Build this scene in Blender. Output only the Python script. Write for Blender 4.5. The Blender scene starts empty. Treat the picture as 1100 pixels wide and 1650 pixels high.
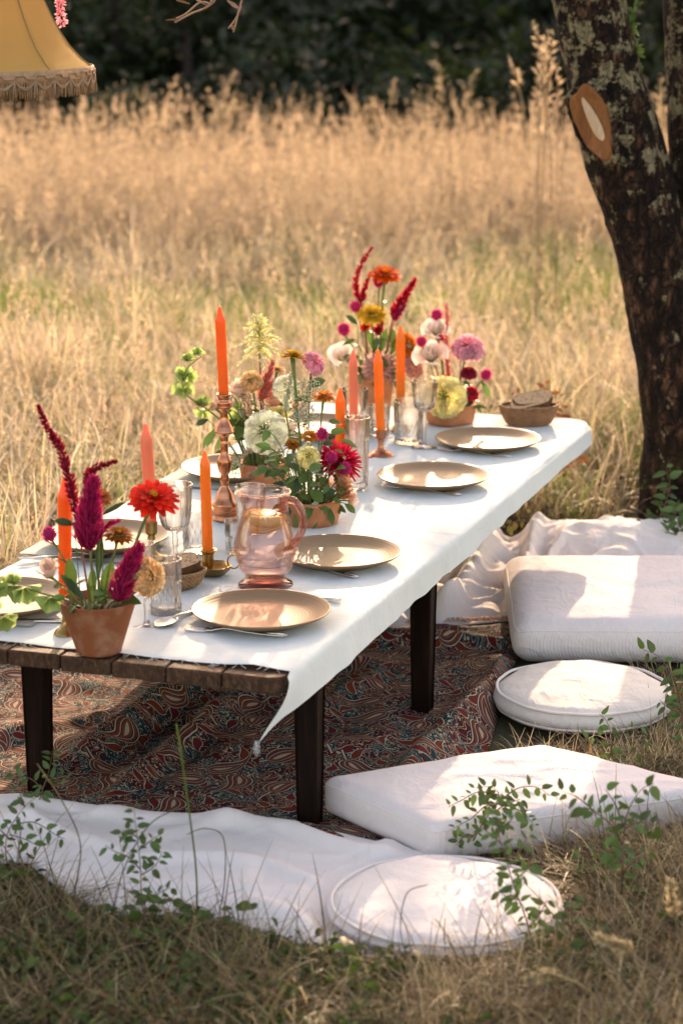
import bpy, bmesh, math, random
import numpy as np
from mathutils import Vector, Matrix, noise

random.seed(7)
rng = np.random.default_rng(7)
SC = bpy.context.scene
COL = SC.collection

# ------------------------------------------------------------------ camera
F = 3896.0
CAM_H = 1.64
PITCH = math.radians(13.9)
cam_d = bpy.data.cameras.new('camera')
cam = bpy.data.objects.new('camera', cam_d)
COL.objects.link(cam)
cam.location = (0, 0, CAM_H)
cam.rotation_euler = (math.pi / 2 - PITCH, 0, 0)
cam_d.sensor_fit = 'VERTICAL'
cam_d.sensor_height = 36.0
cam_d.lens = 85.0
cam_d.clip_end = 600
cam_d.dof.use_dof = True
cam_d.dof.focus_distance = 4.9
cam_d.dof.aperture_fstop = 3.9
cam_d.dof.aperture_blades = 9
SC.camera = cam

# ------------------------------------------------------------------ sky, sun, exposure
SUN_EL = math.radians(17.5)
SUN_AZ = math.radians(6.5)          # measured from +Y towards +X
world = bpy.data.worlds.new('World')
SC.world = world
world.use_nodes = True
wn = world.node_tree
sky = wn.nodes.new('ShaderNodeTexSky')
sky.sky_type = 'NISHITA'
sky.sun_disc = False
sky.sun_elevation = SUN_EL
sky.sun_rotation = SUN_AZ
sky.air_density = 1.0
sky.dust_density = 2.5
sky.ozone_density = 1.0
bg = wn.nodes['Background']
bg.inputs[1].default_value = 0.15
wn.links.new(sky.outputs[0], bg.inputs[0])
sun_d = bpy.data.lights.new('sun', 'SUN')
sun_d.energy = 2.0
sun_d.angle = math.radians(0.5)
sun_d.color = (1.0, 0.90, 0.76)
sun = bpy.data.objects.new('sun', sun_d)
COL.objects.link(sun)
TO_SUN = Vector((math.sin(SUN_AZ) * math.cos(SUN_EL), math.cos(SUN_AZ) * math.cos(SUN_EL), math.sin(SUN_EL)))
sun.rotation_euler = TO_SUN.to_track_quat('Z', 'Y').to_euler()
sun.location = (2, 20, 9)
SC.view_settings.view_transform = 'Standard'
SC.view_settings.look = 'None'
SC.view_settings.gamma = 1
SC.view_settings.use_curve_mapping = False
SC.view_settings.exposure = 2.0
SC.view_settings.use_white_balance = True
SC.view_settings.white_balance_temperature = 9700
SC.view_settings.white_balance_tint = 24
SC.render.engine = 'CYCLES'
SC.cycles.use_denoising = True
SC.cycles.max_bounces = 10
SC.cycles.transparent_max_bounces = 24
SC.cycles.transmission_bounces = 10
SC.cycles.sample_clamp_indirect = 6
SC.cycles.caustics_reflective = False
SC.cycles.caustics_refractive = False

# ------------------------------------------------------------------ places
def ray(px, py):
    a = (px - 550) / F
    b = (825 - py) / F
    return Vector((a, math.cos(PITCH) + b * math.sin(PITCH), -math.sin(PITCH) + b * math.cos(PITCH)))

def at(px, py, z=0.0):
    d = ray(px, py)
    return Vector((0, 0, CAM_H)) + d * ((z - CAM_H) / d.z)

def atd(px, py, Y):
    d = ray(px, py)
    return Vector((0, 0, CAM_H)) + d * (Y / d.y)

def mpp(Y):                      # metres per photo pixel at world depth Y
    return (Y * math.cos(PITCH) + 0.3) / F

OX, OY = -0.132, 3.999
UX, UY = 0.331, 0.9436
def tp(u, v, z=0.0):             # table frame: u along the table, v across it
    return Vector((OX + UX * u - UY * v, OY + UY * u + UX * v, z))
TABLE_Z = 0.355
CL = 0.3595                      # top of the cloth
TROT = math.atan2(UY, UX)        # heading of u

# ------------------------------------------------------------------ mesh builder
WO = {}
class MB:
    def __init__(s):
        s.v, s.f, s.c = [], [], []
        s.cur = (0.5, 0.5)
    def vert(s, p, t=None):
        s.v.append((p[0], p[1], p[2]))
        s.c.append((s.cur[0] if t is None else t, s.cur[1]))
        return len(s.v) - 1
    def tube(s, path, radii, n=6, cap=True, t=None):
        path = [Vector(p) for p in path]
        if not hasattr(radii, '__len__'):
            radii = [radii] * len(path)
        up = None
        prev = None
        for i, p in enumerate(path):
            a = path[max(0, i - 1)]; b = path[min(len(path) - 1, i + 1)]
            d = (b - a)
            if d.length < 1e-9: d = Vector((0, 0, 1))
            d.normalize()
            if up is None:
                up = d.orthogonal().normalized()
            else:
                up = (up - d * up.dot(d))
                if up.length < 1e-6: up = d.orthogonal()
                up.normalize()
            sd = d.cross(up)
            ring = []
            for k in range(n):
                an = 2 * math.pi * k / n
                ring.append(s.vert(p + (up * math.cos(an) + sd * math.sin(an)) * radii[i], i / max(1, len(path) - 1) if t is None else t))
            if prev:
                for k in range(n):
                    s.f.append((prev[k], prev[(k + 1) % n], ring[(k + 1) % n], ring[k]))
            elif cap:
                s.f.append(tuple(reversed(ring)))
            prev = ring
        if cap: s.f.append(tuple(prev))
    def lathe(s, prof, n=32, M=None, mod=None, closed=False):
        M = M or Matrix()
        rings = []
        for (r, z) in prof:
            if r < 1e-6:
                rings.append([s.vert(M @ Vector((0, 0, z)))] )
            else:
                rg = []
                for k in range(n):
                    a = 2 * math.pi * k / n
                    rr = mod(a, z, r) if mod else r
                    rg.append(s.vert(M @ Vector((rr * math.cos(a), rr * math.sin(a), z))))
                rings.append(rg)
        if closed: rings.append(rings[0])
        for A, B in zip(rings[:-1], rings[1:]):
            for k in range(n):
                k2 = (k + 1) % n
                if len(A) == 1 and len(B) == 1: continue
                if len(A) == 1: s.f.append((A[0], B[k2], B[k]))
                elif len(B) == 1: s.f.append((A[k], A[k2], B[0]))
                else: s.f.append((A[k], A[k2], B[k2], B[k]))
    def petal(s, M, L, W, curl=0.0, cup=0.0, seg=3, tip=0.35, base=0.35):
        s.cur = (0.5, random.random())
        rows = []
        for i in range(seg + 1):
            q = i / seg
            w = W * (base + (1 - base) * math.sin(min(1, q / 0.62) * math.pi / 2)) if q <= 0.62 else W * (tip + (1 - tip) * math.cos((q - 0.62) / 0.38 * math.pi / 2))
            y = L * q
            z = curl * L * q * q
            rows.append([s.vert(M @ Vector((-w / 2, y, z + cup * w)), q), s.vert(M @ Vector((0, y, z)), q), s.vert(M @ Vector((w / 2, y, z + cup * w)), q)])
        for A, B in zip(rows[:-1], rows[1:]):
            s.f.append((A[0], A[1], B[1], B[0])); s.f.append((A[1], A[2], B[2], B[1]))
    def blob(s, c, r, n=6, m=4, sc=(1, 1, 1)):
        c = Vector(c)
        rings = []
        top = s.vert(c + Vector((0, 0, r * sc[2]))); bot = None
        for i in range(1, m):
            th = math.pi * i / m
            rings.append([s.vert(c + Vector((r * sc[0] * math.sin(th) * math.cos(2 * math.pi * k / n), r * sc[1] * math.sin(th) * math.sin(2 * math.pi * k / n), r * sc[2] * math.cos(th)))) for k in range(n)])
        bot = s.vert(c - Vector((0, 0, r * sc[2])))
        for k in range(n):
            s.f.append((top, rings[0][k], rings[0][(k + 1) % n]))
            s.f.append((bot, rings[-1][(k + 1) % n], rings[-1][k]))
        for A, B in zip(rings[:-1], rings[1:]):
            for k in range(n):
                s.f.append((A[k], B[k], B[(k + 1) % n], A[(k + 1) % n]))
    def quad(s, a, b, c, d):
        s.f.append(tuple(s.vert(p) for p in (a, b, c, d)))
    def box(s, M, sx, sy, sz):
        ids = [s.vert(M @ Vector((x * sx / 2, y * sy / 2, z * sz / 2))) for x in (-1, 1) for y in (-1, 1) for z in (-1, 1)]
        for q in ((0, 1, 3, 2), (4, 6, 7, 5), (0, 4, 5, 1), (2, 3, 7, 6), (0, 2, 6, 4), (1, 5, 7, 3)):
            s.f.append(tuple(ids[i] for i in q))
    def mesh(s, name, mat, smooth=True, off=(0, 0, 0)):
        me = bpy.data.meshes.new(name)
        V = np.array(s.v, dtype=float) - np.array(off, dtype=float)
        me.from_pydata(V.tolist(), [], s.f)
        me.materials.append(mat)
        at_ = me.color_attributes.new('Col', 'FLOAT_COLOR', 'POINT')
        c = np.ones((len(s.v), 4), dtype=np.float32)
        c[:, :2] = np.array(s.c, dtype=np.float32).reshape(-1, 2)
        at_.data.foreach_set('color', c.ravel())
        if smooth:
            me.polygons.foreach_set('use_smooth', [True] * len(me.polygons))
        me.update()
        return me
    def build(s, name, mat, parent=None, origin=None, smooth=True):
        org = Vector(WO[parent.name]) if parent else Vector(origin if origin is not None else (0, 0, 0))
        me = s.mesh(name, mat, smooth, org)
        o = bpy.data.objects.new(name, me)
        COL.objects.link(o)
        if parent: o.parent = parent
        else: o.location = org
        WO[o.name] = tuple(org)
        return o

def thing(name, label, cat, loc, group=None):
    o = bpy.data.objects.new(name, None)
    o.empty_display_size = 0.05
    COL.objects.link(o)
    o.location = loc
    WO[o.name] = tuple(loc)
    return tag(o, label, cat, group)

def tag(o, label, cat, group=None):
    o['label'] = label; o['category'] = cat
    if group: o['group'] = group
    return o

def copy_tree(o, loc, rz=None, label=None, group=None, scale=None):
    c = o.copy(); COL.objects.link(c); c.location = loc
    if rz is not None: c.rotation_euler = (c.rotation_euler[0], c.rotation_euler[1], rz)
    if scale is not None: c.scale = (scale, scale, scale) if not hasattr(scale, '__len__') else scale
    if label: c['label'] = label
    if group: c['group'] = group
    for ch in o.children:
        d = ch.copy(); COL.objects.link(d); d.parent = c
        for g in ch.children:
            e = g.copy(); COL.objects.link(e); e.parent = d
    return c

def frame(pos, zdir, spin=0.0):
    z = Vector(zdir).normalized()
    x = z.orthogonal().normalized()
    if abs(z.z) < 0.999:
        x = Vector((0, 0, 1)).cross(z).normalized()
    y = z.cross(x)
    M = Matrix((x, y, z)).transposed().to_4x4()
    M.translation = Vector(pos)
    return M @ Matrix.Rotation(spin, 4, 'Z')

def bez(p0, p1, p2, n=10):
    return [p0 * (1 - t) ** 2 + p1 * 2 * t * (1 - t) + p2 * t * t for t in [i / n for i in range(n + 1)]]

def smooth_path(pts, n=6):      # Catmull-Rom
    P = [Vector(p) for p in pts]
    P = [P[0] * 2 - P[1]] + P + [P[-1] * 2 - P[-2]]
    out = []
    for i in range(1, len(P) - 2):
        for k in range(n):
            t = k / n
            a, b, c, d = P[i - 1], P[i], P[i + 1], P[i + 2]
            out.append(0.5 * ((2 * b) + (c - a) * t + (2 * a - 5 * b + 4 * c - d) * t * t + (-a + 3 * b - 3 * c + d) * t ** 3))
    out.append(P[-2])
    return out

# ------------------------------------------------------------------ materials
class NT:
    def __init__(s, name):
        s.m = bpy.data.materials.new(name); s.m.use_nodes = True
        s.t = s.m.node_tree; s.N = s.t.nodes; s.L = s.t.links
        s.p = s.N['Principled BSDF']; s.out = s.N['Material Output']
    def n(s, typ, **kw):
        x = s.N.new(typ)
        for k, v in kw.items(): setattr(x, k, v)
        return x
    def link(s, a, b): s.L.new(a, b)
    def math(s, op, a, b=None, c=None):
        x = s.n('ShaderNodeMath', operation=op)
        for i, q in enumerate((a, b, c)):
            if q is None: continue
            if isinstance(q, (int, float)): x.inputs[i].default_value = q
            else: s.link(q, x.inputs[i])
        return x.outputs[0]
    def mix(s, fac, a, b):
        x = s.n('ShaderNodeMix', data_type='RGBA')
        for sock, q in ((x.inputs[0], fac), (x.inputs[6], a), (x.inputs[7], b)):
            if isinstance(q, (int, float)): sock.default_value = q
            elif isinstance(q, tuple): sock.default_value = (*q[:3], 1)
            else: s.link(q, sock)
        return x.outputs[2]
    def coord(s, kind='Object'):
        return s.n('ShaderNodeTexCoord').outputs[kind]
    def noise(s, vec, scale, detail=4, rough=0.55, dist=0.0):
        x = s.n('ShaderNodeTexNoise'); x.inputs['Scale'].default_value = scale
        x.inputs['Detail'].default_value = detail; x.inputs['Roughness'].default_value = rough
        x.inputs['Distortion'].default_value = dist
        s.link(vec, x.inputs['Vector']); return x.outputs['Fac']
    def ramp(s, fac, stops):
        x = s.n('ShaderNodeValToRGB'); e = x.color_ramp.elements
        while len(e) < len(stops): e.new(0.5)
        for el, (p, c) in zip(e, stops):
            el.position = p; el.color = (*c, 1) if hasattr(c, '__len__') else (c, c, c, 1)
        s.link(fac, x.inputs[0]); return x.outputs[0]
    def mapping(s, vec, scale=(1, 1, 1), rot=(0, 0, 0)):
        x = s.n('ShaderNodeMapping'); x.inputs['Scale'].default_value = scale; x.inputs['Rotation'].default_value = rot
        s.link(vec, x.inputs['Vector']); return x.outputs[0]
    def bump(s, h, strength=0.3, dist=0.002, prev=None):
        x = s.n('ShaderNodeBump'); x.inputs['Strength'].default_value = strength; x.inputs['Distance'].default_value = dist
        s.link(h, x.inputs['Height'])
        if prev is not None: s.link(prev, x.inputs['Normal'])
        return x.outputs[0]
    def set(s, key, v):
        i = s.p.inputs[key]
        if isinstance(v, (int, float)): i.default_value = v
        elif isinstance(v, tuple): i.default_value = (*v[:3], 1)
        else: s.link(v, i)
    def translucent(s, col, fac):
        tr = s.n('ShaderNodeBsdfTranslucent'); mx = s.n('ShaderNodeMixShader'); mx.inputs[0].default_value = fac
        if isinstance(col, tuple): tr.inputs[0].default_value = (*col[:3], 1)
        else: s.link(col, tr.inputs[0])
        s.link(s.p.outputs[0], mx.inputs[1]); s.link(tr.outputs[0], mx.inputs[2]); s.link(mx.outputs[0], s.out.inputs[0])
        return mx

def M_plain(name, c1, c2=None, scale=20, rough=0.6, metal=0.0, bump=0.0, bscale=None, bdist=0.001, detail=5, lo=0.35, hi=0.65, trans=0.0, spec=0.5):
    k = NT(name); vec = k.coord()
    c = k.mix(k.ramp(k.noise(vec, scale, detail), [(lo, 0.0), (hi, 1.0)]), c1, c2 or c1)
    k.set('Base Color', c); k.set('Roughness', rough); k.set('Metallic', metal); k.set('Specular IOR Level', spec)
    if bump: k.set('Normal', k.bump(k.noise(vec, bscale or scale * 4, 4), bump, bdist))
    if trans: k.translucent(c, trans)
    return k.m

def M_petal(name, c_in, c_out, trans=0.35, rough=0.6, vary=0.35):
    k = NT(name)
    a = k.n('ShaderNodeVertexColor', layer_name='Col'); sp = k.n('ShaderNodeSeparateColor'); k.link(a.outputs[0], sp.inputs[0])
    c = k.mix(sp.outputs[0], c_in, c_out)
    v = k.math('MULTIPLY_ADD', sp.outputs[1], vary * 2, 1 - vary)
    h = k.n('ShaderNodeHueSaturation'); k.link(c, h.inputs['Color']); k.link(v, h.inputs['Value'])
    k.set('Base Color', h.outputs[0]); k.set('Roughness', rough); k.set('Specular IOR Level', 0.25)
    k.translucent(h.outputs[0], trans)
    return k.m

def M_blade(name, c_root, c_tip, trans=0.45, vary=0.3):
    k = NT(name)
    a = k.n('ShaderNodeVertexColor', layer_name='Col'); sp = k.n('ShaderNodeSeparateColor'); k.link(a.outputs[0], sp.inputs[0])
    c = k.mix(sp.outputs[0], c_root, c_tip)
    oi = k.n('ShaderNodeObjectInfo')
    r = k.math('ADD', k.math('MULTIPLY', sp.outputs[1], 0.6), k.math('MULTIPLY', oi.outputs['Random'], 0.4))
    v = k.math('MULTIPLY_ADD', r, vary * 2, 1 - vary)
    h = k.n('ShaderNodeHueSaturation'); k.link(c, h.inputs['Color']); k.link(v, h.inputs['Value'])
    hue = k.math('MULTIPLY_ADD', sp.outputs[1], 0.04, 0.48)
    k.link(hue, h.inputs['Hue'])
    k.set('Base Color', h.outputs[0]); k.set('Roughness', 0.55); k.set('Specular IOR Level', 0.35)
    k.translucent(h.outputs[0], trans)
    return k.m

def M_glass(name, tint=(1, 1, 1), thin=0.62, gloss=0.5, rough=0.0, body=(1, 1, 1)):
    # thin-walled glass: clear pass-through, a little true refraction, Fresnel gloss
    k = NT(name)
    tr = k.n('ShaderNodeBsdfTransparent'); tr.inputs[0].default_value = (*tint, 1)
    gl = k.n('ShaderNodeBsdfGlass'); gl.inputs['Color'].default_value = (*body, 1); gl.inputs['IOR'].default_value = 1.45; gl.inputs['Roughness'].default_value = rough
    go = k.n('ShaderNodeBsdfGlossy'); go.inputs['Roughness'].default_value = 0.03
    fr = k.n('ShaderNodeFresnel'); fr.inputs[0].default_value = 1.5
    m1 = k.n('ShaderNodeMixShader'); m1.inputs[0].default_value = 1 - thin
    k.link(tr.outputs[0], m1.inputs[1]); k.link(gl.outputs[0], m1.inputs[2])
    m2 = k.n('ShaderNodeMixShader'); k.link(k.math('MULTIPLY', fr.outputs[0], gloss), m2.inputs[0])
    k.link(m1.outputs[0], m2.inputs[1]); k.link(go.outputs[0], m2.inputs[2])
    k.link(m2.outputs[0], k.out.inputs[0])
    return k.m

def M_fabric(name, col, col2, weave=900, wave=0.0, trans=0.12, wr=0.25, ribs=None, rot=0.0):
    k = NT(name); vec = k.coord()
    c = k.mix(k.ramp(k.noise(vec, 6, 5), [(0.3, 0.0), (0.7, 1.0)]), col, col2)
    k.set('Base Color', c); k.set('Roughness', 0.9); k.set('Specular IOR Level', 0.15)
    k.set('Sheen Weight', 0.15)
    b = k.bump(k.noise(vec, weave, 2), 0.25, 0.0006)
    b = k.bump(k.noise(vec, 14, 5, 0.6, 0.6), wr, 0.006, b)
    cr = k.ramp(k.math('ABSOLUTE', k.math('SUBTRACT', k.noise(vec, 7, 2, 0.5, 0.8), 0.5)), [(0.0, 1.0), (0.09, 0.0)])
    cr2 = k.ramp(k.math('ABSOLUTE', k.math('SUBTRACT', k.noise(k.mapping(vec, (1.6, 0.7, 1), (0, 0, 0.7)), 13, 2, 0.5, 0.6), 0.5)), [(0.0, 0.6), (0.08, 0.0)])
    b = k.bump(k.math('ADD', cr, cr2), min(1.0, wr * 0.5), 0.003, b)
    if ribs:
        w = k.n('ShaderNodeTexWave'); w.inputs['Scale'].default_value = ribs; w.inputs['Distortion'].default_value = 0.4
        k.link(k.mapping(vec, (1, 1, 0), (0, 0, rot)), w.inputs['Vector'])
        b = k.bump(w.outputs[1], 0.38, 0.0016, b)
    k.set('Normal', b)
    k.translucent(c, trans)
    return k.m

MAT = {}
MAT['cloth'] = M_fabric('linen_cloth', (0.68, 0.765, 0.765), (0.64, 0.725, 0.73), trans=0.10, wr=0.35)
MAT['sheet'] = M_fabric('white_sheet', (0.87, 0.805, 0.775), (0.83, 0.765, 0.74), trans=0.10, wr=0.75)
MAT['pillow'] = M_fabric('ribbed_cotton', (0.77, 0.71, 0.705), (0.73, 0.665, 0.665), trans=0.05, wr=0.7, ribs=62, rot=0.9)
MAT['cushion'] = M_fabric('canvas_cushion', (0.74, 0.69, 0.64), (0.68, 0.63, 0.585), trans=0.05, wr=0.8)
MAT['cushion_pink'] = M_fabric('pale_canvas', (0.77, 0.72, 0.71), (0.73, 0.68, 0.675), trans=0.05, wr=0.6)
MAT['piping'] = M_fabric('piping_cotton', (0.76, 0.71, 0.68), (0.70, 0.65, 0.63), trans=0.0)
MAT['napkin'] = M_fabric('sage_napkin', (0.52, 0.54, 0.47), (0.46, 0.48, 0.42), trans=0.05)
MAT['terracotta'] = M_plain('terracotta', (0.44, 0.14, 0.055), (0.52, 0.21, 0.10), 30, 0.85, bump=0.25, bscale=180)
MAT['old_terracotta'] = M_plain('weathered_terracotta', (0.27, 0.075, 0.026), (0.42, 0.21, 0.13), 24, 0.9, bump=0.4, bscale=120, lo=0.46, hi=0.78)
MAT['soil'] = M_plain('potting_soil', (0.02, 0.016, 0.01), (0.035, 0.03, 0.018), 80, 0.95, spec=0.1)
MAT['brass'] = M_plain('brass', (0.46, 0.28, 0.10), (0.33, 0.19, 0.07), 30, 0.3, 1.0, bump=0.05)
MAT['copper'] = M_plain('copper', (0.62, 0.26, 0.15), (0.45, 0.16, 0.08), 40, 0.24, 1.0, bump=0.05)
MAT['silver'] = M_plain('silver_cutlery', (0.72, 0.70, 0.66), (0.60, 0.57, 0.52), 40, 0.22, 1.0)
MAT['stem'] = M_plain('green_stem', (0.17, 0.24, 0.06), (0.11, 0.17, 0.05), 60, 0.55, trans=0.15)
MAT['dark_stem'] = M_plain('dark_stem', (0.08, 0.04, 0.035), (0.10, 0.09, 0.04), 60, 0.6)
MAT['red_stem'] = M_plain('red_stem', (0.42, 0.09, 0.07), (0.30, 0.12, 0.06), 60, 0.55)
MAT['leaf'] = M_petal('flower_leaf', (0.07, 0.14, 0.035), (0.12, 0.21, 0.05), 0.35, 0.45)
MAT['dark_leaf'] = M_petal('dark_flower_leaf', (0.025, 0.06, 0.03), (0.05, 0.095, 0.04), 0.25, 0.45)
MAT['bells'] = M_petal('green_bells', (0.20, 0.30, 0.08), (0.38, 0.50, 0.18), 0.45, 0.5)
MAT['wick'] = M_plain('wick', (0.62, 0.58, 0.50), rough=0.9)

def M_wax(name, c):
    k = NT(name)
    vec = k.coord()
    cc = k.mix(k.noise(vec, 25, 3), c, tuple(x * 0.88 for x in c))
    k.set('Base Color', cc); k.set('Roughness', 0.42)
    k.set('Subsurface Weight', 0.75); k.p.inputs['Subsurface Radius'].default_value = (0.05, 0.014, 0.004)
    k.set('Subsurface Scale', 1.0)
    return k.m
MAT['wax_orange'] = M_wax('orange_wax', (0.82, 0.20, 0.012))
MAT['wax_deep'] = M_wax('deep_orange_wax', (0.80, 0.14, 0.012))
MAT['wax_coral'] = M_wax('coral_wax', (0.66, 0.21, 0.115))

# ------------------------------------------------------------------ ground
def M_ground():
    k = NT('meadow_soil'); vec = k.coord()
    n1 = k.noise(vec, 1.3, 6); n2 = k.noise(vec, 40, 6, 0.7)
    c = k.mix(k.ramp(n2, [(0.3, 0.0), (0.7, 1.0)]), (0.022, 0.017, 0.009), (0.07, 0.05, 0.025))
    c = k.mix(k.ramp(n1, [(0.4, 0.0), (0.65, 0.6)]), c, (0.10, 0.105, 0.035))
    k.set('Base Color', c); k.set('Roughness', 0.95)
    k.set('Normal', k.bump(n2, 0.8, 0.02))
    return k.m
g = MB()
g.quad((-300, -60, 0), (300, -60, 0), (300, 500, 0), (-300, 500, 0))
o = g.build('ground', M_ground()); o['kind'] = 'structure'

# ------------------------------------------------------------------ table
def M_wood(name, c1, c2, c3, stretch, rot=0.0, rough=0.65, bump=0.5):
    k = NT(name); vec = k.mapping(k.coord(), (1, 1, 1), (0, 0, rot))
    g1 = k.noise(k.mapping(vec, stretch), 1.0, 8, 0.65, 0.8)
    g2 = k.noise(k.mapping(vec, tuple(x * 4 for x in stretch)), 1.0, 6, 0.7)
    c = k.ramp(g1, [(0.3, c1), (0.55, c2), (0.8, c3)])
    c = k.mix(k.ramp(g2, [(0.35, 0.55), (0.55, 0.0)]), c, c1)
    k.set('Base Color', c); k.set('Roughness', rough); k.set('Specular IOR Level', 0.22 if c3[0] > 0.1 else 0.10)
    k.set('Normal', k.bump(g2, bump, 0.003))
    return k.m
MAT['plank'] = M_wood('worn_plank', (0.024, 0.010, 0.006), (0.095, 0.044, 0.024), (0.25, 0.14, 0.082), (4, 110, 60), -TROT, 0.6, 0.7)
MAT['plank_edge'] = MAT['plank']
MAT['leg'] = M_wood('dark_leg', (0.004, 0.0016, 0.001), (0.011, 0.004, 0.0022), (0.045, 0.016, 0.008), (60, 60, 5), 0, 0.55, 0.3)

table = thing('low_table', 'low rustic table of dark worn planks under the pale linen cloth', 'table', tp(1.1, 0.36, 0))
V0, V1, U1 = -0.032, 0.745, 2.315
def plank(v0, v1, u0, u1, rr0, rr1, tilt):
    mb = MB(); th = 0.029
    def outline(inset):
        pts = []
        n = 6
        def corner(cu, cv, r, a0):
            for i in range(n + 1):
                a = a0 + math.pi / 2 * i / n
                pts.append((cu + (r - inset) * math.cos(a), cv + (r - inset) * math.sin(a)))
        corner(u0 + rr0, v0 + rr0, rr0, math.pi); rf = 0.085 if rr0 > 0.02 else 0.006
        corner(u1 - rf, v0 + rf, rf, -math.pi / 2)
        corner(u1 - 0.006, v1 - 0.006, 0.006, 0); corner(u0 + rr1, v1 - rr1, rr1, math.pi / 2)
        return pts
    loops = []
    for z, ins in ((TABLE_Z - th, 0.002), (TABLE_Z - th + 0.003, 0), (TABLE_Z - 0.004, 0), (TABLE_Z - 0.001, 0.0015), (TABLE_Z, 0.0035)):
        loops.append([mb.vert(tp(u, v, z + tilt * (v - (v0 + v1) / 2))) for u, v in outline(ins)])
    for A, B in zip(loops[:-1], loops[1:]):
        for i in range(len(A)):
            j = (i + 1) % len(A)
            mb.f.append((A[i], A[j], B[j], B[i]))
    mb.f.append(tuple(loops[-1])); mb.f.append(tuple(reversed(loops[0])))
    return mb
edges = [V0, 0.082, 0.187, 0.292, 0.393, 0.497, 0.602, V1]
for i, (a, b) in enumerate(zip(edges[:-1], edges[1:])):
    plank(a + 0.0013, b - 0.0013, random.uniform(-0.004, 0.004), U1 + random.uniform(-0.004, 0.004), 0.03 if i == 0 else 0.004, 0.03 if i == 6 else 0.004, random.uniform(-0.015, 0.015)).build('plank', MAT['plank'], table, smooth=False)
def leg(u, v, top=TABLE_Z - 0.035):
    mb = MB()
    c = tp(u, v, 0)
    R = Matrix.Rotation(TROT, 4, 'Z')
    loops = []
    for z, w in ((0.004, 0.018), (0.012, 0.0195), (top, 0.0240)):
        ids = []
        for sx, sy in ((-1, -1), (1, -1), (1, 1), (-1, 1)):
            for dx, dy in ((0.003, 0), (0, 0.003)) if sx * sy > 0 else ((0, 0.003), (0.003, 0)):
                ids.append(mb.vert(c + R @ Vector((sx * (w - dx), sy * (w - dy), z))))
        loops.append(ids)
    for A, B in zip(loops[:-1], loops[1:]):
        for i in range(8):
            mb.f.append((A[i], A[(i + 1) % 8], B[(i + 1) % 8], B[i]))
    mb.f.append(tuple(reversed(loops[0]))); mb.f.append(tuple(loops[-1]))
    mb.build('leg', MAT['leg'], table, smooth=False)
for u, v in ((0.214, -0.003), (0.905, -0.003), (0.21, 0.545), (0.905, 0.60), (1.75, 0.42), (2.1, 0.42)):
    leg(u, v)
def rail(u0, v0, u1, v1, z=TABLE_Z - 0.058):
    mb = MB(); a, b = tp(u0, v0, z), tp(u1, v1, z)
    d = b - a
    M = Matrix.Translation((a + b) / 2) @ Matrix.Rotation(math.atan2(d.y, d.x), 4, 'Z')
    mb.box(M, d.length, 0.022, 0.045)
    mb.build('rail', MAT['leg'], table, smooth=False)
rail(0.214, 0.03, 0.214, 0.51); rail(0.905, 0.03, 0.905, 0.57); rail(0.25, 0.56, 0.87, 0.58); rail(0.95, 0.45, 2.2, 0.42)

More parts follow.
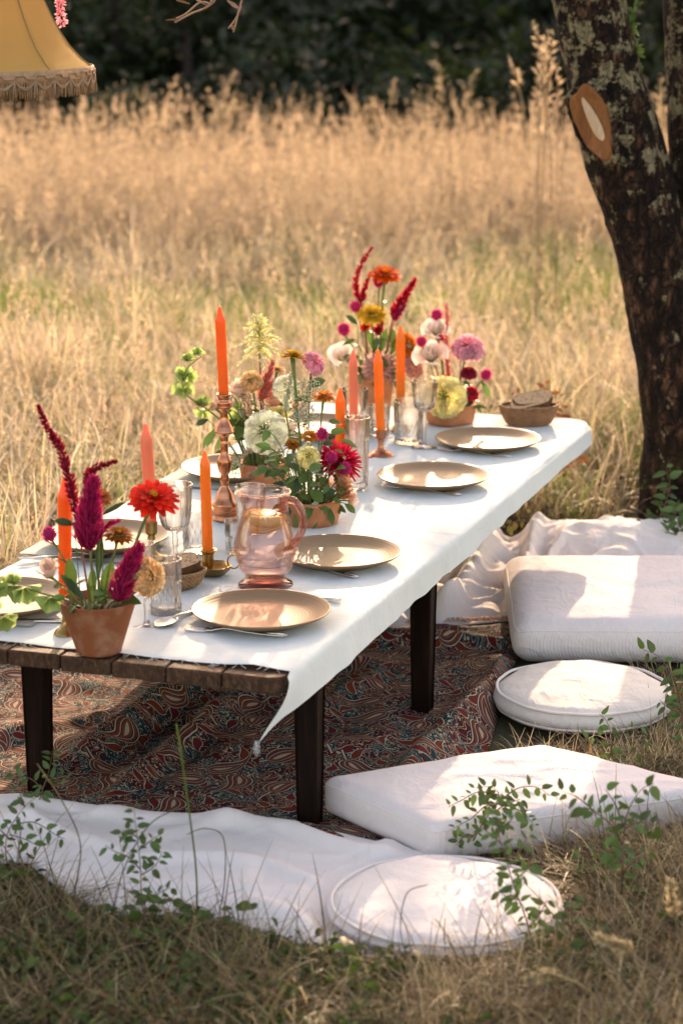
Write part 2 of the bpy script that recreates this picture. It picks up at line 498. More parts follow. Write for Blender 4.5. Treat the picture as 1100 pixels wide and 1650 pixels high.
# ------------------------------------------------------------------ tablecloth
def nz(x, y, z=0.0): return noise.noise(Vector((x, y, z)))
def hang_len(u):
    # overhang down the right side: long at the near corner, short further on
    pts = [(-0.1, 0.115), (0.0, 0.075), (0.1, 0.06), (0.25, 0.055), (0.5, 0.05), (0.8, 0.05), (1.3, 0.043), (1.8, 0.035), (2.4, 0.03)]
    for (a, la), (b, lb) in zip(pts[:-1], pts[1:]):
        if u <= b: return la + (lb - la) * max(0, (u - a)) / (b - a)
    return pts[-1][1]
def cloth():
    mb = MB()
    NU = 260
    svals = list(np.linspace(-1, 0, 15)[:-1]) + list(np.linspace(0, V1 - V0, 70)) + [V1 - V0 + x for x in np.linspace(0, 1, 8)[1:]]
    rows = []
    R0 = 0.012
    for i in range(NU + 1):
        q = i / NU
        u = 0.034 + (U1 - 0.022 - 0.034) * q
        row = []
        for s in svals:
            uu = u
            if s < 0:
                L = hang_len(u if u > 0.06 else u - (0.06 - u) * 3.0) + 0.016
                dist = -s * L
                if dist < R0 * 1.57:
                    a = dist / R0
                    v = V0 + 0.002 - R0 * math.sin(a) + 0.0; z = CL - R0 * (1 - math.cos(a))
                else:
                    e = dist - R0 * 1.57
                    v = V0 + 0.002 - R0 - 0.10 * e + (0.010 * nz(u * 5, 3.1) + 0.005 * nz(u * 13, 5.1)) * min(1, e / 0.04); z = CL - R0 - e
                if u < 0.16:             # the near corner swings towards the end of the table
                    w = (1 - (u - 0.034) / 0.126) ** 1.6
                    uu = u - w * (0.02 + 0.75 * dist)
                    v -= w * 0.01 * math.sin(dist * 40) - w * 0.25 * dist
                z += 0.0015 * nz(u * 14, s * 3 + 7)
            elif s <= V1 - V0:
                v = V0 + s; z = CL + 0.0016 * nz(u * 5, v * 5) + 0.0012 * nz(u * 2.2 + v * 9, 5.0)
                z += 0.0034 * max(0, 1 - 9 * abs(nz(u * 1.6 + v * 1.1, v * 2.6 - u * 0.8, 11.0))) + 0.0026 * max(0, 1 - 8 * abs(nz(u * 3.1 - v * 2.0, v * 4.1 + u, 14.0)))
                # pressed fold lines
                for fv in (0.17, 0.36, 0.56):
                    z += 0.0016 * math.exp(-((v - fv - 0.01 * nz(u * 1.5, fv)) / 0.006) ** 2)
                for fu in (0.5, 1.05, 1.62):
                    z += 0.0014 * math.exp(-((u - fu - 0.012 * nz(v * 2, fu)) / 0.006) ** 2)
                if i < 14:
                    uu = u + 0.006 * nz(v * 8, 1.7) * (1 - i / 14)
                    if i == 0: z -= 0.002
            else:
                e = (s - (V1 - V0)) * 0.16
                if e < R0 * 1.57:
                    a = e / R0; v = V1 - 0.002 + R0 * math.sin(a); z = CL - R0 * (1 - math.cos(a))
                else:
                    v = V1 + R0 + 0.012 * nz(u * 5, 8); z = CL - R0 - (e - R0 * 1.57)
            if u > U1 - 0.115:       # rounded far corner
                q_ = min(0.999, (u - (U1 - 0.115)) / 0.10)
                d_ = 0.09 * (1 - math.sqrt(max(0.0, 1 - q_ * q_)))
                v = v + d_ * max(0.0, min(1.0, (V1 - v) / (V1 - V0)))
            row.append(mb.vert(tp(uu, v, z)))
        rows.append(row)
    for A, B in zip(rows[:-1], rows[1:]):
        for k in range(len(A) - 1):
            mb.f.append((A[k], B[k], B[k + 1], A[k + 1]))
    o = mb.build('tablecloth', MAT['cloth'], origin=tp(1.1, 0.36, CL))
    # loose threads at the frayed near edge
    th = MB()
    tipp = Vector(mb.v[rows[0][0]])
    for k in range(9):
        b = tipp + Vector((random.uniform(-0.006, 0.006), random.uniform(-0.004, 0.004), 0.004))
        th.tube([b, b + Vector((random.uniform(-.004, .004), 0, -0.010)), b + Vector((random.uniform(-.007, .007), 0, -random.uniform(0.016, 0.03)))], 0.0005, 4)
    for k in range(40):
        j = random.randint(16, 80)
        b = Vector(mb.v[rows[0][j]])
        th.tube([b, b + Vector((random.uniform(-.006, .006), -0.006, 0.0)), b + Vector((random.uniform(-.012, .012), -random.uniform(0.008, 0.016), -0.003))], 0.0004, 4)
    ft = th.build('frayed_thread', MAT['cloth'], o); ft['kind'] = 'stuff'
    return o
tag(cloth(), 'pale linen tablecloth with a frayed edge draped along the low table', 'tablecloth')

# ------------------------------------------------------------------ cloths on the ground
def resample(pts, n):
    P = [Vector((p[0], p[1])) for p in pts]
    d = [0]
    for a, b in zip(P[:-1], P[1:]): d.append(d[-1] + (b - a).length)
    out = []
    for i in range(n + 1):
        s = d[-1] * i / n
        j = max(k for k in range(len(d)) if d[k] <= s + 1e-9)
        j = min(j, len(P) - 2)
        t = (s - d[j]) / max(1e-9, d[j + 1] - d[j])
        out.append(P[j].lerp(P[j + 1], t))
    return out
POLY = []                       # ground polygons that keep the grass away
def loft(name, A, B, nu, nv, zf, mat, thick=0.003, mask=True):
    a, b = resample(A, nu), resample(B, nu)
    mb = MB(); rows = []
    for i in range(nu + 1):
        row = []
        for j in range(nv + 1):
            p = a[i].lerp(b[i], j / nv)
            row.append(mb.vert((p.x, p.y, zf(p.x, p.y, i / nu, j / nv))))
        rows.append(row)
    for R1, R2 in zip(rows[:-1], rows[1:]):
        for k in range(nv):
            mb.f.append((R1[k], R2[k], R2[k + 1], R1[k + 1]))
    c = a[nu // 2].lerp(b[nu // 2], 0.5)
    o = mb.build(name, mat, origin=(c.x, c.y, 0))
    md = o.modifiers.new('thickness', 'SOLIDIFY'); md.thickness = thick; md.offset = -1
    if mask: POLY.append([(p.x, p.y) for p in a] + [(p.x, p.y) for p in reversed(b)])
    return o
gp = lambda L, z=0.0: [tuple(at(x, y, z)[:2]) for x, y in L]

def M_paisley():
    k = NT('paisley_print')
    vec = k.coord()
    warp = k.n('ShaderNodeTexNoise'); warp.inputs['Scale'].default_value = 9; warp.inputs['Detail'].default_value = 2; k.link(vec, warp.inputs['Vector'])
    wv = k.n('ShaderNodeVectorMath', operation='MULTIPLY_ADD'); k.link(warp.outputs['Color'], wv.inputs[0]); wv.inputs[1].default_value = (0.022, 0.022, 0); k.link(vec, wv.inputs[2])
    uv = k.n('ShaderNodeVectorMath', operation='MULTIPLY'); k.link(wv.outputs[0], uv.inputs[0]); uv.inputs[1].default_value = (1.15, 1.15, 0)
    def drops(scale, seed, rnd=0.55):
        off = k.n('ShaderNodeVectorMath', operation='MULTIPLY_ADD'); k.link(uv.outputs[0], off.inputs[0]); off.inputs[1].default_value = (scale, scale, 0); off.inputs[2].default_value = (seed, seed * 0.7, 0)
        vo = k.n('ShaderNodeTexVoronoi', voronoi_dimensions='2D'); vo.inputs['Scale'].default_value = 1; vo.inputs['Randomness'].default_value = rnd
        k.link(off.outputs[0], vo.inputs['Vector'])
        lc = k.n('ShaderNodeVectorMath', operation='SUBTRACT'); k.link(off.outputs[0], lc.inputs[0]); k.link(vo.outputs['Position'], lc.inputs[1])
        sp = k.n('ShaderNodeSeparateColor'); k.link(vo.outputs['Color'], sp.inputs[0])
        ro = k.n('ShaderNodeVectorRotate', rotation_type='Z_AXIS'); k.link(lc.outputs[0], ro.inputs[0]); k.link(k.math('MULTIPLY', sp.outputs[0], 6.283), ro.inputs['Angle'])
        xy = k.n('ShaderNodeSeparateXYZ'); k.link(ro.outputs[0], xy.inputs[0])
        x, y = xy.outputs[0], xy.outputs[1]
        # mirrored for half of the drops
        sgn = k.math('SUBTRACT', k.math('MULTIPLY', k.math('GREATER_THAN', sp.outputs[1], 0.5), 2), 1)
        x = k.math('MULTIPLY', x, sgn)
        t = k.math('MINIMUM', k.math('MAXIMUM', k.math('MULTIPLY_ADD', y, 1.22, 0.47), 0.0), 1.0)
        w = k.math('MULTIPLY', k.math('MULTIPLY', k.math('SQRT', t), k.math('POWER', k.math('SUBTRACT', 1.0, t), 1.15)), 0.52)
        t2 = k.math('MULTIPLY', t, t)
        xc = k.math('MULTIPLY_ADD', k.math('MULTIPLY', t2, t2), 0.62, -0.09)
        return k.math('SUBTRACT', w, k.math('ABSOLUTE', k.math('SUBTRACT', x, xc))), sp
    s1, sp1 = drops(7.2, 0.0, 0.5)
    s2, sp2 = drops(15.0, 3.3, 0.8)
    gt = lambda a, b: k.math('GREATER_THAN', a, b)
    # field: teal ground, cream vines, red fill
    nA = k.noise(k.mapping(uv.outputs[0], (1, 1, 0)), 26, 2, 0.5, 1.4)
    vines = k.math('ABSOLUTE', k.math('SUBTRACT', k.math('FRACT', k.math('MULTIPLY', nA, 8.0)), 0.5))
    vine = k.math('LESS_THAN', vines, 0.10)
    nB = k.noise(k.mapping(uv.outputs[0], (1, 1, 0)), 17, 2, 0.5, 0.5)
    field = k.ramp(nB, [(0.36, (0.013, 0.055, 0.062)), (0.44, (0.02, 0.045, 0.06)), (0.5, (0.085, 0.018, 0.02)), (0.62, (0.14, 0.024, 0.022)), (0.68, (0.03, 0.03, 0.05))])
    cream = (0.60, 0.50, 0.37)
    c = k.mix(vine, field, cream)
    red2 = k.mix(gt(sp2.outputs[2], 0.5), (0.22, 0.03, 0.03), (0.26, 0.05, 0.025))
    c = k.mix(gt(s2, 0.0), c, cream)
    c = k.mix(gt(s2, 0.035), c, (0.05, 0.03, 0.05))
    c = k.mix(gt(s2, 0.07), c, red2)
    vd = k.n('ShaderNodeTexVoronoi', voronoi_dimensions='2D'); vd.inputs['Scale'].default_value = 210; k.link(uv.outputs[0], vd.inputs['Vector'])
    dots = k.mix(k.ramp(vd.outputs['Color'], [(0.30, 0.0), (0.32, 1.0)]), (0.30, 0.045, 0.03), k.mix(k.noise(uv.outputs[0], 120, 1), (0.40, 0.16, 0.05), (0.12, 0.03, 0.10)))
    inner = k.mix(gt(sp1.outputs[2], 0.45), (0.17, 0.022, 0.025), (0.28, 0.045, 0.022))
    body = k.mix(0.55, inner, dots)
    c = k.mix(gt(s1, -0.035), c, (0.02, 0.02, 0.03))
    c = k.mix(gt(s1, -0.018), c, cream)
    c = k.mix(gt(s1, 0.006), c, (0.06, 0.018, 0.022))
    c = k.mix(gt(s1, 0.026), c, body)
    c = k.mix(gt(s1, 0.075), c, cream)
    c = k.mix(gt(s1, 0.09), c, (0.03, 0.05, 0.06))
    c = k.mix(gt(s1, 0.115), c, k.mix(0.4, dots, (0.34, 0.07, 0.03)))
    c = k.mix(k.math('MULTIPLY', gt(s1, 0.155), 1.0), c, cream)
    hs_ = k.n('ShaderNodeHueSaturation'); k.link(c, hs_.inputs['Color']); hs_.inputs['Value'].default_value = 0.66; hs_.inputs['Saturation'].default_value = 1.05; c = hs_.outputs[0]
    k.set('Base Color', c); k.set('Roughness', 0.9); k.set('Specular IOR Level', 0.1)
    k.set('Normal', k.bump(k.noise(vec, 700, 2), 0.25, 0.0006))
    k.translucent(c, 0.06)
    return k.m

def rug_z(x, y, i, j):
    def ridge(px0, py0, px1, py1, h, w):
        a = at(px0, py0); b = at(px1, py1)
        d = (b - a).xy; q = Vector((x, y)) - a.xy
        t = max(0, min(1, q.dot(d) / d.length_squared))
        dist = (q - d * t).length
        return h * math.exp(-(dist / w) ** 2) * math.sin(math.pi * min(1, max(0, t * 0.9 + 0.1))) ** 0.4
    z = 0.014 + 0.010 * nz(x * 4, y * 3) + 0.012 * abs(nz(x * 3 + y * 5, y * 4 - x * 2, 3.0)) + 0.006 * nz(x * 11, y * 9, 4)
    z += ridge(640, 1290, 850, 1065, 0.038, 0.035)
    z += ridge(120, 1240, 330, 1100, 0.03, 0.04)
    z += ridge(180, 1300, 420, 1110, 0.024, 0.03)
    z += ridge(480, 1180, 620, 1090, 0.02, 0.03)
    z += ridge(470, 1350, 620, 1400, 0.03, 0.03)
    z += ridge(560, 1047, 840, 1044, 0.022, 0.02)
    z = 0.008 + (z - 0.014) * 1.5 + 0.012 * max(0, 1 - 6 * abs(nz(x * 2.2 + y * 1.5, y * 2.4 - x, 12.0)))
    e = min(i, 1 - i, j, 1 - j)
    return max(0.006, z * min(1, e / 0.02 + 0.3) * min(1, 0.22 + max(0, j - 0.06) / 0.16))
rug = loft('paisley_throw', gp([(-200, 1320), (0, 1325), (250, 1370), (480, 1420), (720, 1420)]), gp([(-240, 1035), (100, 1033), (400, 1030), (570, 1022), (850, 1012)]), 170, 150, rug_z, M_paisley())
tag(rug, 'rumpled paisley throw in maroon, teal and cream under the low table', 'throw')
fr = MB()
for i in range(150):
    a = at(560 + 270 * i / 150, 1021 - 10 * (i / 150)); a.z = 0.02
    fr.tube([a, a + Vector((random.uniform(-.006, .006), 0.012, 0.006)), a + Vector((random.uniform(-.012, .012), random.uniform(0.02, 0.035), -0.01))], 0.0008, 4)
fr.build('fringe', M_plain('fringe_cotton', (0.62, 0.42, 0.28), (0.55, 0.25, 0.12), 60, 0.9), rug)

RC = at(717, 1488, 0)
def sheet_z(x, y, i, j):
    e = min(j, 1 - j)
    z = 0.014 + 0.014 * max(0, nz(x * 2.3 + 4, y * 3.5)) + 0.010 * nz(x * 5, y * 6, 2)
    z += 0.014 * math.exp(-((j - 0.12 - 0.05 * math.sin(i * 9)) / 0.05) ** 2)
    z += 0.012 * math.exp(-((j - 0.50 - 0.3 * (i - 0.5) - 0.06 * math.sin(i * 6)) / 0.05) ** 2)
    z += 0.010 * max(0, 1 - 7 * abs(nz(x * 2.1 + y * 2.5, y * 3.3 - x * 1.2, 6.0))) + 0.006 * max(0, 1 - 6 * abs(nz(x * 4 - y * 5, y * 4 + x * 3, 9.0)))
    if i > 0.6: z += 0.022 * math.exp(-((j - 0.86) / 0.07) ** 2) * min(1, (i - 0.6) * 6)
    dc = math.hypot(x - RC[0], y - RC[1])
    k_ = min(1, max(0, (dc - 0.19) / 0.06))
    return max(0.006, z * k_ + 0.002) * (0.55 + 0.45 * min(1, e / 0.05)) * (0.35 + 0.65 * k_) + 0.004
sh = loft('white_ground_sheet', gp([(-120, 1296), (0, 1300), (60, 1299), (150, 1318), (250, 1331), (400, 1336), (480, 1340), (560, 1358), (640, 1378), (720, 1395)]),
          gp([(-120, 1398), (0, 1408), (48, 1408), (110, 1458), (190, 1490), (300, 1490), (380, 1500), (430, 1525), (520, 1545), (640, 1552)]), 140, 60, sheet_z, MAT['sheet'])
tag(sh, 'flat white sheet spread on the grass in front of the paisley throw', 'sheet')

DOME = at(1000, 900, 0)
def crumple_z(x, y, i, j):
    e = min(i, 1 - i, j, 1 - j)
    z = 0.022 + 0.03 * abs(nz(x * 3.5, y * 3, 1.2)) + 0.035 * max(0, nz(x * 5 + y * 2, y * 5 - x * 3, 2.0)) + 0.012 * nz(x * 14, y * 14, 3) + 0.022 * max(0, 1 - 5 * abs(nz(x * 5 + y * 2, y * 5 - x * 4, 6.0))) + 0.012 * max(0, 1 - 5 * abs(nz(x * 9 - y * 4, y * 9 + x * 3, 2.0)))
    z += 0.04 * math.exp(-((j - 0.72) / 0.14) ** 2) * math.exp(-((i - 0.36) / 0.16) ** 2)
    z += 0.05 * math.exp(-((i - 0.22 - 0.15 * j) / 0.03) ** 2) + 0.045 * math.exp(-((i - 0.43 - 0.06 * j) / 0.03) ** 2)
    dm = math.exp(-((x - DOME.x) / 0.24) ** 4 - ((y - DOME.y) / 0.16) ** 2)
    z = z * (1 - 0.65 * dm) + 0.085 * dm
    return max(0.012, z * min(1, e / 0.12 + 0.15))
cs = loft('crumpled_white_sheet', gp([(540, 1034), (640, 1024), (740, 1014), (830, 1006), (880, 960), (1000, 935), (1150, 930)]), gp([(600, 915), (690, 898), (780, 893), (870, 882), (960, 868), (1050, 868), (1150, 882)]), 190, 90, crumple_z, MAT['sheet'])
tag(cs, 'crumpled white sheet spread loosely from the paisley throw to the old tree', 'sheet')

# ------------------------------------------------------------------ cushions
def quad_cushion(name, corners, h, r, mat, label, puff=0.02, seed=0.0, n=44, z0=0.012):
    P = [Vector(c) for c in corners]      # (-,-) (+,-) (+,+) (-,+)
    hx = ((P[1] - P[0]).length + (P[2] - P[3]).length) / 4
    hy = ((P[3] - P[0]).length + (P[2] - P[1]).length) / 4
    hz = h / 2
    mb = MB()
    key = {}
    def put(c):
        kk = tuple(round(x, 6) for x in c)
        if kk in key: return key[kk]
        p = Vector((c[0] * hx, c[1] * hy, c[2] * hz))
        inn = Vector((max(-(hx - r), min(hx - r, p.x)), max(-(hy - r), min(hy - r, p.y)), max(-(hz - min(r, hz)), min(hz - min(r, hz), p.z))))
        d = p - inn
        if d.length > 1e-9:
            q = inn + Vector((d.x, d.y, d.z)).normalized() * min(r, hz) if True else p
            # keep the plan corner round by r
            q = Vector((inn.x + d.normalized().x * r, inn.y + d.normalized().y * r, inn.z + d.normalized().z * min(r, hz)))
        else: q = p
        s, t = q.x / hx, q.y / hy
        cc = max(0, (1 - s * s)) ** 0.6 * max(0, (1 - t * t)) ** 0.6
        z = q.z + (puff * cc if c[2] > 0 else 0)
        if c[2] > -0.95:
            z += 0.004 * cc * max(0, 1 - 6 * abs(nz(s * 2.3 + seed, t * 2.6 - s, seed + 3))) + 0.003 * (0.3 + cc) * nz(s * 4 + seed, t * 4, seed) + 0.004 * nz(s * 1.7 + seed, t * 1.9, seed + 2) * cc
        pin = 1 - 0.035 * (1 - abs(s)) ** 2 * 0 - 0.0
        e = 1 + 0.004 * nz(s * 2.2, t * 2.2, seed + 5)
        s *= e; t *= e
        xy = (P[0] * (1 - s) * (1 - t) + P[1] * (1 + s) * (1 - t) + P[2] * (1 + s) * (1 + t) + P[3] * (1 - s) * (1 + t)) / 4
        key[kk] = mb.vert((xy.x, xy.y, z0 + hz + z))
        return key[kk]
    def face(f, nu, nv):
        for i in range(nu):
            for j in range(nv):
                a = [(-1 + 2 * (i + di) / nu, -1 + 2 * (j + dj) / nv) for di, dj in ((0, 0), (1, 0), (1, 1), (0, 1))]
                mb.f.append(tuple(put(f(*q)) for q in a))
    m = 10
    face(lambda a, b: (a, b, 1), n, n); face(lambda a, b: (b, a, -1), n, n)
    face(lambda a, b: (a, -1, b), n, m); face(lambda a, b: (b, 1, a), m, n)
    face(lambda a, b: (1, a, b), n, m); face(lambda a, b: (-1, b, a), m, n)
    c = sum(P, Vector((0, 0))) / 4
    per = []
    for f_ in (lambda a: (a, -1, 0.66), lambda a: (1, a, 0.66), lambda a: (-a, 1, 0.66), lambda a: (-1, -a, 0.66)):
        for i in range(n): per.append(Vector(mb.v[put(f_(-1 + 2 * i / n))]))
    o = mb.build(name, mat, origin=(c.x, c.y, 0))
    sm_ = MB(); sm_.tube(per + per[:1], 0.0016, 6, False); sm_.build('seam', MAT['piping'], o)
    POLY.append([tuple(p) for p in P])
    tag(o, label, 'cushion', 'white cushions on the ground')
    return o
quad_cushion('seat_cushion', gp([(516, 1320), (698, 1404), (1165, 1338), (870, 1262)]), 0.074, 0.022, MAT['pillow'], 'thick square ribbed cushion behind the leafy sprigs, one corner by the table leg', 0.005, 1.3)
quad_cushion('seat_cushion', [tuple(at(824, 1082)[:2]), tuple((at(824, 1082) + Vector((0.78, -0.02, 0)))[:2]), tuple((at(808, 962) + Vector((0.80, 0.0, 0)))[:2]), tuple(at(808, 962)[:2])], 0.10, 0.045, MAT['pillow'], 'long ribbed cushion crossed by tree shadow beside the crumpled sheet', 0.014, 4.1)

def round_cushion(px, py, rad, h, mat, label, seed):
    c = at(px, py, 0); c.z = 0
    mb = MB()
    z0 = 0.016
    prof = [(0, z0), (rad * 0.5, z0), (rad - 0.012, z0), (rad - 0.001, z0 + 0.012)]
    prof += [(rad + 0.006 * math.sin(math.pi * t), z0 + 0.012 + (h - 0.024) * t) for t in (0.2, 0.5, 0.8)] + [(rad - 0.001, z0 + h - 0.010), (rad - 0.012, z0 + h - 0.002)]
    prof += [(rad * q, z0 + h + 0.012 * (1 - q * q) ) for q in (0.9, 0.8, 0.7, 0.6, 0.5, 0.4, 0.3, 0.2, 0.1, 0)]
    M = Matrix.Translation(c)
    mb.lathe(prof, 96, M)
    V = []
    for (x, y, z) in mb.v:
        lx, ly = x - c.x, y - c.y
        a = math.atan2(ly, lx)
        rr = math.hypot(lx, ly) / rad
        f = 1 + 0.012 * nz(math.cos(a) * 1.3, math.sin(a) * 1.3, seed) * rr
        if z > z0 + 0.01: z += (0.006 * nz(lx * 8, ly * 8, seed) + 0.003 * nz(lx * 22, ly * 22, seed)) * (1 if rr < 0.97 else 0.3)
        V.append((c.x + lx * f, c.y + ly * f, z))
    mb.v = V
    o = mb.build('round_cushion', mat, origin=c)
    tag(o, label, 'cushion', 'white cushions on the ground')
    for zz in (z0 + h - 0.003, z0 + 0.010):
        pp = MB()
        pts = []
        for k in range(97):
            a = 2 * math.pi * k / 96
            f = 1 + 0.012 * nz(math.cos(a) * 1.3, math.sin(a) * 1.3, seed)
            pts.append(Vector((c.x + (rad - 0.002) * f * math.cos(a), c.y + (rad - 0.002) * f * math.sin(a), zz + 0.003 * nz(math.cos(a) * 3, math.sin(a) * 3, seed))))
        pp.tube(pts, 0.0032, 8, False)
        pp.build('piping', MAT['piping'], o)
    POLY.append([(c.x + rad * math.cos(a), c.y + rad * math.sin(a)) for a in np.linspace(0, 6.283, 24)])
    return o
round_cushion(717, 1488, 0.192, 0.030, MAT['cushion_pink'], 'flat round white cushion with piped rim on the edge of the front sheet', 2.0)
round_cushion(937, 1152, 0.183, 0.048, MAT['cushion'], 'round cream cushion with a piped rim between the two ribbed cushions', 5.0)

# ------------------------------------------------------------------ plates, napkins
k = NT('stoneware_glaze'); vec = k.coord()
rad_n = k.n('ShaderNodeVectorMath', operation='LENGTH'); k.link(k.mapping(vec, (1, 1, 0)), rad_n.inputs[0])
cc = k.ramp(k.math('DIVIDE', rad_n.outputs['Value'], 0.132), [(0.0, (0.29, 0.20, 0.125)), (0.7, (0.25, 0.16, 0.09)), (0.93, (0.21, 0.12, 0.06)), (0.985, (0.27, 0.14, 0.07))])
spk = k.ramp(k.noise(vec, 420, 2), [(0.28, 1.0), (0.33, 0.0)])
cc = k.mix(k.math('MULTIPLY', spk, 0.5), cc, (0.12, 0.07, 0.035))
cc = k.mix(k.math('MULTIPLY', k.noise(vec, 14, 4), 0.35), cc, (0.32, 0.24, 0.16))
k.set('Base Color', cc); k.set('Roughness', k.math('MULTIPLY_ADD', k.noise(vec, 30, 3), 0.2, 0.42)); k.set('Specular IOR Level', 0.38)
ringw = k.math('SINE', k.math('MULTIPLY', rad_n.outputs['Value'], 900))
k.set('Normal', k.bump(k.math('MULTIPLY', ringw, k.noise(vec, 9, 3)), 0.12, 0.0008))
MAT['plate'] = k.m
pm = MB()
pm.lathe([(0, 0.004), (0.03, 0.003), (0.072, 0.003), (0.078, 0), (0.083, 0.0), (0.086, 0.004), (0.105, 0.009), (0.122, 0.0165), (0.1295, 0.0215), (0.1305, 0.0232), (0.1295, 0.0242), (0.127, 0.0236), (0.120, 0.0205), (0.108, 0.0145), (0.096, 0.0105), (0.085, 0.0088), (0.05, 0.0078), (0.02, 0.0075), (0, 0.0075)], 80)
plate0 = None
PL = [('R1', 0.306, 0.126, 'brown stoneware plate in front of the pink glass jug'),
      ('R2', 0.750, 0.131, 'brown stoneware plate beside the handle of the pink glass jug'),
      ('R3', 1.472, 0.152, 'brown stoneware plate at the table edge, before the copper candlestick'),
      ('R4', 1.900, 0.144, 'brown stoneware plate in front of the bread basket at the far corner'),
      ('L1', 0.208, 0.612, 'brown stoneware plate under the green bell flowers, behind the conical flowerpot'),
      ('L2', 0.694, 0.620, 'brown stoneware plate between the two coral candles, behind the red zinnia'),
      ('L3', 1.379, 0.602, 'brown stoneware plate on the grey napkin behind the tall copper candlestick'),
      ('L4', 1.896, 0.595, 'brown stoneware plate mostly hidden behind the middle flowers at the far left side')]
PLP = {}
for nme, u, v, lab in PL:
    p = tp(u, v, CL + 0.002 + (0.006 if nme[0] == 'L' else 0))
    PLP[nme] = p
    if plate0 is None:
        plate0 = pm.build('dinner_plate', MAT['plate'], origin=(0, 0, 0)); plate0.location = p; o = plate0
    else:
        o = plate0.copy(); COL.objects.link(o); o.location = p
    o.rotation_euler = (0, 0, random.uniform(0, 6))
    tag(o, lab, 'plate', 'stoneware plates along the table')
def napkin(nme, lab, du=0.0, dv=0.02, ang=0.0, w=0.25, d=0.20):
    p = PLP[nme].copy(); q = tp(0, 0) ; base = Vector((p.x, p.y, CL + 0.0018)) + Vector((UX * du - UY * dv, UY * du + UX * dv, 0))
    mb = MB()
    Mx = Matrix.Translation(base) @ Matrix.Rotation(TROT + ang, 4, 'Z')
    n = 14
    for layer in range(2):
        zz = 0.001 + 0.0028 * layer
        for (za, zb) in ((zz, zz + 0.0024),):
            ids = []
            for i in range(n + 1):
                row = []
                for j in range(n + 1):
                    x = (i / n - 0.5) * d; y = (j / n - 0.5) * w
                    edge = min(i, n - i, j, n - j)
                    row.append(mb.vert(Mx @ Vector((x - 0.003 * layer, y, (zb if edge > 0 else za) + 0.0006 * nz(x * 20, y * 20, layer)))))
                ids.append(row)
            for A, B in zip(ids[:-1], ids[1:]):
                for kx in range(n): mb.f.append((A[kx], B[kx], B[kx + 1], A[kx + 1]))
    o = mb.build('napkin', MAT['napkin'], origin=base)
    tag(o, lab, 'napkin', 'grey napkins under the left plates')
napkin('L3', 'folded grey napkin under the plate behind the tall copper candlestick', -0.03, 0.02, 0, 0.27, 0.20)
napkin('L2', 'folded grey napkin under the plate between the two coral candles', -0.02, 0.02, 0, 0.25, 0.18)
napkin('L1', 'folded grey napkin under the plate behind the conical flowerpot', 0.0, 0.02, 0, 0.25, 0.18)

# ------------------------------------------------------------------ cutlery
def strip(mb, path, widths, thick):
    # flat bar along a path in the XZ plane of its own frame (x forward)
    rows = []
    for (x, z), w in zip(path, widths):
        rows.append([mb.vert(Vector((x, yy * w, z + zz * thick))) for yy, zz in ((-1, 0), (-0.6, 1), (0.6, 1), (1, 0), (0.6, -0.7), (-0.6, -0.7))])
    for A, B in zip(rows[:-1], rows[1:]):
        for i in range(6): mb.f.append((A[i], A[(i + 1) % 6], B[(i + 1) % 6], B[i]))
    mb.f.append(tuple(reversed(rows[0]))); mb.f.append(tuple(rows[-1]))
def handle_path(): return [(0, 0.0035), (0.006, 0.0035), (0.02, 0.0035), (0.05, 0.004), (0.08, 0.006), (0.105, 0.0095)], [0.0035, 0.0085, 0.0095, 0.0065, 0.0042, 0.0032]
def fork_mesh():
    mb = MB(); p, w = handle_path()
    p += [(0.120, 0.0105), (0.130, 0.0095), (0.142, 0.007), (0.150, 0.0062)]; w += [0.0036, 0.0085, 0.0118, 0.0120]
    strip(mb, p, w, 0.0016)
    for k in range(4):
        y = -0.0102 + 0.0068 * k
        mb.tube([(0.149, y, 0.0062), (0.165, y, 0.005), (0.182, y * 0.98, 0.0062), (0.196, y * 0.95, 0.010)], [0.0019, 0.0018, 0.0015, 0.0006], 6)
    mb.tube([(0.0, 0, 0.0035), (0.01, 0, 0.0055), (0.03, 0, 0.0055), (0.05, 0, 0.005)], [0.002, 0.0028, 0.0018, 0.0008], 6)
    return mb.mesh('fork', MAT['silver'])
def knife_mesh():
    mb = MB(); strip(mb, [(0, 0.005), (0.004, 0.005), (0.02, 0.005), (0.06, 0.005), (0.095, 0.005), (0.10, 0.004), (0.14, 0.004), (0.19, 0.004), (0.212, 0.004)], [0.005, 0.0085, 0.0095, 0.0075, 0.007, 0.0055, 0.0085, 0.008, 0.0015], 0.003)
    return mb.mesh('knife', MAT['silver'])
def spoon_mesh():
    mb = MB(); p, w = handle_path()
    p += [(0.125, 0.0105)]; w += [0.0034]
    strip(mb, p, w, 0.0016)
    rows = []
    for i in range(9):
        a = i / 8
        x = 0.123 + 0.062 * a
        wd = 0.0195 * max(0.12, math.sin(math.pi * (0.08 + 0.88 * a)) ** 0.7)
        row = []
        for j in range(7):
            b = j / 6 * 2 - 1
            dz = -0.0075 * math.sin(math.pi * (0.05 + 0.9 * a)) * (1 - b * b)
            row.append(mb.vert(Vector((x, b * wd, 0.0105 + dz - 0.002 * a))))
        rows.append(row)
    for A, B in zip(rows[:-1], rows[1:]):
        for j in range(6): mb.f.append((A[j], A[j + 1], B[j + 1], B[j]))
    return mb.mesh('spoon', MAT['silver'])
FM, KM, SM = fork_mesh(), knife_mesh(), spoon_mesh()
def cutlery(me, name, a, b, lab, z=0.0):
    # a = handle end, b = working end, photo pixels on the cloth
    p, q = at(*a, CL + 0.002), at(*b, CL + 0.002)
    o = bpy.data.objects.new(name, me); COL.objects.link(o)
    d = q - p
    o.location = (p.x, p.y, CL + 0.0015 + z); o.rotation_euler = (0, 0, math.atan2(d.y, d.x))
    tag(o, lab, name, 'silver cutlery')
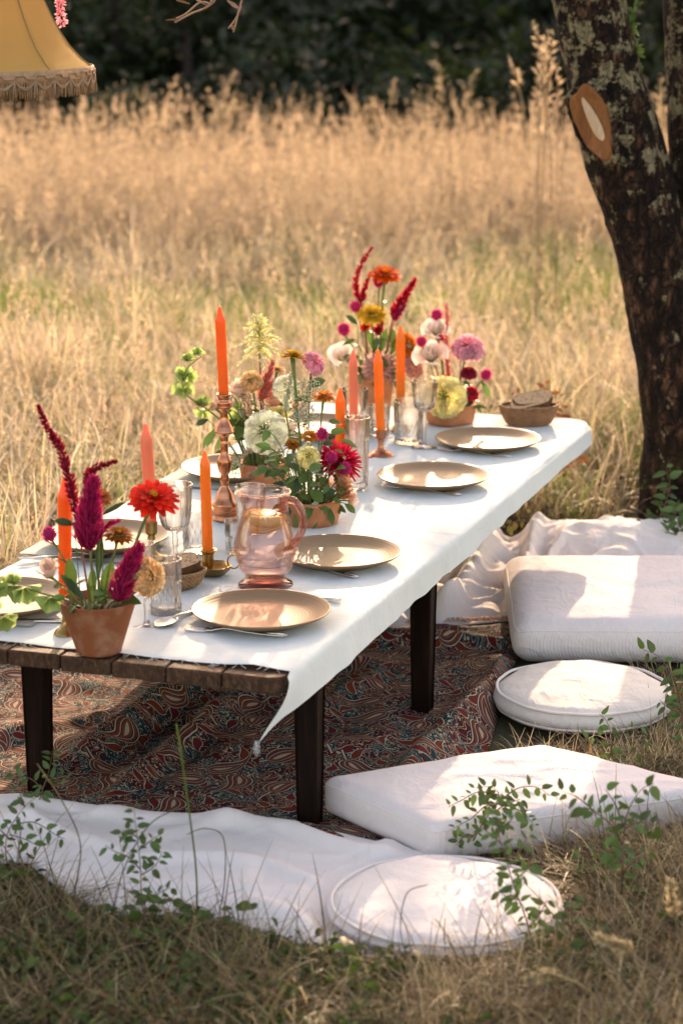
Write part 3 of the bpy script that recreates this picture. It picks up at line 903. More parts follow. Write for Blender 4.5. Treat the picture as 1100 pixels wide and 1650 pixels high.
cutlery(FM, 'fork', (463, 1026), (262, 1015), 'silver fork lying in front of the plate before the pink jug')
cutlery(SM, 'spoon', (335, 975), (268, 1008), 'silver spoon with its bowl beside the champagne flute')
cutlery(KM, 'knife', (550, 969), (380, 960), 'silver knife handle peeping out from the plate before the pink jug')
cutlery(FM, 'fork', (577, 932), (445, 903), 'silver fork at the near rim of the plate by the jug handle')
cutlery(KM, 'knife', (643, 882), (500, 872), 'silver knife end peeping out from the plate by the jug handle')
cutlery(FM, 'fork', (742, 799), (600, 782), 'silver fork under the near rim of the plate before the copper candlestick')
cutlery(KM, 'knife', (789, 760), (660, 752), 'silver knife end peeping out behind the plate before the copper candlestick')
cutlery(FM, 'fork', (824, 738), (690, 724), 'silver fork at the near rim of the plate before the bread basket')
cutlery(KM, 'knife', (866, 704), (750, 700), 'silver knife end peeping out from the plate before the bread basket')
cutlery(KM, 'knife', (-40, 1004), (86, 1003), 'silver knife in front of the plate under the green bell flowers')
cutlery(FM, 'fork', (30, 905), (120, 900), 'silver fork handle at the left table edge below the coral candle', 0.004)
cutlery(SM, 'spoon', (32, 912), (128, 908), 'silver spoon handle at the left table edge below the coral candle', 0.004)
cutlery(FM, 'fork', (195, 895), (275, 858), 'silver fork with tines beside the cut wine glass')
# ------------------------------------------------------------------ glassware
MAT['crystal'] = M_glass('cut_crystal', (0.998, 0.998, 0.995), 0.68, 0.85)
MAT['clear_glass'] = M_glass('clear_glass', (0.99, 0.99, 0.985), 0.88, 0.9)
MAT['pink_glass'] = M_glass('pink_glass', (0.988, 0.885, 0.87), 0.97, 0.45, body=(0.97, 0.72, 0.65))
MAT['pink_solid'] = M_glass('thick_pink_glass', (0.955, 0.68, 0.64), 0.70, 0.8, body=(0.96, 0.64, 0.60))
MAT['water'] = M_glass('water', (0.985, 0.985, 0.98), 0.97, 0.35)

def shell(outer, wall, floor_z):
    inn = [(max(0.0, r - wall), z) for r, z in outer if z > floor_z]
    return outer + list(reversed(inn)) + [(0, floor_z)]
def interp(prof, m):
    out = []
    for a, b in zip(prof[:-1], prof[1:]):
        for i in range(m): out.append((a[0] + (b[0] - a[0]) * i / m, a[1] + (b[1] - a[1]) * i / m))
    return out + [prof[-1]]
def cut_mod(k, slant, amp, z0, z1, kind):
    def f(a, z, r):
        if z < z0 or z > z1: return r
        w = min(1, (z - z0) / 0.006, (z1 - z) / 0.006)
        if kind == 'diamond': d = max(abs(math.sin(k * a + slant * z)), abs(math.sin(k * a - slant * z)))
        elif kind == 'flute': d = abs(math.sin(k * a))
        else: d = abs(math.sin(k * a + slant * z))
        return r - amp * w * d
    return f
def tumbler(px, py, r_top, r_bot, h, label, kind='diamond', mat='crystal', z0=0.2, z1=0.7):
    c = at(px, py, CL + 0.001)
    mb = MB(); M = Matrix.Translation(c)
    prof = [(0, 0.0), (r_bot * 0.9, 0.0), (r_bot, 0.003)] + [(r_bot + (r_top - r_bot) * t, 0.003 + (h - 0.003) * t) for t in np.linspace(0.04, 1, 22)]
    outer = prof
    inner = [(max(0, r - (0.0024 if z > (z1 + 0.02) * h else 0.0042)), z + (0 if z < h * 0.98 else 0.0004)) for r, z in prof if z > 0.011]
    full = outer + list(reversed(inner)) + [(0, 0.010)]
    k = {'diamond': 9, 'flute': 8, 'slant': 11}[kind]
    n_out = len(outer)
    md = cut_mod(k, 95, 0.0026, z0 * h, z1 * h, kind)
    cnt = [0]
    mb.lathe(outer, 108, M, md); mb.lathe(list(reversed(inner)) + [(0, 0.010)], 48, M)
    # rounded lip
    lip = [M @ Vector(((r_top - 0.0012) * math.cos(a), (r_top - 0.0012) * math.sin(a), h)) for a in np.linspace(0, 2 * math.pi, 49)]
    mb.tube(lip, 0.0013, 6, False)
    o = mb.build('tumbler', MAT[mat], origin=c)
    for i_, pl_ in enumerate(o.data.polygons):
        if i_ < 108 * (n_out - 1): pl_.use_smooth = False
    return tag(o, label, 'glass', 'drinking glasses on the table')
def stem_glass(name, px, py, r_rim, bowl_h, h, r_foot, label, kind='flute', r_mid=None, cat='glass'):
    c = at(px, py, CL + 0.001)
    t = thing(name, label, cat, c, 'drinking glasses on the table')
    M = Matrix.Translation(c)
    zb = h - bowl_h
    r_mid = r_mid or r_rim * 0.92
    outer = [(0.004, zb - 0.004), (0.009, zb), (r_mid * 0.55, zb + bowl_h * 0.05), (r_mid * 0.82, zb + bowl_h * 0.15), (r_mid * 0.95, zb + bowl_h * 0.3), (r_mid, zb + bowl_h * 0.5), ((r_mid + r_rim) / 2, zb + bowl_h * 0.78), (r_rim, h)]
    outer = interp(outer, 3)
    b = MB()
    b.lathe(outer, 96, M, cut_mod(7, 60, 0.0026, zb + bowl_h * 0.1, zb + bowl_h * 0.72, kind))
    b.lathe([(max(0, r - 0.0022), z + 0.0004) for r, z in reversed(outer) if z > zb + 0.008] + [(0, zb + 0.007)], 48, M)
    b.tube([M @ Vector(((r_rim - 0.0011) * math.cos(a), (r_rim - 0.0011) * math.sin(a), h)) for a in np.linspace(0, 2 * math.pi, 49)], 0.0012, 6, False)
    b.build('bowl', MAT['crystal'], t)
    s = MB()
    s.lathe([(0.0075, 0.0075), (0.005, 0.014), (0.0045, zb * 0.4), (0.0058, zb * 0.7), (0.0052, zb * 0.9), (0.006, zb - 0.004)], 8, M)
    s.build('stem', MAT['crystal'], t, smooth=False)
    f = MB()
    f.lathe([(0, 0), (r_foot * 0.97, 0), (r_foot, 0.0012), (r_foot * 0.97, 0.0024), (r_foot * 0.5, 0.0038), (0.0085, 0.0068), (0, 0.0072)], 48, M)
    f.build('foot', MAT['crystal'], t)
    return t
stem_glass('wine_glass', 283, 903, 0.037, 0.100, 0.160, 0.032, 'cut crystal wine glass behind the red zinnia and the bread slice')
stem_glass('wine_glass', 683, 722, 0.033, 0.075, 0.168, 0.032, 'cut crystal wine glass before the pale yellow dahlia', 'diamond')
stem_glass('champagne_flute', 237, 1012, 0.019, 0.100, 0.163, 0.0255, 'slender crystal flute right of the conical flowerpot', 'flute', 0.0175)
tumbler(318, 889, 0.0345, 0.029, 0.091, 'diamond cut tumbler between the crystal wine glass and the orange candle', 'diamond', z0=0.02, z1=0.75)
tumbler(268, 988, 0.0305, 0.030, 0.106, 'pattern cut tumbler standing before the bread, beside the spoon', 'diamond', z0=0.06, z1=0.62)
tumbler(384, 889, 0.029, 0.026, 0.066, 'small plain tumbler half hidden behind the left of the pink jug', 'slant', 'clear_glass', z0=0.1, z1=0.5)
tumbler(404, 858, 0.033, 0.028, 0.102, 'fluted tumbler rising right behind the rim of the pink jug', 'flute', z0=0.1, z1=0.7)
tumbler(575, 788, 0.029, 0.025, 0.168, 'tall cut highball glass before the coral candle', 'slant', z0=0.05, z1=0.72)
tumbler(658, 714, 0.0385, 0.036, 0.108, 'wide crystal tumbler beside the copper candlestick holding an orange candle', 'slant', z0=0.03, z1=0.5)
tumbler(571, 692, 0.036, 0.030, 0.105, 'plain glass behind the coral candle in front of the far flowerpot', 'slant', 'clear_glass', z0=0.1, z1=0.45)
tumbler(611, 700, 0.028, 0.025, 0.075, 'small glass behind the orange candle in the copper candlestick', 'diamond', z0=0.1, z1=0.5)

# ------------------------------------------------------------------ jug of water
jc = at(428, 944, CL + 0.001)
jug = thing('water_jug', 'ribbed pink glass jug of water with lemon slices', 'jug', jc)
JM = Matrix.Translation(jc)
jp = [(0.053, 0.0015), (0.0537, 0.004), (0.052, 0.0075), (0.044, 0.010), (0.0395, 0.014), (0.041, 0.022), (0.047, 0.031), (0.0525, 0.038), (0.0535, 0.042), (0.0515, 0.0455), (0.0555, 0.050), (0.0595, 0.055), (0.0595, 0.059), (0.0575, 0.0625), (0.0615, 0.067), (0.0645, 0.072), (0.0645, 0.076), (0.0622, 0.0795), (0.0625, 0.084), (0.061, 0.092), (0.057, 0.108), (0.0515, 0.127), (0.047, 0.145), (0.0448, 0.160), (0.0455, 0.172), (0.0482, 0.182), (0.0512, 0.1905)]
def spout(a, z, r):
    d = (a - math.radians(200) + math.pi) % (2 * math.pi) - math.pi
    return r + 0.010 * max(0, (z - 0.165) / 0.025) * math.exp(-(d / 0.35) ** 2)
b = MB()
b.lathe(jp[4:], 72, JM, spout)
b.lathe([(r - 0.003, z + 0.0005) for r, z in reversed(jp[5:])] + [(0, 0.021)], 72, JM, spout)
b.tube([JM @ Vector((spout(a, 0.1908, 0.0497) * math.cos(a), spout(a, 0.1908, 0.0497) * math.sin(a), 0.1908)) for a in np.linspace(0, 2 * math.pi, 73)], 0.0019, 8, False)
b.build('body', MAT['pink_glass'], jug)
b = MB(); b.lathe([(0, 0.0008)] + jp[:5] + [(0, 0.0145)], 60, JM); b.build('foot', M_glass('deep_pink_glass', (0.93, 0.52, 0.45), 0.6, 0.8, body=(0.94, 0.45, 0.36)), jug)
mj = mpp(jc.y)
def jxz(px, py, dy=0.0): return Vector((jc.x + (px - 428) * mj, jc.y + dy - (px - 428) * mj * 0.35, jc.z + (944 - py) * mj / 0.963))
b = MB()
b.tube(smooth_path([jxz(461, 822), jxz(457, 812), jxz(463, 804), jxz(474, 804), jxz(484, 814), jxz(489, 831), jxz(487, 850), jxz(479, 866), jxz(468, 876), jxz(464, 886)], 6), [0.0035] + [0.0068] * 5 + [0.0076] * 40 + [0.009] * 9, 14)
b.build('handle', MAT['pink_solid'], jug)
b = MB()
b.lathe([(0, 0.023), (0.036, 0.024), (0.0435, 0.031), (0.050, 0.042), (0.0545, 0.055), (0.0600, 0.072), (0.058, 0.09), (0.053, 0.108), (0.0478, 0.127), (0.0445, 0.141), (0, 0.141)], 60, JM)
b.build('water', MAT['water'], jug)
MAT['lemon'] = M_plain('lemon_flesh', (0.85, 0.55, 0.08), (0.90, 0.68, 0.20), 60, 0.35, trans=0.3)
MAT['peel'] = M_plain('lemon_peel', (0.72, 0.36, 0.02), (0.80, 0.45, 0.04), 80, 0.4, bump=0.2, trans=0.2)
for dx, dz, tx, ty, lab in ((-0.002, 0.137, 0.16, 0.10, 'lemon slice floating on top in the pink glass jug'), (0.004, 0.127, 0.22, -0.20, 'lemon slice tilted below another in the pink glass jug')):
    c = jc + Vector((dx, 0, dz))
    M = Matrix.Translation(c) @ Matrix.Rotation(tx, 4, 'X') @ Matrix.Rotation(ty, 4, 'Y')
    t = thing('lemon_slice', lab, 'lemon', c, 'lemon slices in the jug')
    b = MB(); b.lathe([(0, -0.003), (0.034, -0.003), (0.034, 0.003), (0, 0.003)], 40, M); b.build('flesh', MAT['lemon'], t)
    b = MB(); b.lathe([(0.034, -0.0034), (0.039, -0.0028), (0.0395, 0), (0.039, 0.0028), (0.034, 0.0034)], 40, M); b.build('peel', MAT['peel'], t)
    b = MB()
    for q in range(9):
        a = 2 * math.pi * q / 9
        b.tube([M @ Vector((0.004 * math.cos(a), 0.004 * math.sin(a), 0.0031)), M @ Vector((0.033 * math.cos(a), 0.033 * math.sin(a), 0.0031))], 0.0007, 4)
    b.build('membrane', M_plain('lemon_pith', (0.80, 0.72, 0.50)), t)

# ------------------------------------------------------------------ candles and their holders
def candle(pos, r, h, mat, label, tilt=(0, 0)):
    t = thing('candle', label, 'candle', pos, 'taper candles on the table')
    M = Matrix.Translation(pos) @ Matrix.Rotation(tilt[0], 4, 'Y') @ Matrix.Rotation(tilt[1], 4, 'X')
    b = MB()
    prof = [(0, 0), (r * 0.96, 0)] + [(r * (0.97 + 0.03 * t_), h * 0.88 * t_) for t_ in (0.05, 0.3, 0.6, 0.95)] + [(r * 1.0, h - r * 2.6), (r * 0.86, h - r * 2.2), (r * 0.55, h - r * 1.3), (r * 0.40, h - r * 0.6), (r * 0.30, h - r * 0.15), (r * 0.12, h), (0, h)]
    b.lathe(prof, 26, M, lambda a, z, rr: rr * (1 + 0.012 * nz(math.cos(a) * 2, math.sin(a) * 2, z * 30)))
    b.build('wax', MAT[mat], t)
    w = MB(); w.tube([M @ Vector((0, 0, h - 0.002)), M @ Vector((0.0006, 0, h + 0.004)), M @ Vector((0.004, 0.001, h + 0.011))], 0.0011, 5)
    w.build('wick', MAT['wick'], t)
    return t
def holder(name, px, py, prof, mat, label, n=40, mod=None):
    c = at(px, py, CL + 0.001)
    b = MB(); b.lathe(prof, n, Matrix.Translation(c), mod)
    o = b.build(name, MAT[mat], origin=c)
    tag(o, label, 'candle holder', 'metal candle holders on the table')
    return c, o
# tall copper candlestick
s_ = 0.0002597
raw = [(1605, 0), (1605, 0.0285), (1598, 0.0295), (1570, 0.0292), (1565, 0.0278), (1545, 0.0278), (1540, 0.0292), (1510, 0.0292), (1500, 0.0285), (1490, 0.0296), (1462, 0.0292), (1450, 0.028), (1430, 0.0225), (1400, 0.019), (1370, 0.0175), (1345, 0.014), (1320, 0.0095), (1300, 0.008), (1285, 0.0082), (1275, 0.0098), (1262, 0.0105), (1235, 0.0095), (1215, 0.0088), (1200, 0.0105), (1192, 0.0128), (1180, 0.0132), (1150, 0.0152), (1115, 0.0165), (1085, 0.0155), (1055, 0.0118), (1030, 0.0085), (960, 0.0084), (952, 0.0096), (944, 0.0096), (938, 0.0084), (900, 0.0092), (876, 0.0112), (868, 0.0145), (858, 0.0205), (850, 0.0218), (842, 0.0215), (830, 0.0195), (805, 0.0178), (798, 0.0165), (770, 0.0122), (740, 0.0090), (700, 0.0084), (675, 0.0098), (658, 0.0132), (648, 0.0155), (636, 0.0158), (625, 0.0148), (610, 0.0155), (598, 0.0158), (586, 0.0125), (570, 0.0118), (552, 0.0135), (538, 0.0162), (530, 0.0166), (527, 0.0155), (535, 0.011), (560, 0.0108), (560, 0)]
cs1, _ = holder('candlestick', 363, 838, [(r, (1605 - y) * s_) for y, r in raw], 'copper', 'tall turned copper candlestick holding an orange candle beside the pink jug', 48)
candle(cs1 + Vector((0, 0, (1605 - 556) * s_)), 0.0112, 0.196, 'wax_deep', 'tall deep orange candle in the tall copper candlestick', (-0.035, 0))
# brass chamberstick
c = at(342, 926, CL + 0.001)
t = thing('chamberstick', 'small brass chamberstick with a deep dish and ring handle left of the pink jug', 'candle holder', c, 'metal candle holders on the table')
b = MB(); M = Matrix.Translation(c)
b.lathe([(0, 0), (0.020, 0.0), (0.028, 0.004), (0.034, 0.011), (0.0375, 0.019), (0.0385, 0.0195), (0.0375, 0.0205), (0.0330, 0.0125), (0.026, 0.0055), (0.010, 0.0035), (0, 0.003)], 48, M, lambda a, z, r: r * (1 + 0.05 * math.cos(6 * a) * (z > 0.01)))
b.build('dish', MAT['brass'], t)
b = MB(); cc_ = c + Vector((-0.008, 0, 0)); M = Matrix.Translation(cc_)
b.lathe([(0.007, 0.003), (0.0085, 0.012), (0.0105, 0.018), (0.0115, 0.03), (0.0115, 0.042), (0.0135, 0.047), (0.0185, 0.0505), (0.019, 0.0515), (0.0180, 0.0525), (0.0118, 0.0495), (0.011, 0.03), (0, 0.03)], 36, M)
b.build('cup', MAT['brass'], t)
b = MB(); hc = c + Vector((0.043, 0, 0.027)); b.tube([hc + Vector((0.012 * math.cos(a), 0, 0.014 * math.sin(a))) for a in np.linspace(0, 2 * math.pi, 29)], 0.0018, 8, False)
b.build('ring_handle', MAT['brass'], t)
candle(cc_ + Vector((0, 0, 0.031)), 0.0108, 0.222, 'wax_orange', 'orange candle in the brass chamberstick left of the pink jug', (-0.018, 0))
def simple_holder(px, py, h, rb, mat, label, cup_r=0.0135):
    pr = [(0, 0), (rb * 0.97, 0), (rb, 0.002), (rb * 0.98, 0.004), (rb * 0.90, 0.0055), (rb * 0.86, 0.0085), (rb * 0.6, 0.0125), (rb * 0.32, 0.019), (0.0068, 0.0265), (0.0062, h * 0.5), (0.0085, h * 0.57), (0.0072, h * 0.63), (cup_r * 0.85, h * 0.68), (cup_r * 0.95, h * 0.72), (cup_r * 0.92, h * 0.94), (cup_r * 1.15, h * 0.98), (cup_r * 1.18, h), (cup_r * 0.92, h - 0.001), (cup_r * 0.90, h * 0.8), (0, h * 0.8)]
    return holder('candlestick', px, py, pr, mat, label)[0]
def set_candle(px, py, h, rb, mat, hl, ytop, r, wax, cl, dx=0.0):
    c = simple_holder(px, py, h, rb, mat, hl)
    m = mpp(c.y)
    z1 = c.z + (py - ytop) * m / 0.968
    p = c + Vector((0, 0, h * 0.8))
    candle(p, r, z1 - p.z, wax, cl, (dx, 0))
set_candle(245, 902, 0.082, 0.028, 'brass', 'brass candlestick holding a coral candle, behind the red zinnia', 684, 0.0122, 'wax_coral', 'coral pink candle rising behind the red zinnia', -0.035)
set_candle(107, 1022, 0.072, 0.0225, 'brass', 'brass candlestick mostly hidden behind the conical flowerpot', 772, 0.0125, 'wax_deep', 'orange coral candle behind the magenta plumes of the conical flowerpot', 0.02)
set_candle(548, 782, 0.045, 0.026, 'copper', 'candlestick hidden behind the crimson dahlia', 627, 0.0115, 'wax_orange', 'short orange candle right behind the crimson dahlia', 0.0)
set_candle(570, 738, 0.04, 0.026, 'copper', 'low candlestick seen through the tall highball glass', 567, 0.0108, 'wax_coral', 'coral candle standing behind the tall highball glass', -0.01)
set_candle(613, 736, 0.068, 0.033, 'copper', 'copper candlestick with a round foot behind a brown plate', 566, 0.0112, 'wax_orange', 'bright orange candle in the copper candlestick with a round foot', -0.04)
set_candle(645, 694, 0.075, 0.028, 'brass', 'slim brass candlestick seen through the wide crystal tumbler', 528, 0.0118, 'wax_orange', 'orange candle behind the wide crystal tumbler, by the marigold', -0.01)

# ------------------------------------------------------------------ flowerpots
def pot(name, px, py, prof, mat, label, soil_z, soil_r):
    c = at(px, py, CL + 0.001)
    t = thing(name, label, 'flowerpot', c, 'terracotta flowerpots on the table')
    b = MB(); b.lathe(prof, 56, Matrix.Translation(c), lambda a, z, r: r * (1 + 0.006 * nz(math.cos(a), math.sin(a), z * 10)))
    b.build('pot', MAT[mat], t)
    b = MB(); b.lathe([(soil_r, soil_z - 0.004), (soil_r * 0.9, soil_z), (soil_r * 0.5, soil_z + 0.003), (0, soil_z + 0.004)], 30, Matrix.Translation(c))
    b.build('soil', MAT['soil'], t)
    return c
potN = pot('flowerpot', 160, 1050, [(0, 0), (0.036, 0), (0.0405, 0.003), (0.0415, 0.008), (0.068, 0.094), (0.0685, 0.0965), (0.066, 0.0975), (0.0635, 0.095), (0.058, 0.078), (0, 0.07)], 'old_terracotta', 'weathered conical terracotta pot at the bare plank end of the table', 0.086, 0.061)
def bowl_prof(r, h): return [(0, 0), (r * 0.84, 0), (r * 0.9, 0.003), (r * 0.95, h * 0.3), (r, h * 0.8), (r, h * 0.98), (r * 0.985, h), (r * 0.92, h), (r * 0.9, h * 0.8), (0, h * 0.7)]
potB = pot('flower_bowl', 500, 842, bowl_prof(0.066, 0.055), 'terracotta', 'low terracotta bowl of flowers behind the handle of the pink jug', 0.046, 0.06)
potA = pot('flower_bowl', 425, 781, bowl_prof(0.056, 0.055), 'terracotta', 'low terracotta bowl of flowers beside the tall copper candlestick', 0.046, 0.05)
potC = pot('flowerpot', 604, 664, [(0, 0), (0.036, 0), (0.038, 0.004), (0.051, 0.085), (0.053, 0.087), (0.053, 0.098), (0.0505, 0.1), (0.047, 0.097), (0.045, 0.085), (0, 0.08)], 'terracotta', 'tapered clay pot of flowers behind the coral and orange candles', 0.09, 0.046)
potD = pot('flower_bowl', 725, 681, bowl_prof(0.0665, 0.052), 'terracotta', 'low terracotta bowl of flowers at the far end by a pale yellow dahlia', 0.044, 0.06)

# ------------------------------------------------------------------ bread and baskets
MAT['wicker'] = M_plain('wicker', (0.36, 0.17, 0.075), (0.22, 0.10, 0.045), 60, 0.6, bump=0.2)
MAT['wicker_dark'] = M_plain('brown_wicker', (0.42, 0.23, 0.105), (0.24, 0.12, 0.05), 60, 0.6, bump=0.2)
MAT['crust'] = M_plain('bread_crust', (0.16, 0.065, 0.025), (0.09, 0.035, 0.015), 50, 0.75, bump=0.6, bscale=90, bdist=0.003)
k = NT('bread_crumb'); vec = k.coord()
h1 = k.noise(vec, 150, 4, 0.6)
k.set('Base Color', k.mix(k.ramp(h1, [(0.36, 1.0), (0.46, 0.0)]), k.mix(k.noise(vec, 40, 3), (0.60, 0.40, 0.23), (0.46, 0.28, 0.15)), (0.17, 0.08, 0.04)))
k.set('Roughness', 0.9); k.set('Normal', k.bump(h1, 0.8, 0.003)); MAT['crumb'] = k.m
def basket(px, py, rx, ry, h, rot, mat, label, open_=1.0):
    c = at(px, py, CL + 0.001)
    t = thing('bread_basket', label, 'basket', c, 'small woven bread baskets')
    R = Matrix.Translation(c) @ Matrix.Rotation(rot, 4, 'Z')
    w = MB(); ns = 34
    rows = 9
    for i in range(rows):
        q = i / (rows - 1)
        f = 0.68 + 0.32 * q ** 0.6
        pts = []
        for kk in range(ns * 4 + 1):
            a = 2 * math.pi * kk / (ns * 4)
            wv = 0.0017 * math.sin(a * ns + i * math.pi)
            pts.append(R @ Vector(((rx * f + wv) * math.cos(a), (ry * f + wv) * math.sin(a), 0.003 + h * q)))
        w.tube(pts, h / rows * 0.58, 6, False)
    w.build('weave', MAT[mat], t)
    s = MB()
    for kk in range(ns):
        a = 2 * math.pi * kk / ns
        s.tube([R @ Vector((rx * f_ * math.cos(a), ry * f_ * math.sin(a), z_)) for f_, z_ in ((0.66, 0.001), (0.72, h * 0.12), (0.88, h * 0.5), (0.99, h * 0.95))], 0.0013, 5)
    s.build('stake', MAT[mat], t)
    r = MB()
    for ph in (0, math.pi):
        r.tube([R @ Vector(((rx + 0.0022 * math.sin(a * 30 + ph)) * math.cos(a), (ry + 0.0022 * math.sin(a * 30 + ph)) * math.sin(a), h + 0.004 + 0.002 * math.cos(a * 30 + ph))) for a in np.linspace(0, 2 * math.pi, 181)], 0.0022, 6, False)
    r.build('rim', MAT[mat], t)
    b = MB(); b.lathe([(0, 0.002), (0.66, 0.002), (0.70, 0.005), (0.60, 0.006), (0, 0.006)], 30, R @ Matrix.Diagonal((rx, ry, 1, 1)))
    b.build('base', MAT[mat], t)
    return c
def bread(c, L, W, T, M, label):
    t = thing('bread_slice', label, 'bread', c, 'brown bread slices in the baskets')
    n = 30; out = []
    for i in range(n):
        a = 2 * math.pi * i / n
        x = math.copysign(abs(math.cos(a)) ** 0.7, math.cos(a)) * L / 2
        y = math.copysign(abs(math.sin(a)) ** 0.75, math.sin(a)) * W / 2
        if y > 0: x *= 1.0 + 0.06 * math.sin(math.pi * y / (W / 2))
        f = 1 + 0.05 * nz(math.cos(a) * 2, math.sin(a) * 2, L * 100)
        out.append((x * f, y * f))
    b = MB()
    A = [b.vert(M @ Vector((x * 0.985, y * 0.98, -T / 2))) for x, y in out]; B = [b.vert(M @ Vector((x, y, -T * 0.3))) for x, y in out]
    C = [b.vert(M @ Vector((x, y, T * 0.3))) for x, y in out]; D = [b.vert(M @ Vector((x * 0.985, y * 0.98, T / 2))) for x, y in out]
    for P_, Q_ in ((A, B), (B, C), (C, D)):
        for i in range(n): b.f.append((P_[i], P_[(i + 1) % n], Q_[(i + 1) % n], Q_[i]))
    b.build('crust', MAT['crust'], t)
    b = MB()
    for sg in (-1, 1):
        ctr = b.vert(M @ Vector((0, 0, sg * T * 0.47)))
        r1 = [b.vert(M @ Vector((x * 0.6, y * 0.6, sg * (T * 0.49 + 0.0012 * nz(x * 90, y * 90, sg))))) for x, y in out]
        r2 = [b.vert(M @ Vector((x * 0.97, y * 0.965, sg * T * 0.5))) for x, y in out]
        for i in range(n):
            j = (i + 1) % n
            b.f.append((ctr, r1[i], r1[j])); b.f.append((r1[i], r2[i], r2[j], r1[j]))
    b.build('crumb', MAT['crumb'], t)
bk = basket(284, 946, 0.060, 0.044, 0.028, 0.5, 'wicker_dark', 'brown woven basket of bread behind the pattern cut tumbler')
for i, (dx, dy, dz, rz, tx, lab) in enumerate(((0.012, 0.002, 0.043, 0.75, 0.30, 'slice of seeded brown bread on top of the basket by the chamberstick'), (-0.010, 0.0, 0.024, 0.2, 0.12, 'lower slice of brown bread in the basket by the chamberstick'))):
    c = bk + Vector((dx, dy, dz))
    bread(c, 0.078, 0.046, 0.024, Matrix.Translation(c) @ Matrix.Rotation(rz, 4, 'Z') @ Matrix.Rotation(tx, 4, 'X') @ Matrix.Rotation(-0.12, 4, 'Y'), lab)
bk = basket(851, 684, 0.074, 0.052, 0.046, 0.1, 'wicker', 'honey brown woven basket of bread at the far corner of the table')
for dx, dy, dz, rz, tx, ty, lab in ((0.004, 0.0, 0.052, 0.15, 0.22, -0.20, 'brown bread slice on top in the far corner basket'), (-0.014, 0.012, 0.040, -0.1, 0.1, -0.1, 'brown bread slice underneath in the far corner basket'), (0.012, 0.016, 0.062, 0.3, 0.35, -0.16, 'brown bread slice leaning at the back of the far corner basket')):
    c = bk + Vector((dx, dy, dz))
    bread(c, 0.105, 0.055, 0.017, Matrix.Translation(c) @ Matrix.Rotation(rz, 4, 'Z') @ Matrix.Rotation(tx, 4, 'X') @ Matrix.Rotation(ty, 4, 'Y'), lab)

# ------------------------------------------------------------------ flowers
PM = {
 'burgundy': M_petal('burgundy_petal', (0.20, 0.006, 0.022), (0.42, 0.02, 0.055), 0.4),
 'crimson': M_petal('crimson_petal', (0.34, 0.004, 0.02), (0.70, 0.02, 0.06), 0.4),
 'magenta': M_petal('magenta_petal', (0.38, 0.008, 0.075), (0.68, 0.04, 0.17), 0.45),
 'globe': M_petal('globe_petal', (0.50, 0.012, 0.12), (0.85, 0.09, 0.30), 0.4),
 'red': M_petal('red_petal', (0.62, 0.015, 0.01), (0.90, 0.045, 0.02), 0.4),
 'vermilion': M_petal('vermilion_petal', (0.75, 0.06, 0.008), (0.95, 0.16, 0.012), 0.45),
 'orange': M_petal('orange_petal', (0.60, 0.14, 0.012), (0.85, 0.30, 0.05), 0.35),
 'rust': M_petal('rust_petal', (0.22, 0.05, 0.008), (0.50, 0.17, 0.02), 0.3),
 'yellow': M_petal('golden_petal', (0.60, 0.28, 0.015), (0.85, 0.52, 0.05), 0.35),
 'pale_yellow': M_petal('pale_yellow_petal', (0.92, 0.74, 0.22), (0.97, 0.90, 0.48), 0.42),
 'cream': M_petal('cream_plume', (0.85, 0.78, 0.34), (0.97, 0.93, 0.60), 0.28),
 'ivory': M_petal('ivory_petal', (0.88, 0.84, 0.54), (0.96, 0.94, 0.78), 0.42),
 'blush': M_petal('blush_petal', (0.80, 0.46, 0.34), (0.88, 0.68, 0.57), 0.4),
 'pale_blush': M_petal('pale_blush_petal', (0.88, 0.66, 0.50), (0.95, 0.85, 0.76), 0.40),
 'peach': M_petal('peach_petal', (0.72, 0.38, 0.14), (0.86, 0.62, 0.34), 0.4),
 'coral': M_petal('coral_plume', (0.62, 0.14, 0.12), (0.80, 0.36, 0.30), 0.4),
 'pink': M_petal('pink_petal', (0.80, 0.22, 0.34), (0.92, 0.55, 0.60), 0.45),
 'dusty': M_petal('dusty_pink_petal', (0.66, 0.28, 0.20), (0.76, 0.46, 0.40), 0.35),
 'apricot': M_petal('apricot_comb', (0.60, 0.25, 0.10), (0.82, 0.45, 0.25), 0.3),
 'lace': M_petal('lace_floret', (0.50, 0.54, 0.34), (0.76, 0.77, 0.62), 0.3),
 'silver': M_petal('silver_spike', (0.50, 0.54, 0.36), (0.78, 0.78, 0.66), 0.35),
 'wheat': M_petal('wheat_plume', (0.60, 0.36, 0.24), (0.78, 0.58, 0.44), 0.4),
 'brown': M_petal('brown_spike', (0.30, 0.12, 0.07), (0.52, 0.27, 0.18), 0.3),
}
def rings(mb, M, spec, R):
    for (n, r0, L, el, W, z, curl, cup) in spec:
        ph = random.random() * 6.28
        for i in range(n):
            a = ph + 2 * math.pi * i / n + random.uniform(-0.06, 0.06)
            e = el + random.uniform(-0.1, 0.1)
            rad = Vector((math.cos(a), math.sin(a), 0)); tan = Vector((-math.sin(a), math.cos(a), 0))
            d = rad * math.cos(e) + Vector((0, 0, math.sin(e)))
            nrm = tan.cross(d)
            if nrm.z < 0 and el < 1.2: nrm = -nrm
            x = d.cross(nrm)
            Q = Matrix((x, d, nrm)).transposed().to_4x4(); Q.translation = rad * r0 * R + Vector((0, 0, z * R))
            mb.petal(M @ Q, L * R * random.uniform(0.92, 1.06), W * R, curl, cup, 3)
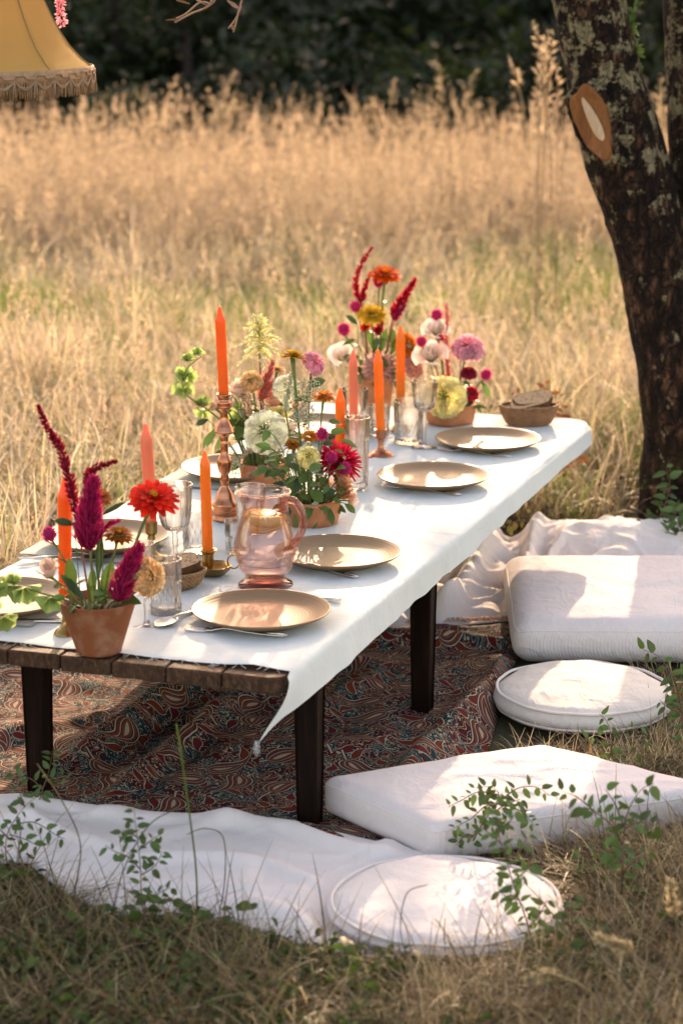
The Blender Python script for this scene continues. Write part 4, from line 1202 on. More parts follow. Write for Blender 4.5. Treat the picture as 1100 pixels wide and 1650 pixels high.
def h_zinnia(mb, M, R):
    rings(mb, M, [(15, 0.12, 0.88, 0.02, 0.34, 0.0, -0.10, 0.10), (16, 0.10, 0.84, 0.13, 0.34, 0.04, -0.08, 0.12), (14, 0.10, 0.76, 0.26, 0.32, 0.08, -0.08, 0.12), (13, 0.08, 0.62, 0.42, 0.28, 0.13, -0.06, 0.15), (10, 0.06, 0.42, 0.65, 0.22, 0.16, 0, 0.2), (8, 0.03, 0.28, 1.0, 0.14, 0.18, 0, 0.2)], R)
def h_sphere(mb, M, R, n=140, L=0.42, W=0.26, lo=-0.35, cup=0.35, curl=0.25, tilt=0.35):
    ga = math.pi * (3 - math.sqrt(5))
    for i in range(n):
        z = 1 - (1 - lo) * (i + 0.5) / n
        r = math.sqrt(max(0, 1 - z * z)); a = ga * i
        nrm = Vector((r * math.cos(a), r * math.sin(a), z))
        down = Vector((z * math.cos(a), z * math.sin(a), -r))
        d = (nrm * (1 - tilt) + down * tilt + Vector((random.uniform(-.08, .08), random.uniform(-.08, .08), 0))).normalized()
        t_ = nrm.cross(down).normalized()
        up = t_.cross(d) * -1
        up = d.cross(t_)
        if up.dot(nrm) < 0: up = -up
        x = d.cross(up)
        Q = Matrix((x, d, up)).transposed().to_4x4(); Q.translation = nrm * R * (0.58 - 0.1 * (1 - r))
        mb.petal(M @ Q, L * R * (0.75 + 0.35 * r), W * R * (0.6 + 0.45 * r), curl, cup, 3)
def h_dahlia(mb, M, R, n=190):
    ga = math.pi * (3 - math.sqrt(5))
    for i in range(n):
        z = 1 - 1.30 * (i + 0.5) / n
        r = math.sqrt(max(0, 1 - z * z)); a = ga * i
        nrm = Vector((r * math.cos(a), r * math.sin(a), z * 0.82)).normalized()
        tan = Vector((-math.sin(a), math.cos(a), 0))
        down = tan.cross(nrm); down = down if down.z < 0 else -down
        tl = min(0.80, 0.15 + 0.85 * math.sqrt(max(0, 1 - z)))
        d = (nrm * (1 - tl) + down * tl + tan * random.uniform(-.28, .28) + nrm * random.uniform(-.1, .22)).normalized()
        x = d.cross(nrm).normalized(); up = x.cross(d)
        Q = Matrix((x, d, up)).transposed().to_4x4()
        sz = (0.5 + 0.5 * r) * random.uniform(0.8, 1.15)
        p = Vector((r * math.cos(a), r * math.sin(a), z * 0.82)) * R * 0.74
        Q.translation = p - d * R * 0.12 * sz
        mb.petal(M @ Q, 0.40 * R * sz, 0.27 * R * sz, 0.30, 0.42, 3, 0.25, 0.45)
def h_mum(mb, M, R):
    rings(mb, M, [(30, 0.1, 0.92, -0.2, 0.17, 0.0, -0.1, 0.3), (30, 0.1, 0.92, 0.0, 0.17, 0.02, -0.05, 0.3), (30, 0.1, 0.90, 0.2, 0.17, 0.05, 0.0, 0.3), (26, 0.1, 0.86, 0.42, 0.16, 0.08, 0.1, 0.3), (22, 0.08, 0.78, 0.66, 0.15, 0.1, 0.15, 0.3), (14, 0.06, 0.62, 0.95, 0.1, 0.12, 0.2, 0.3), (10, 0.04, 0.5, 1.25, 0.09, 0.12, 0.2, 0.3)], R)
def h_globe(mb, M, R):
    mb.cur = (0.2, 0.4); mb.blob(M @ Vector((0, 0, R * 0.9)), R * 0.82, 10, 7, (1, 1, 1.1))
    ga = math.pi * (3 - math.sqrt(5))
    for i in range(110):
        z = 1 - 2 * (i + 0.5) / 110; r = math.sqrt(1 - z * z); a = ga * i
        nrm = Vector((r * math.cos(a), r * math.sin(a), z * 1.1))
        Q = frame(nrm * R * 0.74 + Vector((0, 0, R * 0.9)), nrm, random.random() * 6)
        Q = Q @ Matrix.Rotation(math.pi / 2 - 0.3, 4, 'X')
        mb.petal(M @ Q, R * 0.42, R * 0.2, 0.1, 0.2, 2, 0.1, 0.8)
def h_rose(mb, M, R, n=13):
    for i in range(n):
        q = i / (n - 1)
        rad = R * (0.10 + 0.80 * q ** 1.1); hh = R * (0.95 - 0.35 * q); a0 = i * 2.4; span = 2.6 - 0.9 * q
        mb.cur = (0.5, random.random())
        rows = []
        for u_ in range(6):
            t_ = u_ / 5
            row = []
            for w_ in range(8):
                s = w_ / 7 - 0.5
                a = a0 + s * span
                flare = rad * (0.45 + 0.60 * t_ ** 0.8) + (0.14 * R * q * t_ ** 4) + 0.03 * R * math.sin(s * 9 + i) * t_ ** 2
                z = hh * t_ * (1 - 0.35 * (2 * s) ** 4) - 0.12 * R * q * t_ ** 5 + 0.05 * R * math.sin(s * 11 + i * 2) * t_ ** 2
                row.append(mb.vert(M @ Vector((flare * math.cos(a), flare * math.sin(a), z)), t_))
            rows.append(row)
        for A, B in zip(rows[:-1], rows[1:]):
            for j in range(7): mb.f.append((A[j], A[j + 1], B[j + 1], B[j]))
def plume_along(mb, path, wid, n, L, W, fwd=1.2, jitter=0.5, seg=2):
    path = [Vector(p) for p in path]
    cum = [0]
    for a, b in zip(path[:-1], path[1:]): cum.append(cum[-1] + (b - a).length)
    for i in range(n):
        q = random.random()
        s = q * cum[-1]; j = 0
        while j < len(path) - 2 and cum[j + 1] < s: j += 1
        t_ = (s - cum[j]) / max(1e-9, cum[j + 1] - cum[j])
        p = path[j].lerp(path[j + 1], t_); d = (path[j + 1] - path[j]).normalized()
        w = wid(q)
        o_ = d.orthogonal().normalized(); o_ = Matrix.Rotation(random.random() * 6.283, 3, d) @ o_
        dd = (d * fwd + o_ * 1.0 + Vector((random.uniform(-1, 1), random.uniform(-1, 1), random.uniform(-1, 1))) * jitter * 0.5).normalized()
        Q = frame(p + o_ * w * random.random() ** 0.5, dd, random.random() * 6.28) @ Matrix.Rotation(math.pi / 2, 4, 'X')
        mb.petal(Q, L * random.uniform(0.6, 1.2) * (0.5 + 0.5 * min(1, w / max(1e-6, wid(0.3)))), W, random.uniform(-0.2, 0.2), 0.2, seg, 0.1, 0.8)
def pxm(Y): return mpp(Y)
def leaf_on(name, mat, t, base, dirv, L, W, curl=-0.25, up=(0, 0, 1)):
    b = MB(); d = Vector(dirv).normalized(); n_ = Vector(up); x = d.cross(n_).normalized(); n_ = x.cross(d)
    Q = Matrix((x, d, n_)).transposed().to_4x4(); Q.translation = Vector(base)
    b.petal(Q, L, W, curl, 0.14, 6, 0.03, 0.25)
    return b.build(name, MAT[mat], t)
HEADS = {'zinnia': h_zinnia, 'dahlia': h_dahlia, 'chrysanthemum': h_mum, 'globe_amaranth': h_globe, 'rose': h_rose}
def flower(kind, px, py, size, pot_c, pot_h, color, label, dy=0.0, face=(0, -0.35, 0.9), stem='stem', leaves=1, spread=0.6, name=None, head=None, sr=0.0018, group=None, side=None):
    Y = pot_c.y + dy
    hp = atd(px, py, Y); R = size / 2 * pxm(Y) * (1.16 if kind != 'globe_amaranth' else 1.1)
    base = pot_c + Vector((max(-0.04, min(0.04, (hp.x - pot_c.x) * spread * 0.5)), max(-0.03, min(0.03, dy * 0.5)), pot_h))
    t = thing(name or kind, label, 'flower', base, group)
    fd = Vector(face).normalized()
    M = frame(hp, fd, random.random() * 6)
    M.translation = hp - fd * R * 0.25
    b = MB(); (head or HEADS[kind])(b, M, R); b.build('flower_head', PM[color], t)
    if kind in ('zinnia',):
        b = MB()
        for i in range(24):
            a = random.random() * 6.28; r = R * 0.17 * random.random() ** 0.5
            b.blob(M @ Vector((r * math.cos(a), r * math.sin(a), R * 0.34)), R * 0.045, 5, 3)
        b.build('flower_centre', PM['yellow'], t)
    end = M.translation - fd * R * 0.04
    ctrl = Vector((base.x * 0.5 + end.x * 0.5, base.y * 0.5 + end.y * 0.5, base.z + (end.z - base.z) * 0.6))
    ctrl -= Vector((fd.x, fd.y, 0)) * 0.02
    path = bez(base - Vector((0, 0, 0.008)), ctrl, end, 10)
    b = MB(); b.tube(path, [sr * 1.1] * 8 + [sr * 1.2, sr * 1.6, sr * 2.2], 7)
    if kind in ('zinnia', 'dahlia', 'chrysanthemum', 'rose'):
        b.lathe([(0, -R * 0.10), (R * 0.22, 0), (R * 0.36, R * 0.12), (R * 0.30, R * 0.2)], 12, M)
    b.build('stem', MAT[stem], t)
    for i in range(leaves):
        q = path[random.randint(3, 7)]
        a = random.random() * 6.28
        leaf_on('leaf', 'leaf' if random.random() < 0.7 else 'dark_leaf', t, q, (math.cos(a), math.sin(a) * 0.6, random.uniform(0.1, 0.6)), random.uniform(0.03, 0.05), random.uniform(0.011, 0.018), -0.3)
    return t
def spike(name, pts, pot_c, pot_h, color, label, dy=0.0, w=0.006, n=260, L=0.010, W=0.004, stem='red_stem', prof=None, leaves=0, fwd=0.8, group=None, jitter=0.5):
    # plume or spike through photo points, tip first
    Y = pot_c.y + dy
    P = [atd(x, y, Y + 0.0) for x, y in pts]
    for i, p in enumerate(P): p.y += 0.008 * nz(i * 1.3, w * 100, dy * 10)
    P = list(reversed(P))
    base = pot_c + Vector((max(-0.035, min(0.035, (P[0].x - pot_c.x) * 0.4)), max(-0.03, min(0.03, dy * 0.5)), pot_h))
    t = thing(name, label, 'flower', base, group)
    path = smooth_path(P, 5)
    prof = prof or (lambda q: w * (1 - q) ** 0.7 * min(1, 0.45 + q * 4))
    b = MB()
    b.cur = (0.2, 0.3); b.tube(path, [max(0.0006, prof(i / (len(path) - 1)) * 0.55) for i in range(len(path))], 7)
    plume_along(b, path, prof, n, L, W, fwd, jitter)
    b.build('flower_head', PM[color], t)
    b = MB(); ctrl = (base + P[0]) / 2 + Vector((0, 0, 0.01))
    b.tube(bez(base - Vector((0, 0, 0.008)), ctrl, P[0], 8), 0.0019, 7); b.build('stem', MAT[stem], t)
    for i in range(leaves):
        q = base.lerp(P[0], random.uniform(0.3, 0.9)); a = random.random() * 6.28
        leaf_on('leaf', 'dark_leaf', t, q, (math.cos(a), 0.6 * math.sin(a), random.uniform(0.1, 0.6)), random.uniform(0.035, 0.05), random.uniform(0.010, 0.015))
    return t
def umbel(px, py, size, pot_c, pot_h, label, dy=0.0, face=(0, -0.6, 0.6)):
    Y = pot_c.y + dy; hp = atd(px, py, Y); R = size / 2 * pxm(Y)
    base = pot_c + Vector((max(-0.03, min(0.03, (hp.x - pot_c.x) * 0.3)), dy * 0.3, pot_h))
    t = thing('lace_flower', label, 'flower', base, 'lacy white umbels in the middle bowls')
    M = frame(hp, face); root = M @ Vector((0, 0, -R * 0.9))
    f, s = MB(), MB()
    for i in range(26):
        a = i * 2.4; r = R * 0.86 * math.sqrt((i + 0.5) / 26)
        c = M @ Vector((r * math.cos(a), r * math.sin(a), R * 0.12 - 0.25 * r * r / R + random.uniform(-.05, .05) * R))
        s.tube([root, root.lerp(c, 0.6) + (M.to_3x3() @ Vector((0, 0, -0.03 * R))), c], 0.0004, 4)
        for j in range(16):
            e = c + (M.to_3x3() @ Vector((random.gauss(0, .085), random.gauss(0, .085), random.uniform(0, 0.09)))) * R
            s.tube([c - (M.to_3x3() @ Vector((0, 0, 0.08 * R))), e], 0.00022, 3, False)
            f.cur = (random.random(), random.random()); f.blob(e, R * random.uniform(0.026, 0.04), 4, 3)
    f.build('flower_head', PM['lace'], t)
    s.tube(bez(base - Vector((0, 0, 0.008)), (base + root) / 2 + Vector((0, 0, 0.02)), root, 8), 0.0012, 6)
    s.build('stem', MAT['stem'], t)
def bells(pts, cups, pot_c, pot_h, label, dy=0.0, cup_r=0.016):
    Y = pot_c.y + dy
    P = [atd(x, y, Y) for x, y in pts]
    base = pot_c + Vector((max(-0.04, min(0.04, (P[-1].x - pot_c.x) * 0.5)), dy * 0.3, pot_h))
    t = thing('bells_of_ireland', label, 'flower', base)
    b = MB(); path = smooth_path([base - Vector((0, 0, 0.008))] + list(reversed(P)), 6)
    b.tube(path, [0.0026 - 0.0013 * i / len(path) for i in range(len(path))], 7); b.build('stem', MAT['stem'], t)
    for (x, y, s) in cups:
        c = atd(x, y, Y); near = min(path, key=lambda p: (p - c).length)
        d = (c - near); d = d.normalized() if d.length > 0.004 else Vector((random.uniform(-.5, .5), -0.8, random.uniform(-.2, .5))).normalized()
        d = (d + Vector((random.uniform(-.5, .5), -0.7, random.uniform(-.4, .3)))).normalized()
        for j in range(3):
            dj = (Matrix.Rotation(j * 2.1, 3, 'Z') @ d + Vector((0, -0.2, 0.25))).normalized()
            r = cup_r * s * random.uniform(0.8, 1.05)
            M = frame(c + dj * r * 0.1 - d * r * 0.5, dj)
            b = MB()
            prof = [(0.0008, 0), (r * 0.35, r * 0.25), (r * 0.62, r * 0.6), (r * 0.82, r * 0.95), (r * 1.02, r * 1.2)]
            sd = random.random() * 9
            for_r = lambda a, z, rr: rr * (1 + 0.16 * (z / r) * math.sin(5 * a + sd))
            b.cur = (0.5, random.random()); b.lathe(prof, 15, M, for_r)
            for ii in range(len(b.v)): b.c[ii] = (min(1, (Vector(b.v[ii]) - M.translation).length / (r * 1.5)), b.c[ii][1])
            b.build('bell', MAT['bells'], t)
def loose_leaf(px, py, px2, py2, pot_c, pot_h, label, W=0.02, dy=-0.02, mat='leaf', curl=-0.1):
    Y = pot_c.y + dy
    a, b_ = atd(px, py, Y), atd(px2, py2, Y - 0.012)
    base = pot_c + Vector((max(-0.045, min(0.045, (a.x - pot_c.x) * 0.8)), dy * 0.6, pot_h))
    t = thing('leaf_sprig', label, 'leaf', base, 'green leaves among the flowers')
    s = MB(); s.tube(bez(base - Vector((0, 0, .006)), (base + a) / 2 + Vector((0, 0, 0.012)), a, 6), 0.0011, 5); s.build('stem', MAT['stem'], t)
    d = b_ - a
    leaf_on('leaf', mat, t, a, d, d.length, W, curl, up=(0.15, -0.75, 0.65))
NH = 0.088
# --- conical pot at the near end
spike('amaranth', [(62, 654), (78, 690), (97, 722), (108, 752), (115, 785), (121, 815), (124, 838)], potN, NH, 'burgundy', 'long burgundy amaranth spike curving up from the conical flowerpot', -0.005, 0.0095, 520, 0.011, 0.0042, prof=lambda q: 0.0088 * (1 - q) ** 0.75 * min(1, 0.35 + 2 * q))
spike('amaranth', [(188, 743), (172, 747), (155, 754), (143, 765), (137, 782)], potN, NH, 'burgundy', 'short burgundy amaranth spike bending towards the red zinnia', 0.01, 0.006, 240, 0.009, 0.0036)
spike('celosia', [(152, 772), (147, 800), (143, 835), (143, 866), (146, 886)], potN, NH, 'magenta', 'tall feathery magenta celosia plume in the conical flowerpot', -0.03, 0.024, 1500, 0.020, 0.0026, prof=lambda q: 0.024 * min(1, (q * 5 + 0.25)) * (1 - q) ** 0.5, fwd=1.9, stem='stem')
spike('celosia', [(194, 838), (180, 842), (168, 850), (160, 862)], potN, NH, 'magenta', 'thin magenta celosia wisp beside the tall plume', -0.02, 0.005, 160, 0.010, 0.0025, fwd=1.6, stem='stem')
spike('celosia', [(226, 880), (216, 898), (205, 922), (196, 948), (190, 968)], potN, NH, 'magenta', 'lower magenta celosia plume next to the peach dahlia', -0.045, 0.021, 1100, 0.018, 0.0026, prof=lambda q: 0.021 * min(1, (q * 5 + 0.3)) * (1 - q) ** 0.5, fwd=1.7, stem='stem')
flower('dahlia', 243, 927, 58, potN, NH, 'peach', 'ruffled peach dahlia hanging over the rim of the conical flowerpot', -0.03, (0.72, -0.45, 0.35), leaves=0)
flower('zinnia', 249, 797, 74, potN, NH, 'red', 'bright red zinnia on a long bent stem over the conical flowerpot', 0.0, (0.12, -0.42, 0.85), sr=0.0026, leaves=0)
flower('zinnia', 192, 858, 46, potN, NH, 'rust', 'rusty brown zinnia between the magenta plumes', 0.02, (0.1, -0.2, 0.95))
flower('zinnia', 166, 797, 34, potN, NH, 'rust', 'small rust red flower peeping out behind the tall magenta plume', 0.03, (0.5, -0.3, 0.7), leaves=0)
flower('globe_amaranth', 83, 868, 22, potN, NH, 'globe', 'magenta globe amaranth left of the conical flowerpot', -0.01, (-0.3, -0.1, 0.9), leaves=2, sr=0.0014, group=None)
flower('rose', 80, 924, 40, potN, NH, 'blush', 'drooping blush rose bud at the left of the conical flowerpot', -0.03, (-0.1, -0.35, 0.95), leaves=0, head=lambda mb, M, R: h_rose(mb, M @ Matrix.Diagonal((0.85, 0.85, 1.75, 1)), R, 9))
bells([(-40, 1010), (-10, 955), (30, 945), (75, 958), (110, 968)], [(38, 953, 1.15), (-2, 952, 1.1), (82, 968, 1.05), (6, 1000, 1.1), (22, 938, 0.8), (-30, 980, 1.2)], potN, NH, 'green bells of Ireland reaching left out of the conical flowerpot', -0.03, 0.017)
for i, (a, b_, c_, d_, w, m, lab) in enumerate([(118, 962, 112, 900, 0.022, 'leaf', 'broad green leaf left of the tall magenta plume stem'), (165, 968, 180, 905, 0.024, 'leaf', 'broad green leaf under the lower magenta plume'), (158, 930, 163, 865, 0.016, 'dark_leaf', 'dark narrow leaf right of the tall magenta plume'), (120, 845, 88, 838, 0.016, 'dark_leaf', 'dark leaf sticking out left beside the orange coral candle'), (165, 830, 200, 808, 0.010, 'dark_leaf', 'slim dark leaf pointing right above the rusty zinnia'), (200, 960, 215, 940, 0.018, 'dark_leaf', 'dark leaf under the ruffled peach dahlia'), (135, 965, 100, 925, 0.018, 'dark_leaf', 'dark green leaf beside the blush rose bud'), (148, 970, 150, 915, 0.016, 'leaf', 'green leaf before the stems of the conical flowerpot')]):
    loose_leaf(a, b_, c_, d_, potN, NH, lab, w, -0.025 + 0.01 * (i % 3), m)
# --- bowl A beside the copper candlestick
AH = 0.046
bells([(325, 574), (305, 590), (294, 612), (300, 635), (322, 652), (350, 672), (378, 700)], [(318, 570, 0.75), (302, 580, 0.85), (294, 603, 0.9), (306, 606, 0.9), (296, 630, 1.15), (326, 652, 1.2), (324, 664, 0.8)], potA, AH, 'arching green bells of Ireland left of the tall copper candlestick', 0.0, 0.0165)
bells([(392, 640), (386, 672), (392, 700), (405, 730)], [(383, 672, 1.3), (394, 690, 1.1), (402, 705, 1.2)], potA, AH, 'green bells of Ireland behind the ivory dahlia', 0.01, 0.017)
flower('rose', 386, 627, 44, potA, AH, 'blush', 'blush pink rose right of the tall candle base', 0.0, (-0.3, -0.1, 0.95), leaves=1)
flower('rose', 345, 655, 24, potA, AH, 'blush', 'small pink rosebud left of the tall copper candlestick', 0.0, (-0.7, -0.1, 0.6), leaves=2)
flower('rose', 444, 645, 58, potA, AH, 'blush', 'wide open blush rose above the ivory dahlia', 0.02, (0.1, -0.3, 0.95), leaves=1)
flower('rose', 480, 657, 30, potA, AH, 'blush', 'small blush rose partly hidden by the lacy umbels', 0.02, (0.3, -0.4, 0.9), leaves=0)
def h_spray(mb, M, R):
    for i in range(30):
        a = i * 2.4; q = (i + 0.5) / 30; el = 1.45 - 1.75 * q
        d = Vector((math.cos(a) * math.cos(el), math.sin(a) * math.cos(el), math.sin(el)))
        p0 = Vector((0, 0, R * (0.9 - 1.1 * q))); L = R * random.uniform(0.75, 1.1)
        P = [M @ (p0 + d * L * t_ + Vector((0, 0, -0.45 * L * t_ * t_))) for t_ in (0, 0.35, 0.7, 1.0)]
        mb.cur = (0.5, random.random()); mb.tube(P, [R * .04, R * .05, R * .04, R * .01], 5)
        plume_along(mb, P, lambda q_: R * 0.07 * (1.1 - q_), 34, R * 0.20, R * 0.06, 1.2, 0.6)
flower('celosia', 418, 548, 66, potA, AH, 'cream', 'pale cream yellow celosia plume standing highest in the middle flowers', 0.0, (0, -0.1, 1), 'red_stem', leaves=2, head=h_spray)
spike('celosia', [(440, 582), (434, 600), (426, 622), (420, 645)], potA, AH, 'coral', 'coral pink celosia plume left of the yellow zinnia stem', -0.01, 0.010, 480, 0.016, 0.0024, fwd=1.4, stem='red_stem')
spike('celosia', [(462, 606), (450, 612), (436, 624), (424, 642)], potA, AH, 'coral', 'coral pink celosia plume bending right under the golden zinnia', -0.01, 0.009, 380, 0.014, 0.0024, fwd=1.4, stem='red_stem')
flower('zinnia', 448, 662, 38, potA, AH, 'pale_yellow', 'pale yellow zinnia seen from its green back beside the ivory dahlia', -0.03, (0.0, 0.62, 0.75), leaves=0)
flower('dahlia', 425, 694, 64, potA, AH, 'ivory', 'large ivory pompon dahlia facing out above the terracotta bowl', -0.105, (-0.25, -0.85, 0.4), leaves=0, sr=0.0026)
flower('zinnia', 472, 569, 42, potB, AH, 'yellow', 'golden yellow zinnia on a tall green stem beside the pink dahlia', 0.03, (0.1, 0.15, 0.95), sr=0.0026, leaves=3)
flower('dahlia', 508, 583, 38, potB, AH, 'pink', 'pink dahlia on a dark stem behind the lacy umbels', 0.06, (0.75, -0.2, 0.6), 'dark_stem', leaves=1)
umbel(492, 632, 66, potB, AH, 'large airy white lace flower below the pink dahlia', 0.04)
umbel(490, 672, 54, potB, AH, 'airy white lace flower above the rust marigold', 0.0)
umbel(376, 752, 40, potA, AH, 'pale green lace flower hanging before the copper candlestick stem', -0.06, (-0.3, -0.8, 0.2))
flower('zinnia', 521, 635, 36, potB, AH, 'orange', 'orange zinnia on a slender stem by the short orange candle', -0.02, (0, -0.1, 1), leaves=2, sr=0.0016)
flower('zinnia', 472, 714, 22, potB, AH, 'rust', 'small rust marigold right of the ivory dahlia', 0.0, (0.2, -0.5, 0.8), leaves=1)
flower('globe_amaranth', 519, 705, 18, potB, AH, 'globe', 'magenta globe amaranth below the orange zinnia', -0.02, (0, -0.1, 1), leaves=1, sr=0.0013)
flower('globe_amaranth', 533, 743, 18, potB, AH, 'globe', 'magenta globe amaranth in front of the crimson dahlia', -0.05, (0.1, -0.1, 1), leaves=0, sr=0.0013)
flower('globe_amaranth', 554, 761, 19, potB, AH, 'globe', 'magenta globe amaranth lowest beneath the crimson dahlia', -0.05, (0.2, -0.1, 1), leaves=1, sr=0.0013)
flower('chrysanthemum', 550, 738, 68, potB, AH, 'crimson', 'crimson spiky dahlia at the right of the middle flowers', -0.01, (0.45, -0.25, 0.8), 'dark_stem', leaves=2)
spike('celosia', [(498, 713), (488, 726), (480, 742), (475, 760)], potB, AH, 'silver', 'silvery white celosia spike leaning right below the rust marigold', -0.03, 0.009, 300, 0.010, 0.004, stem='stem')
spike('celosia', [(520, 764), (512, 757), (505, 752), (500, 752)], potB, AH, 'silver', 'short silvery white spike below the brown spike', -0.04, 0.006, 130, 0.008, 0.004, stem='stem')
spike('celosia', [(509, 727), (505, 738), (501, 752)], potB, AH, 'brown', 'short brown pink celosia spike left of the magenta globes', -0.03, 0.009, 260, 0.008, 0.004, stem='stem')
spike('celosia', [(512, 808), (507, 813), (504, 820)], potB, AH, 'silver', 'tiny white flower spike over the rim of the terracotta bowl by the jug', -0.06, 0.005, 110, 0.006, 0.003, stem='stem')
def h_comb(mb, M, R):
    for layer in range(3):
        mb.cur = (0.5, random.random()); rows = []
        for i in range(5):
            t_ = i / 4; row = []
            for j in range(49):
                s = j / 48 - 0.5
                w = R * (0.35 + 0.75 * t_)
                x = 2 * w * s; amp = 0.30 * R * t_ ** 2
                row.append(mb.vert(M @ Vector((x + 0.1 * R * math.sin(s * 40 + layer), amp * math.sin(s * 36 + layer * 2.1) + (layer - 1) * 0.16 * R, R * 1.5 * t_ * (1 - 0.5 * s * s) + 0.10 * R * math.sin(s * 47 + layer) * t_)), t_))
            rows.append(row)
        for A, B in zip(rows[:-1], rows[1:]):
            for j in range(48): mb.f.append((A[j], A[j + 1], B[j + 1], B[j]))
flower('cockscomb', 548, 794, 40, potB, AH, 'apricot', 'apricot cockscomb with a crinkled edge over the terracotta bowl', -0.04, (0.35, -0.6, 0.65), leaves=1, head=h_comb, sr=0.003)
flower('rose', 566, 806, 28, potB, AH, 'blush', 'blush petalled flower drooping beside the apricot cockscomb', -0.02, (0.85, -0.2, -0.1), leaves=1)
for pts, lab, w, m in [((512, 817, 492, 858), 'broad pointed green leaf hanging over the front of the terracotta bowl', 0.03, 'leaf'), ((530, 818, 536, 846), 'green leaf hanging down the right of the terracotta bowl', 0.016, 'leaf'), ((556, 812, 572, 826), 'green leaf below the blush petalled flower', 0.016, 'leaf'), ((500, 790, 520, 808), 'green leaf low at the centre of the terracotta bowl', 0.028, 'leaf'), ((487, 815, 478, 850), 'green leaf seen through the pink jug handle', 0.024, 'leaf'), ((478, 770, 470, 796), 'round dark leaf behind the jug rim', 0.026, 'dark_leaf'), ((495, 762, 482, 778), 'green leaf left of the magenta globes', 0.024, 'leaf'), ((520, 800, 540, 790), 'green leaf under the apricot cockscomb', 0.020, 'dark_leaf'), ((470, 790, 440, 778), 'dark lobed leaf over the pink jug', 0.022, 'dark_leaf'), ((508, 775, 528, 772), 'small pale leaf between globes and bowl', 0.014, 'leaf')]:
    loose_leaf(*pts, potB, AH, lab, w, -0.05, m)
for pts, lab, w, m in [((350, 690, 326, 722), 'pointed light green leaf left of the copper candlestick', 0.020, 'leaf'), ((358, 700, 352, 724), 'light green leaf against the copper candlestick', 0.014, 'leaf'), ((335, 676, 316, 684), 'dark green leaf tips left of the copper candlestick', 0.016, 'dark_leaf'), ((385, 660, 372, 640), 'fresh green leaf right of the copper candle cup', 0.020, 'leaf'), ((402, 745, 410, 720), 'green leaf inside the bowl beside the lace flower', 0.026, 'dark_leaf'), ((418, 738, 432, 722), 'green leaf under the ivory dahlia', 0.022, 'dark_leaf'), ((436, 740, 455, 730), 'green leaf right under the ivory dahlia', 0.022, 'leaf'), ((498, 622, 523, 612), 'dark ribbed leaf under the pink dahlia', 0.026, 'dark_leaf'), ((452, 650, 468, 665), 'small green leaf by the wide blush rose', 0.014, 'leaf')]:
    loose_leaf(*pts, potA, AH, lab, w, 0.0, m)
for pts, lab in [([(352, 637), (372, 632), (392, 640), (405, 660)], 'wheat pink grass plume crossing the copper candle cup'), ([(392, 736), (402, 727), (418, 724), (432, 734)], 'wheat pink grass plume arching under the ivory dahlia'), ([(398, 766), (412, 756), (428, 752), (444, 762)], 'wheat pink grass plume hanging over the terracotta bowl'), ([(402, 640), (400, 656), (404, 672)], 'wheat pink grass plume left of the ivory dahlia')]:
    spike('grass_plume', pts, potA, AH, 'wheat', lab, -0.055, 0.0035, 150, 0.011, 0.0013, stem='stem', fwd=1.6, prof=lambda q: 0.0035 * (1 - 0.6 * q))
for a_ in ((362, 648, 30, 'blush', 'small blush rosebud under the arching green bells', -0.02), (402, 668, 34, 'pale_blush', 'pale blush rose tucked between copper candlestick and ivory dahlia', 0.0), (462, 690, 30, 'pale_blush', 'pale blush rosebud right of the ivory dahlia', -0.02)):
    flower('rose', a_[0], a_[1], a_[2], potA, AH, a_[3], a_[4], a_[5], (random.uniform(-.4, .4), -0.5, 0.8), leaves=2)
flower('dahlia', 462, 622, 40, potA, AH, 'ivory', 'small ivory dahlia between the coral plumes and the lacy umbels', -0.04, (0.1, -0.7, 0.6), leaves=1)
flower('dahlia', 404, 612, 34, potA, AH, 'peach', 'small peach dahlia under the cream yellow plume', -0.02, (-0.2, -0.6, 0.7), leaves=1)
flower('dahlia', 497, 735, 34, potB, AH, 'pale_yellow', 'small pale yellow dahlia between the silvery spikes', -0.05, (0.0, -0.8, 0.5), leaves=1)
flower('zinnia', 447, 592, 26, potA, AH, 'peach', 'small peach zinnia above the coral pink plume', 0.03, (0.2, -0.1, 1), leaves=2)
flower('zinnia', 500, 700, 26, potB, AH, 'orange', 'small orange zinnia low beneath the lacy umbels', 0.03, (0.0, -0.4, 0.9), leaves=2)
flower('rose', 524, 780, 26, potB, AH, 'blush', 'small blush rosebud behind the apricot cockscomb', 0.02, (0.1, -0.5, 0.8), leaves=2)
spike('celosia', [(470, 600), (466, 620), (462, 640), (460, 662)], potB, AH, 'silver', 'slim silvery spike between the golden and pink flowers', 0.03, 0.008, 240, 0.010, 0.004, stem='stem')
# --- far conical pot
CH = 0.092
spike('amaranth', [(600, 399), (587, 416), (577, 436), (573, 458), (577, 478), (582, 490)], potC, CH, 'crimson', 'tall crimson amaranth spike highest in the far flowerpot', 0.01, 0.008, 300, 0.010, 0.004)
spike('amaranth', [(598, 437), (591, 452), (587, 468), (583, 486)], potC, CH, 'crimson', 'short crimson amaranth spike left of the vermilion zinnia', 0.0, 0.006, 200, 0.009, 0.004)
spike('celosia', [(669, 450), (656, 470), (643, 490), (632, 512)], potC, CH, 'crimson', 'crimson celosia spike leaning right of the vermilion zinnia', 0.0, 0.012, 420, 0.014, 0.004)
spike('celosia', [(652, 492), (644, 502), (634, 516)], potC, CH, 'magenta', 'small magenta celosia spike beside the leaning crimson spike', -0.01, 0.006, 150, 0.011, 0.004)
spike('celosia', [(590, 515), (589, 524), (588, 534)], potC, CH, 'red', 'small red celosia tuft under the golden zinnia', 0.0, 0.009, 160, 0.011, 0.005)
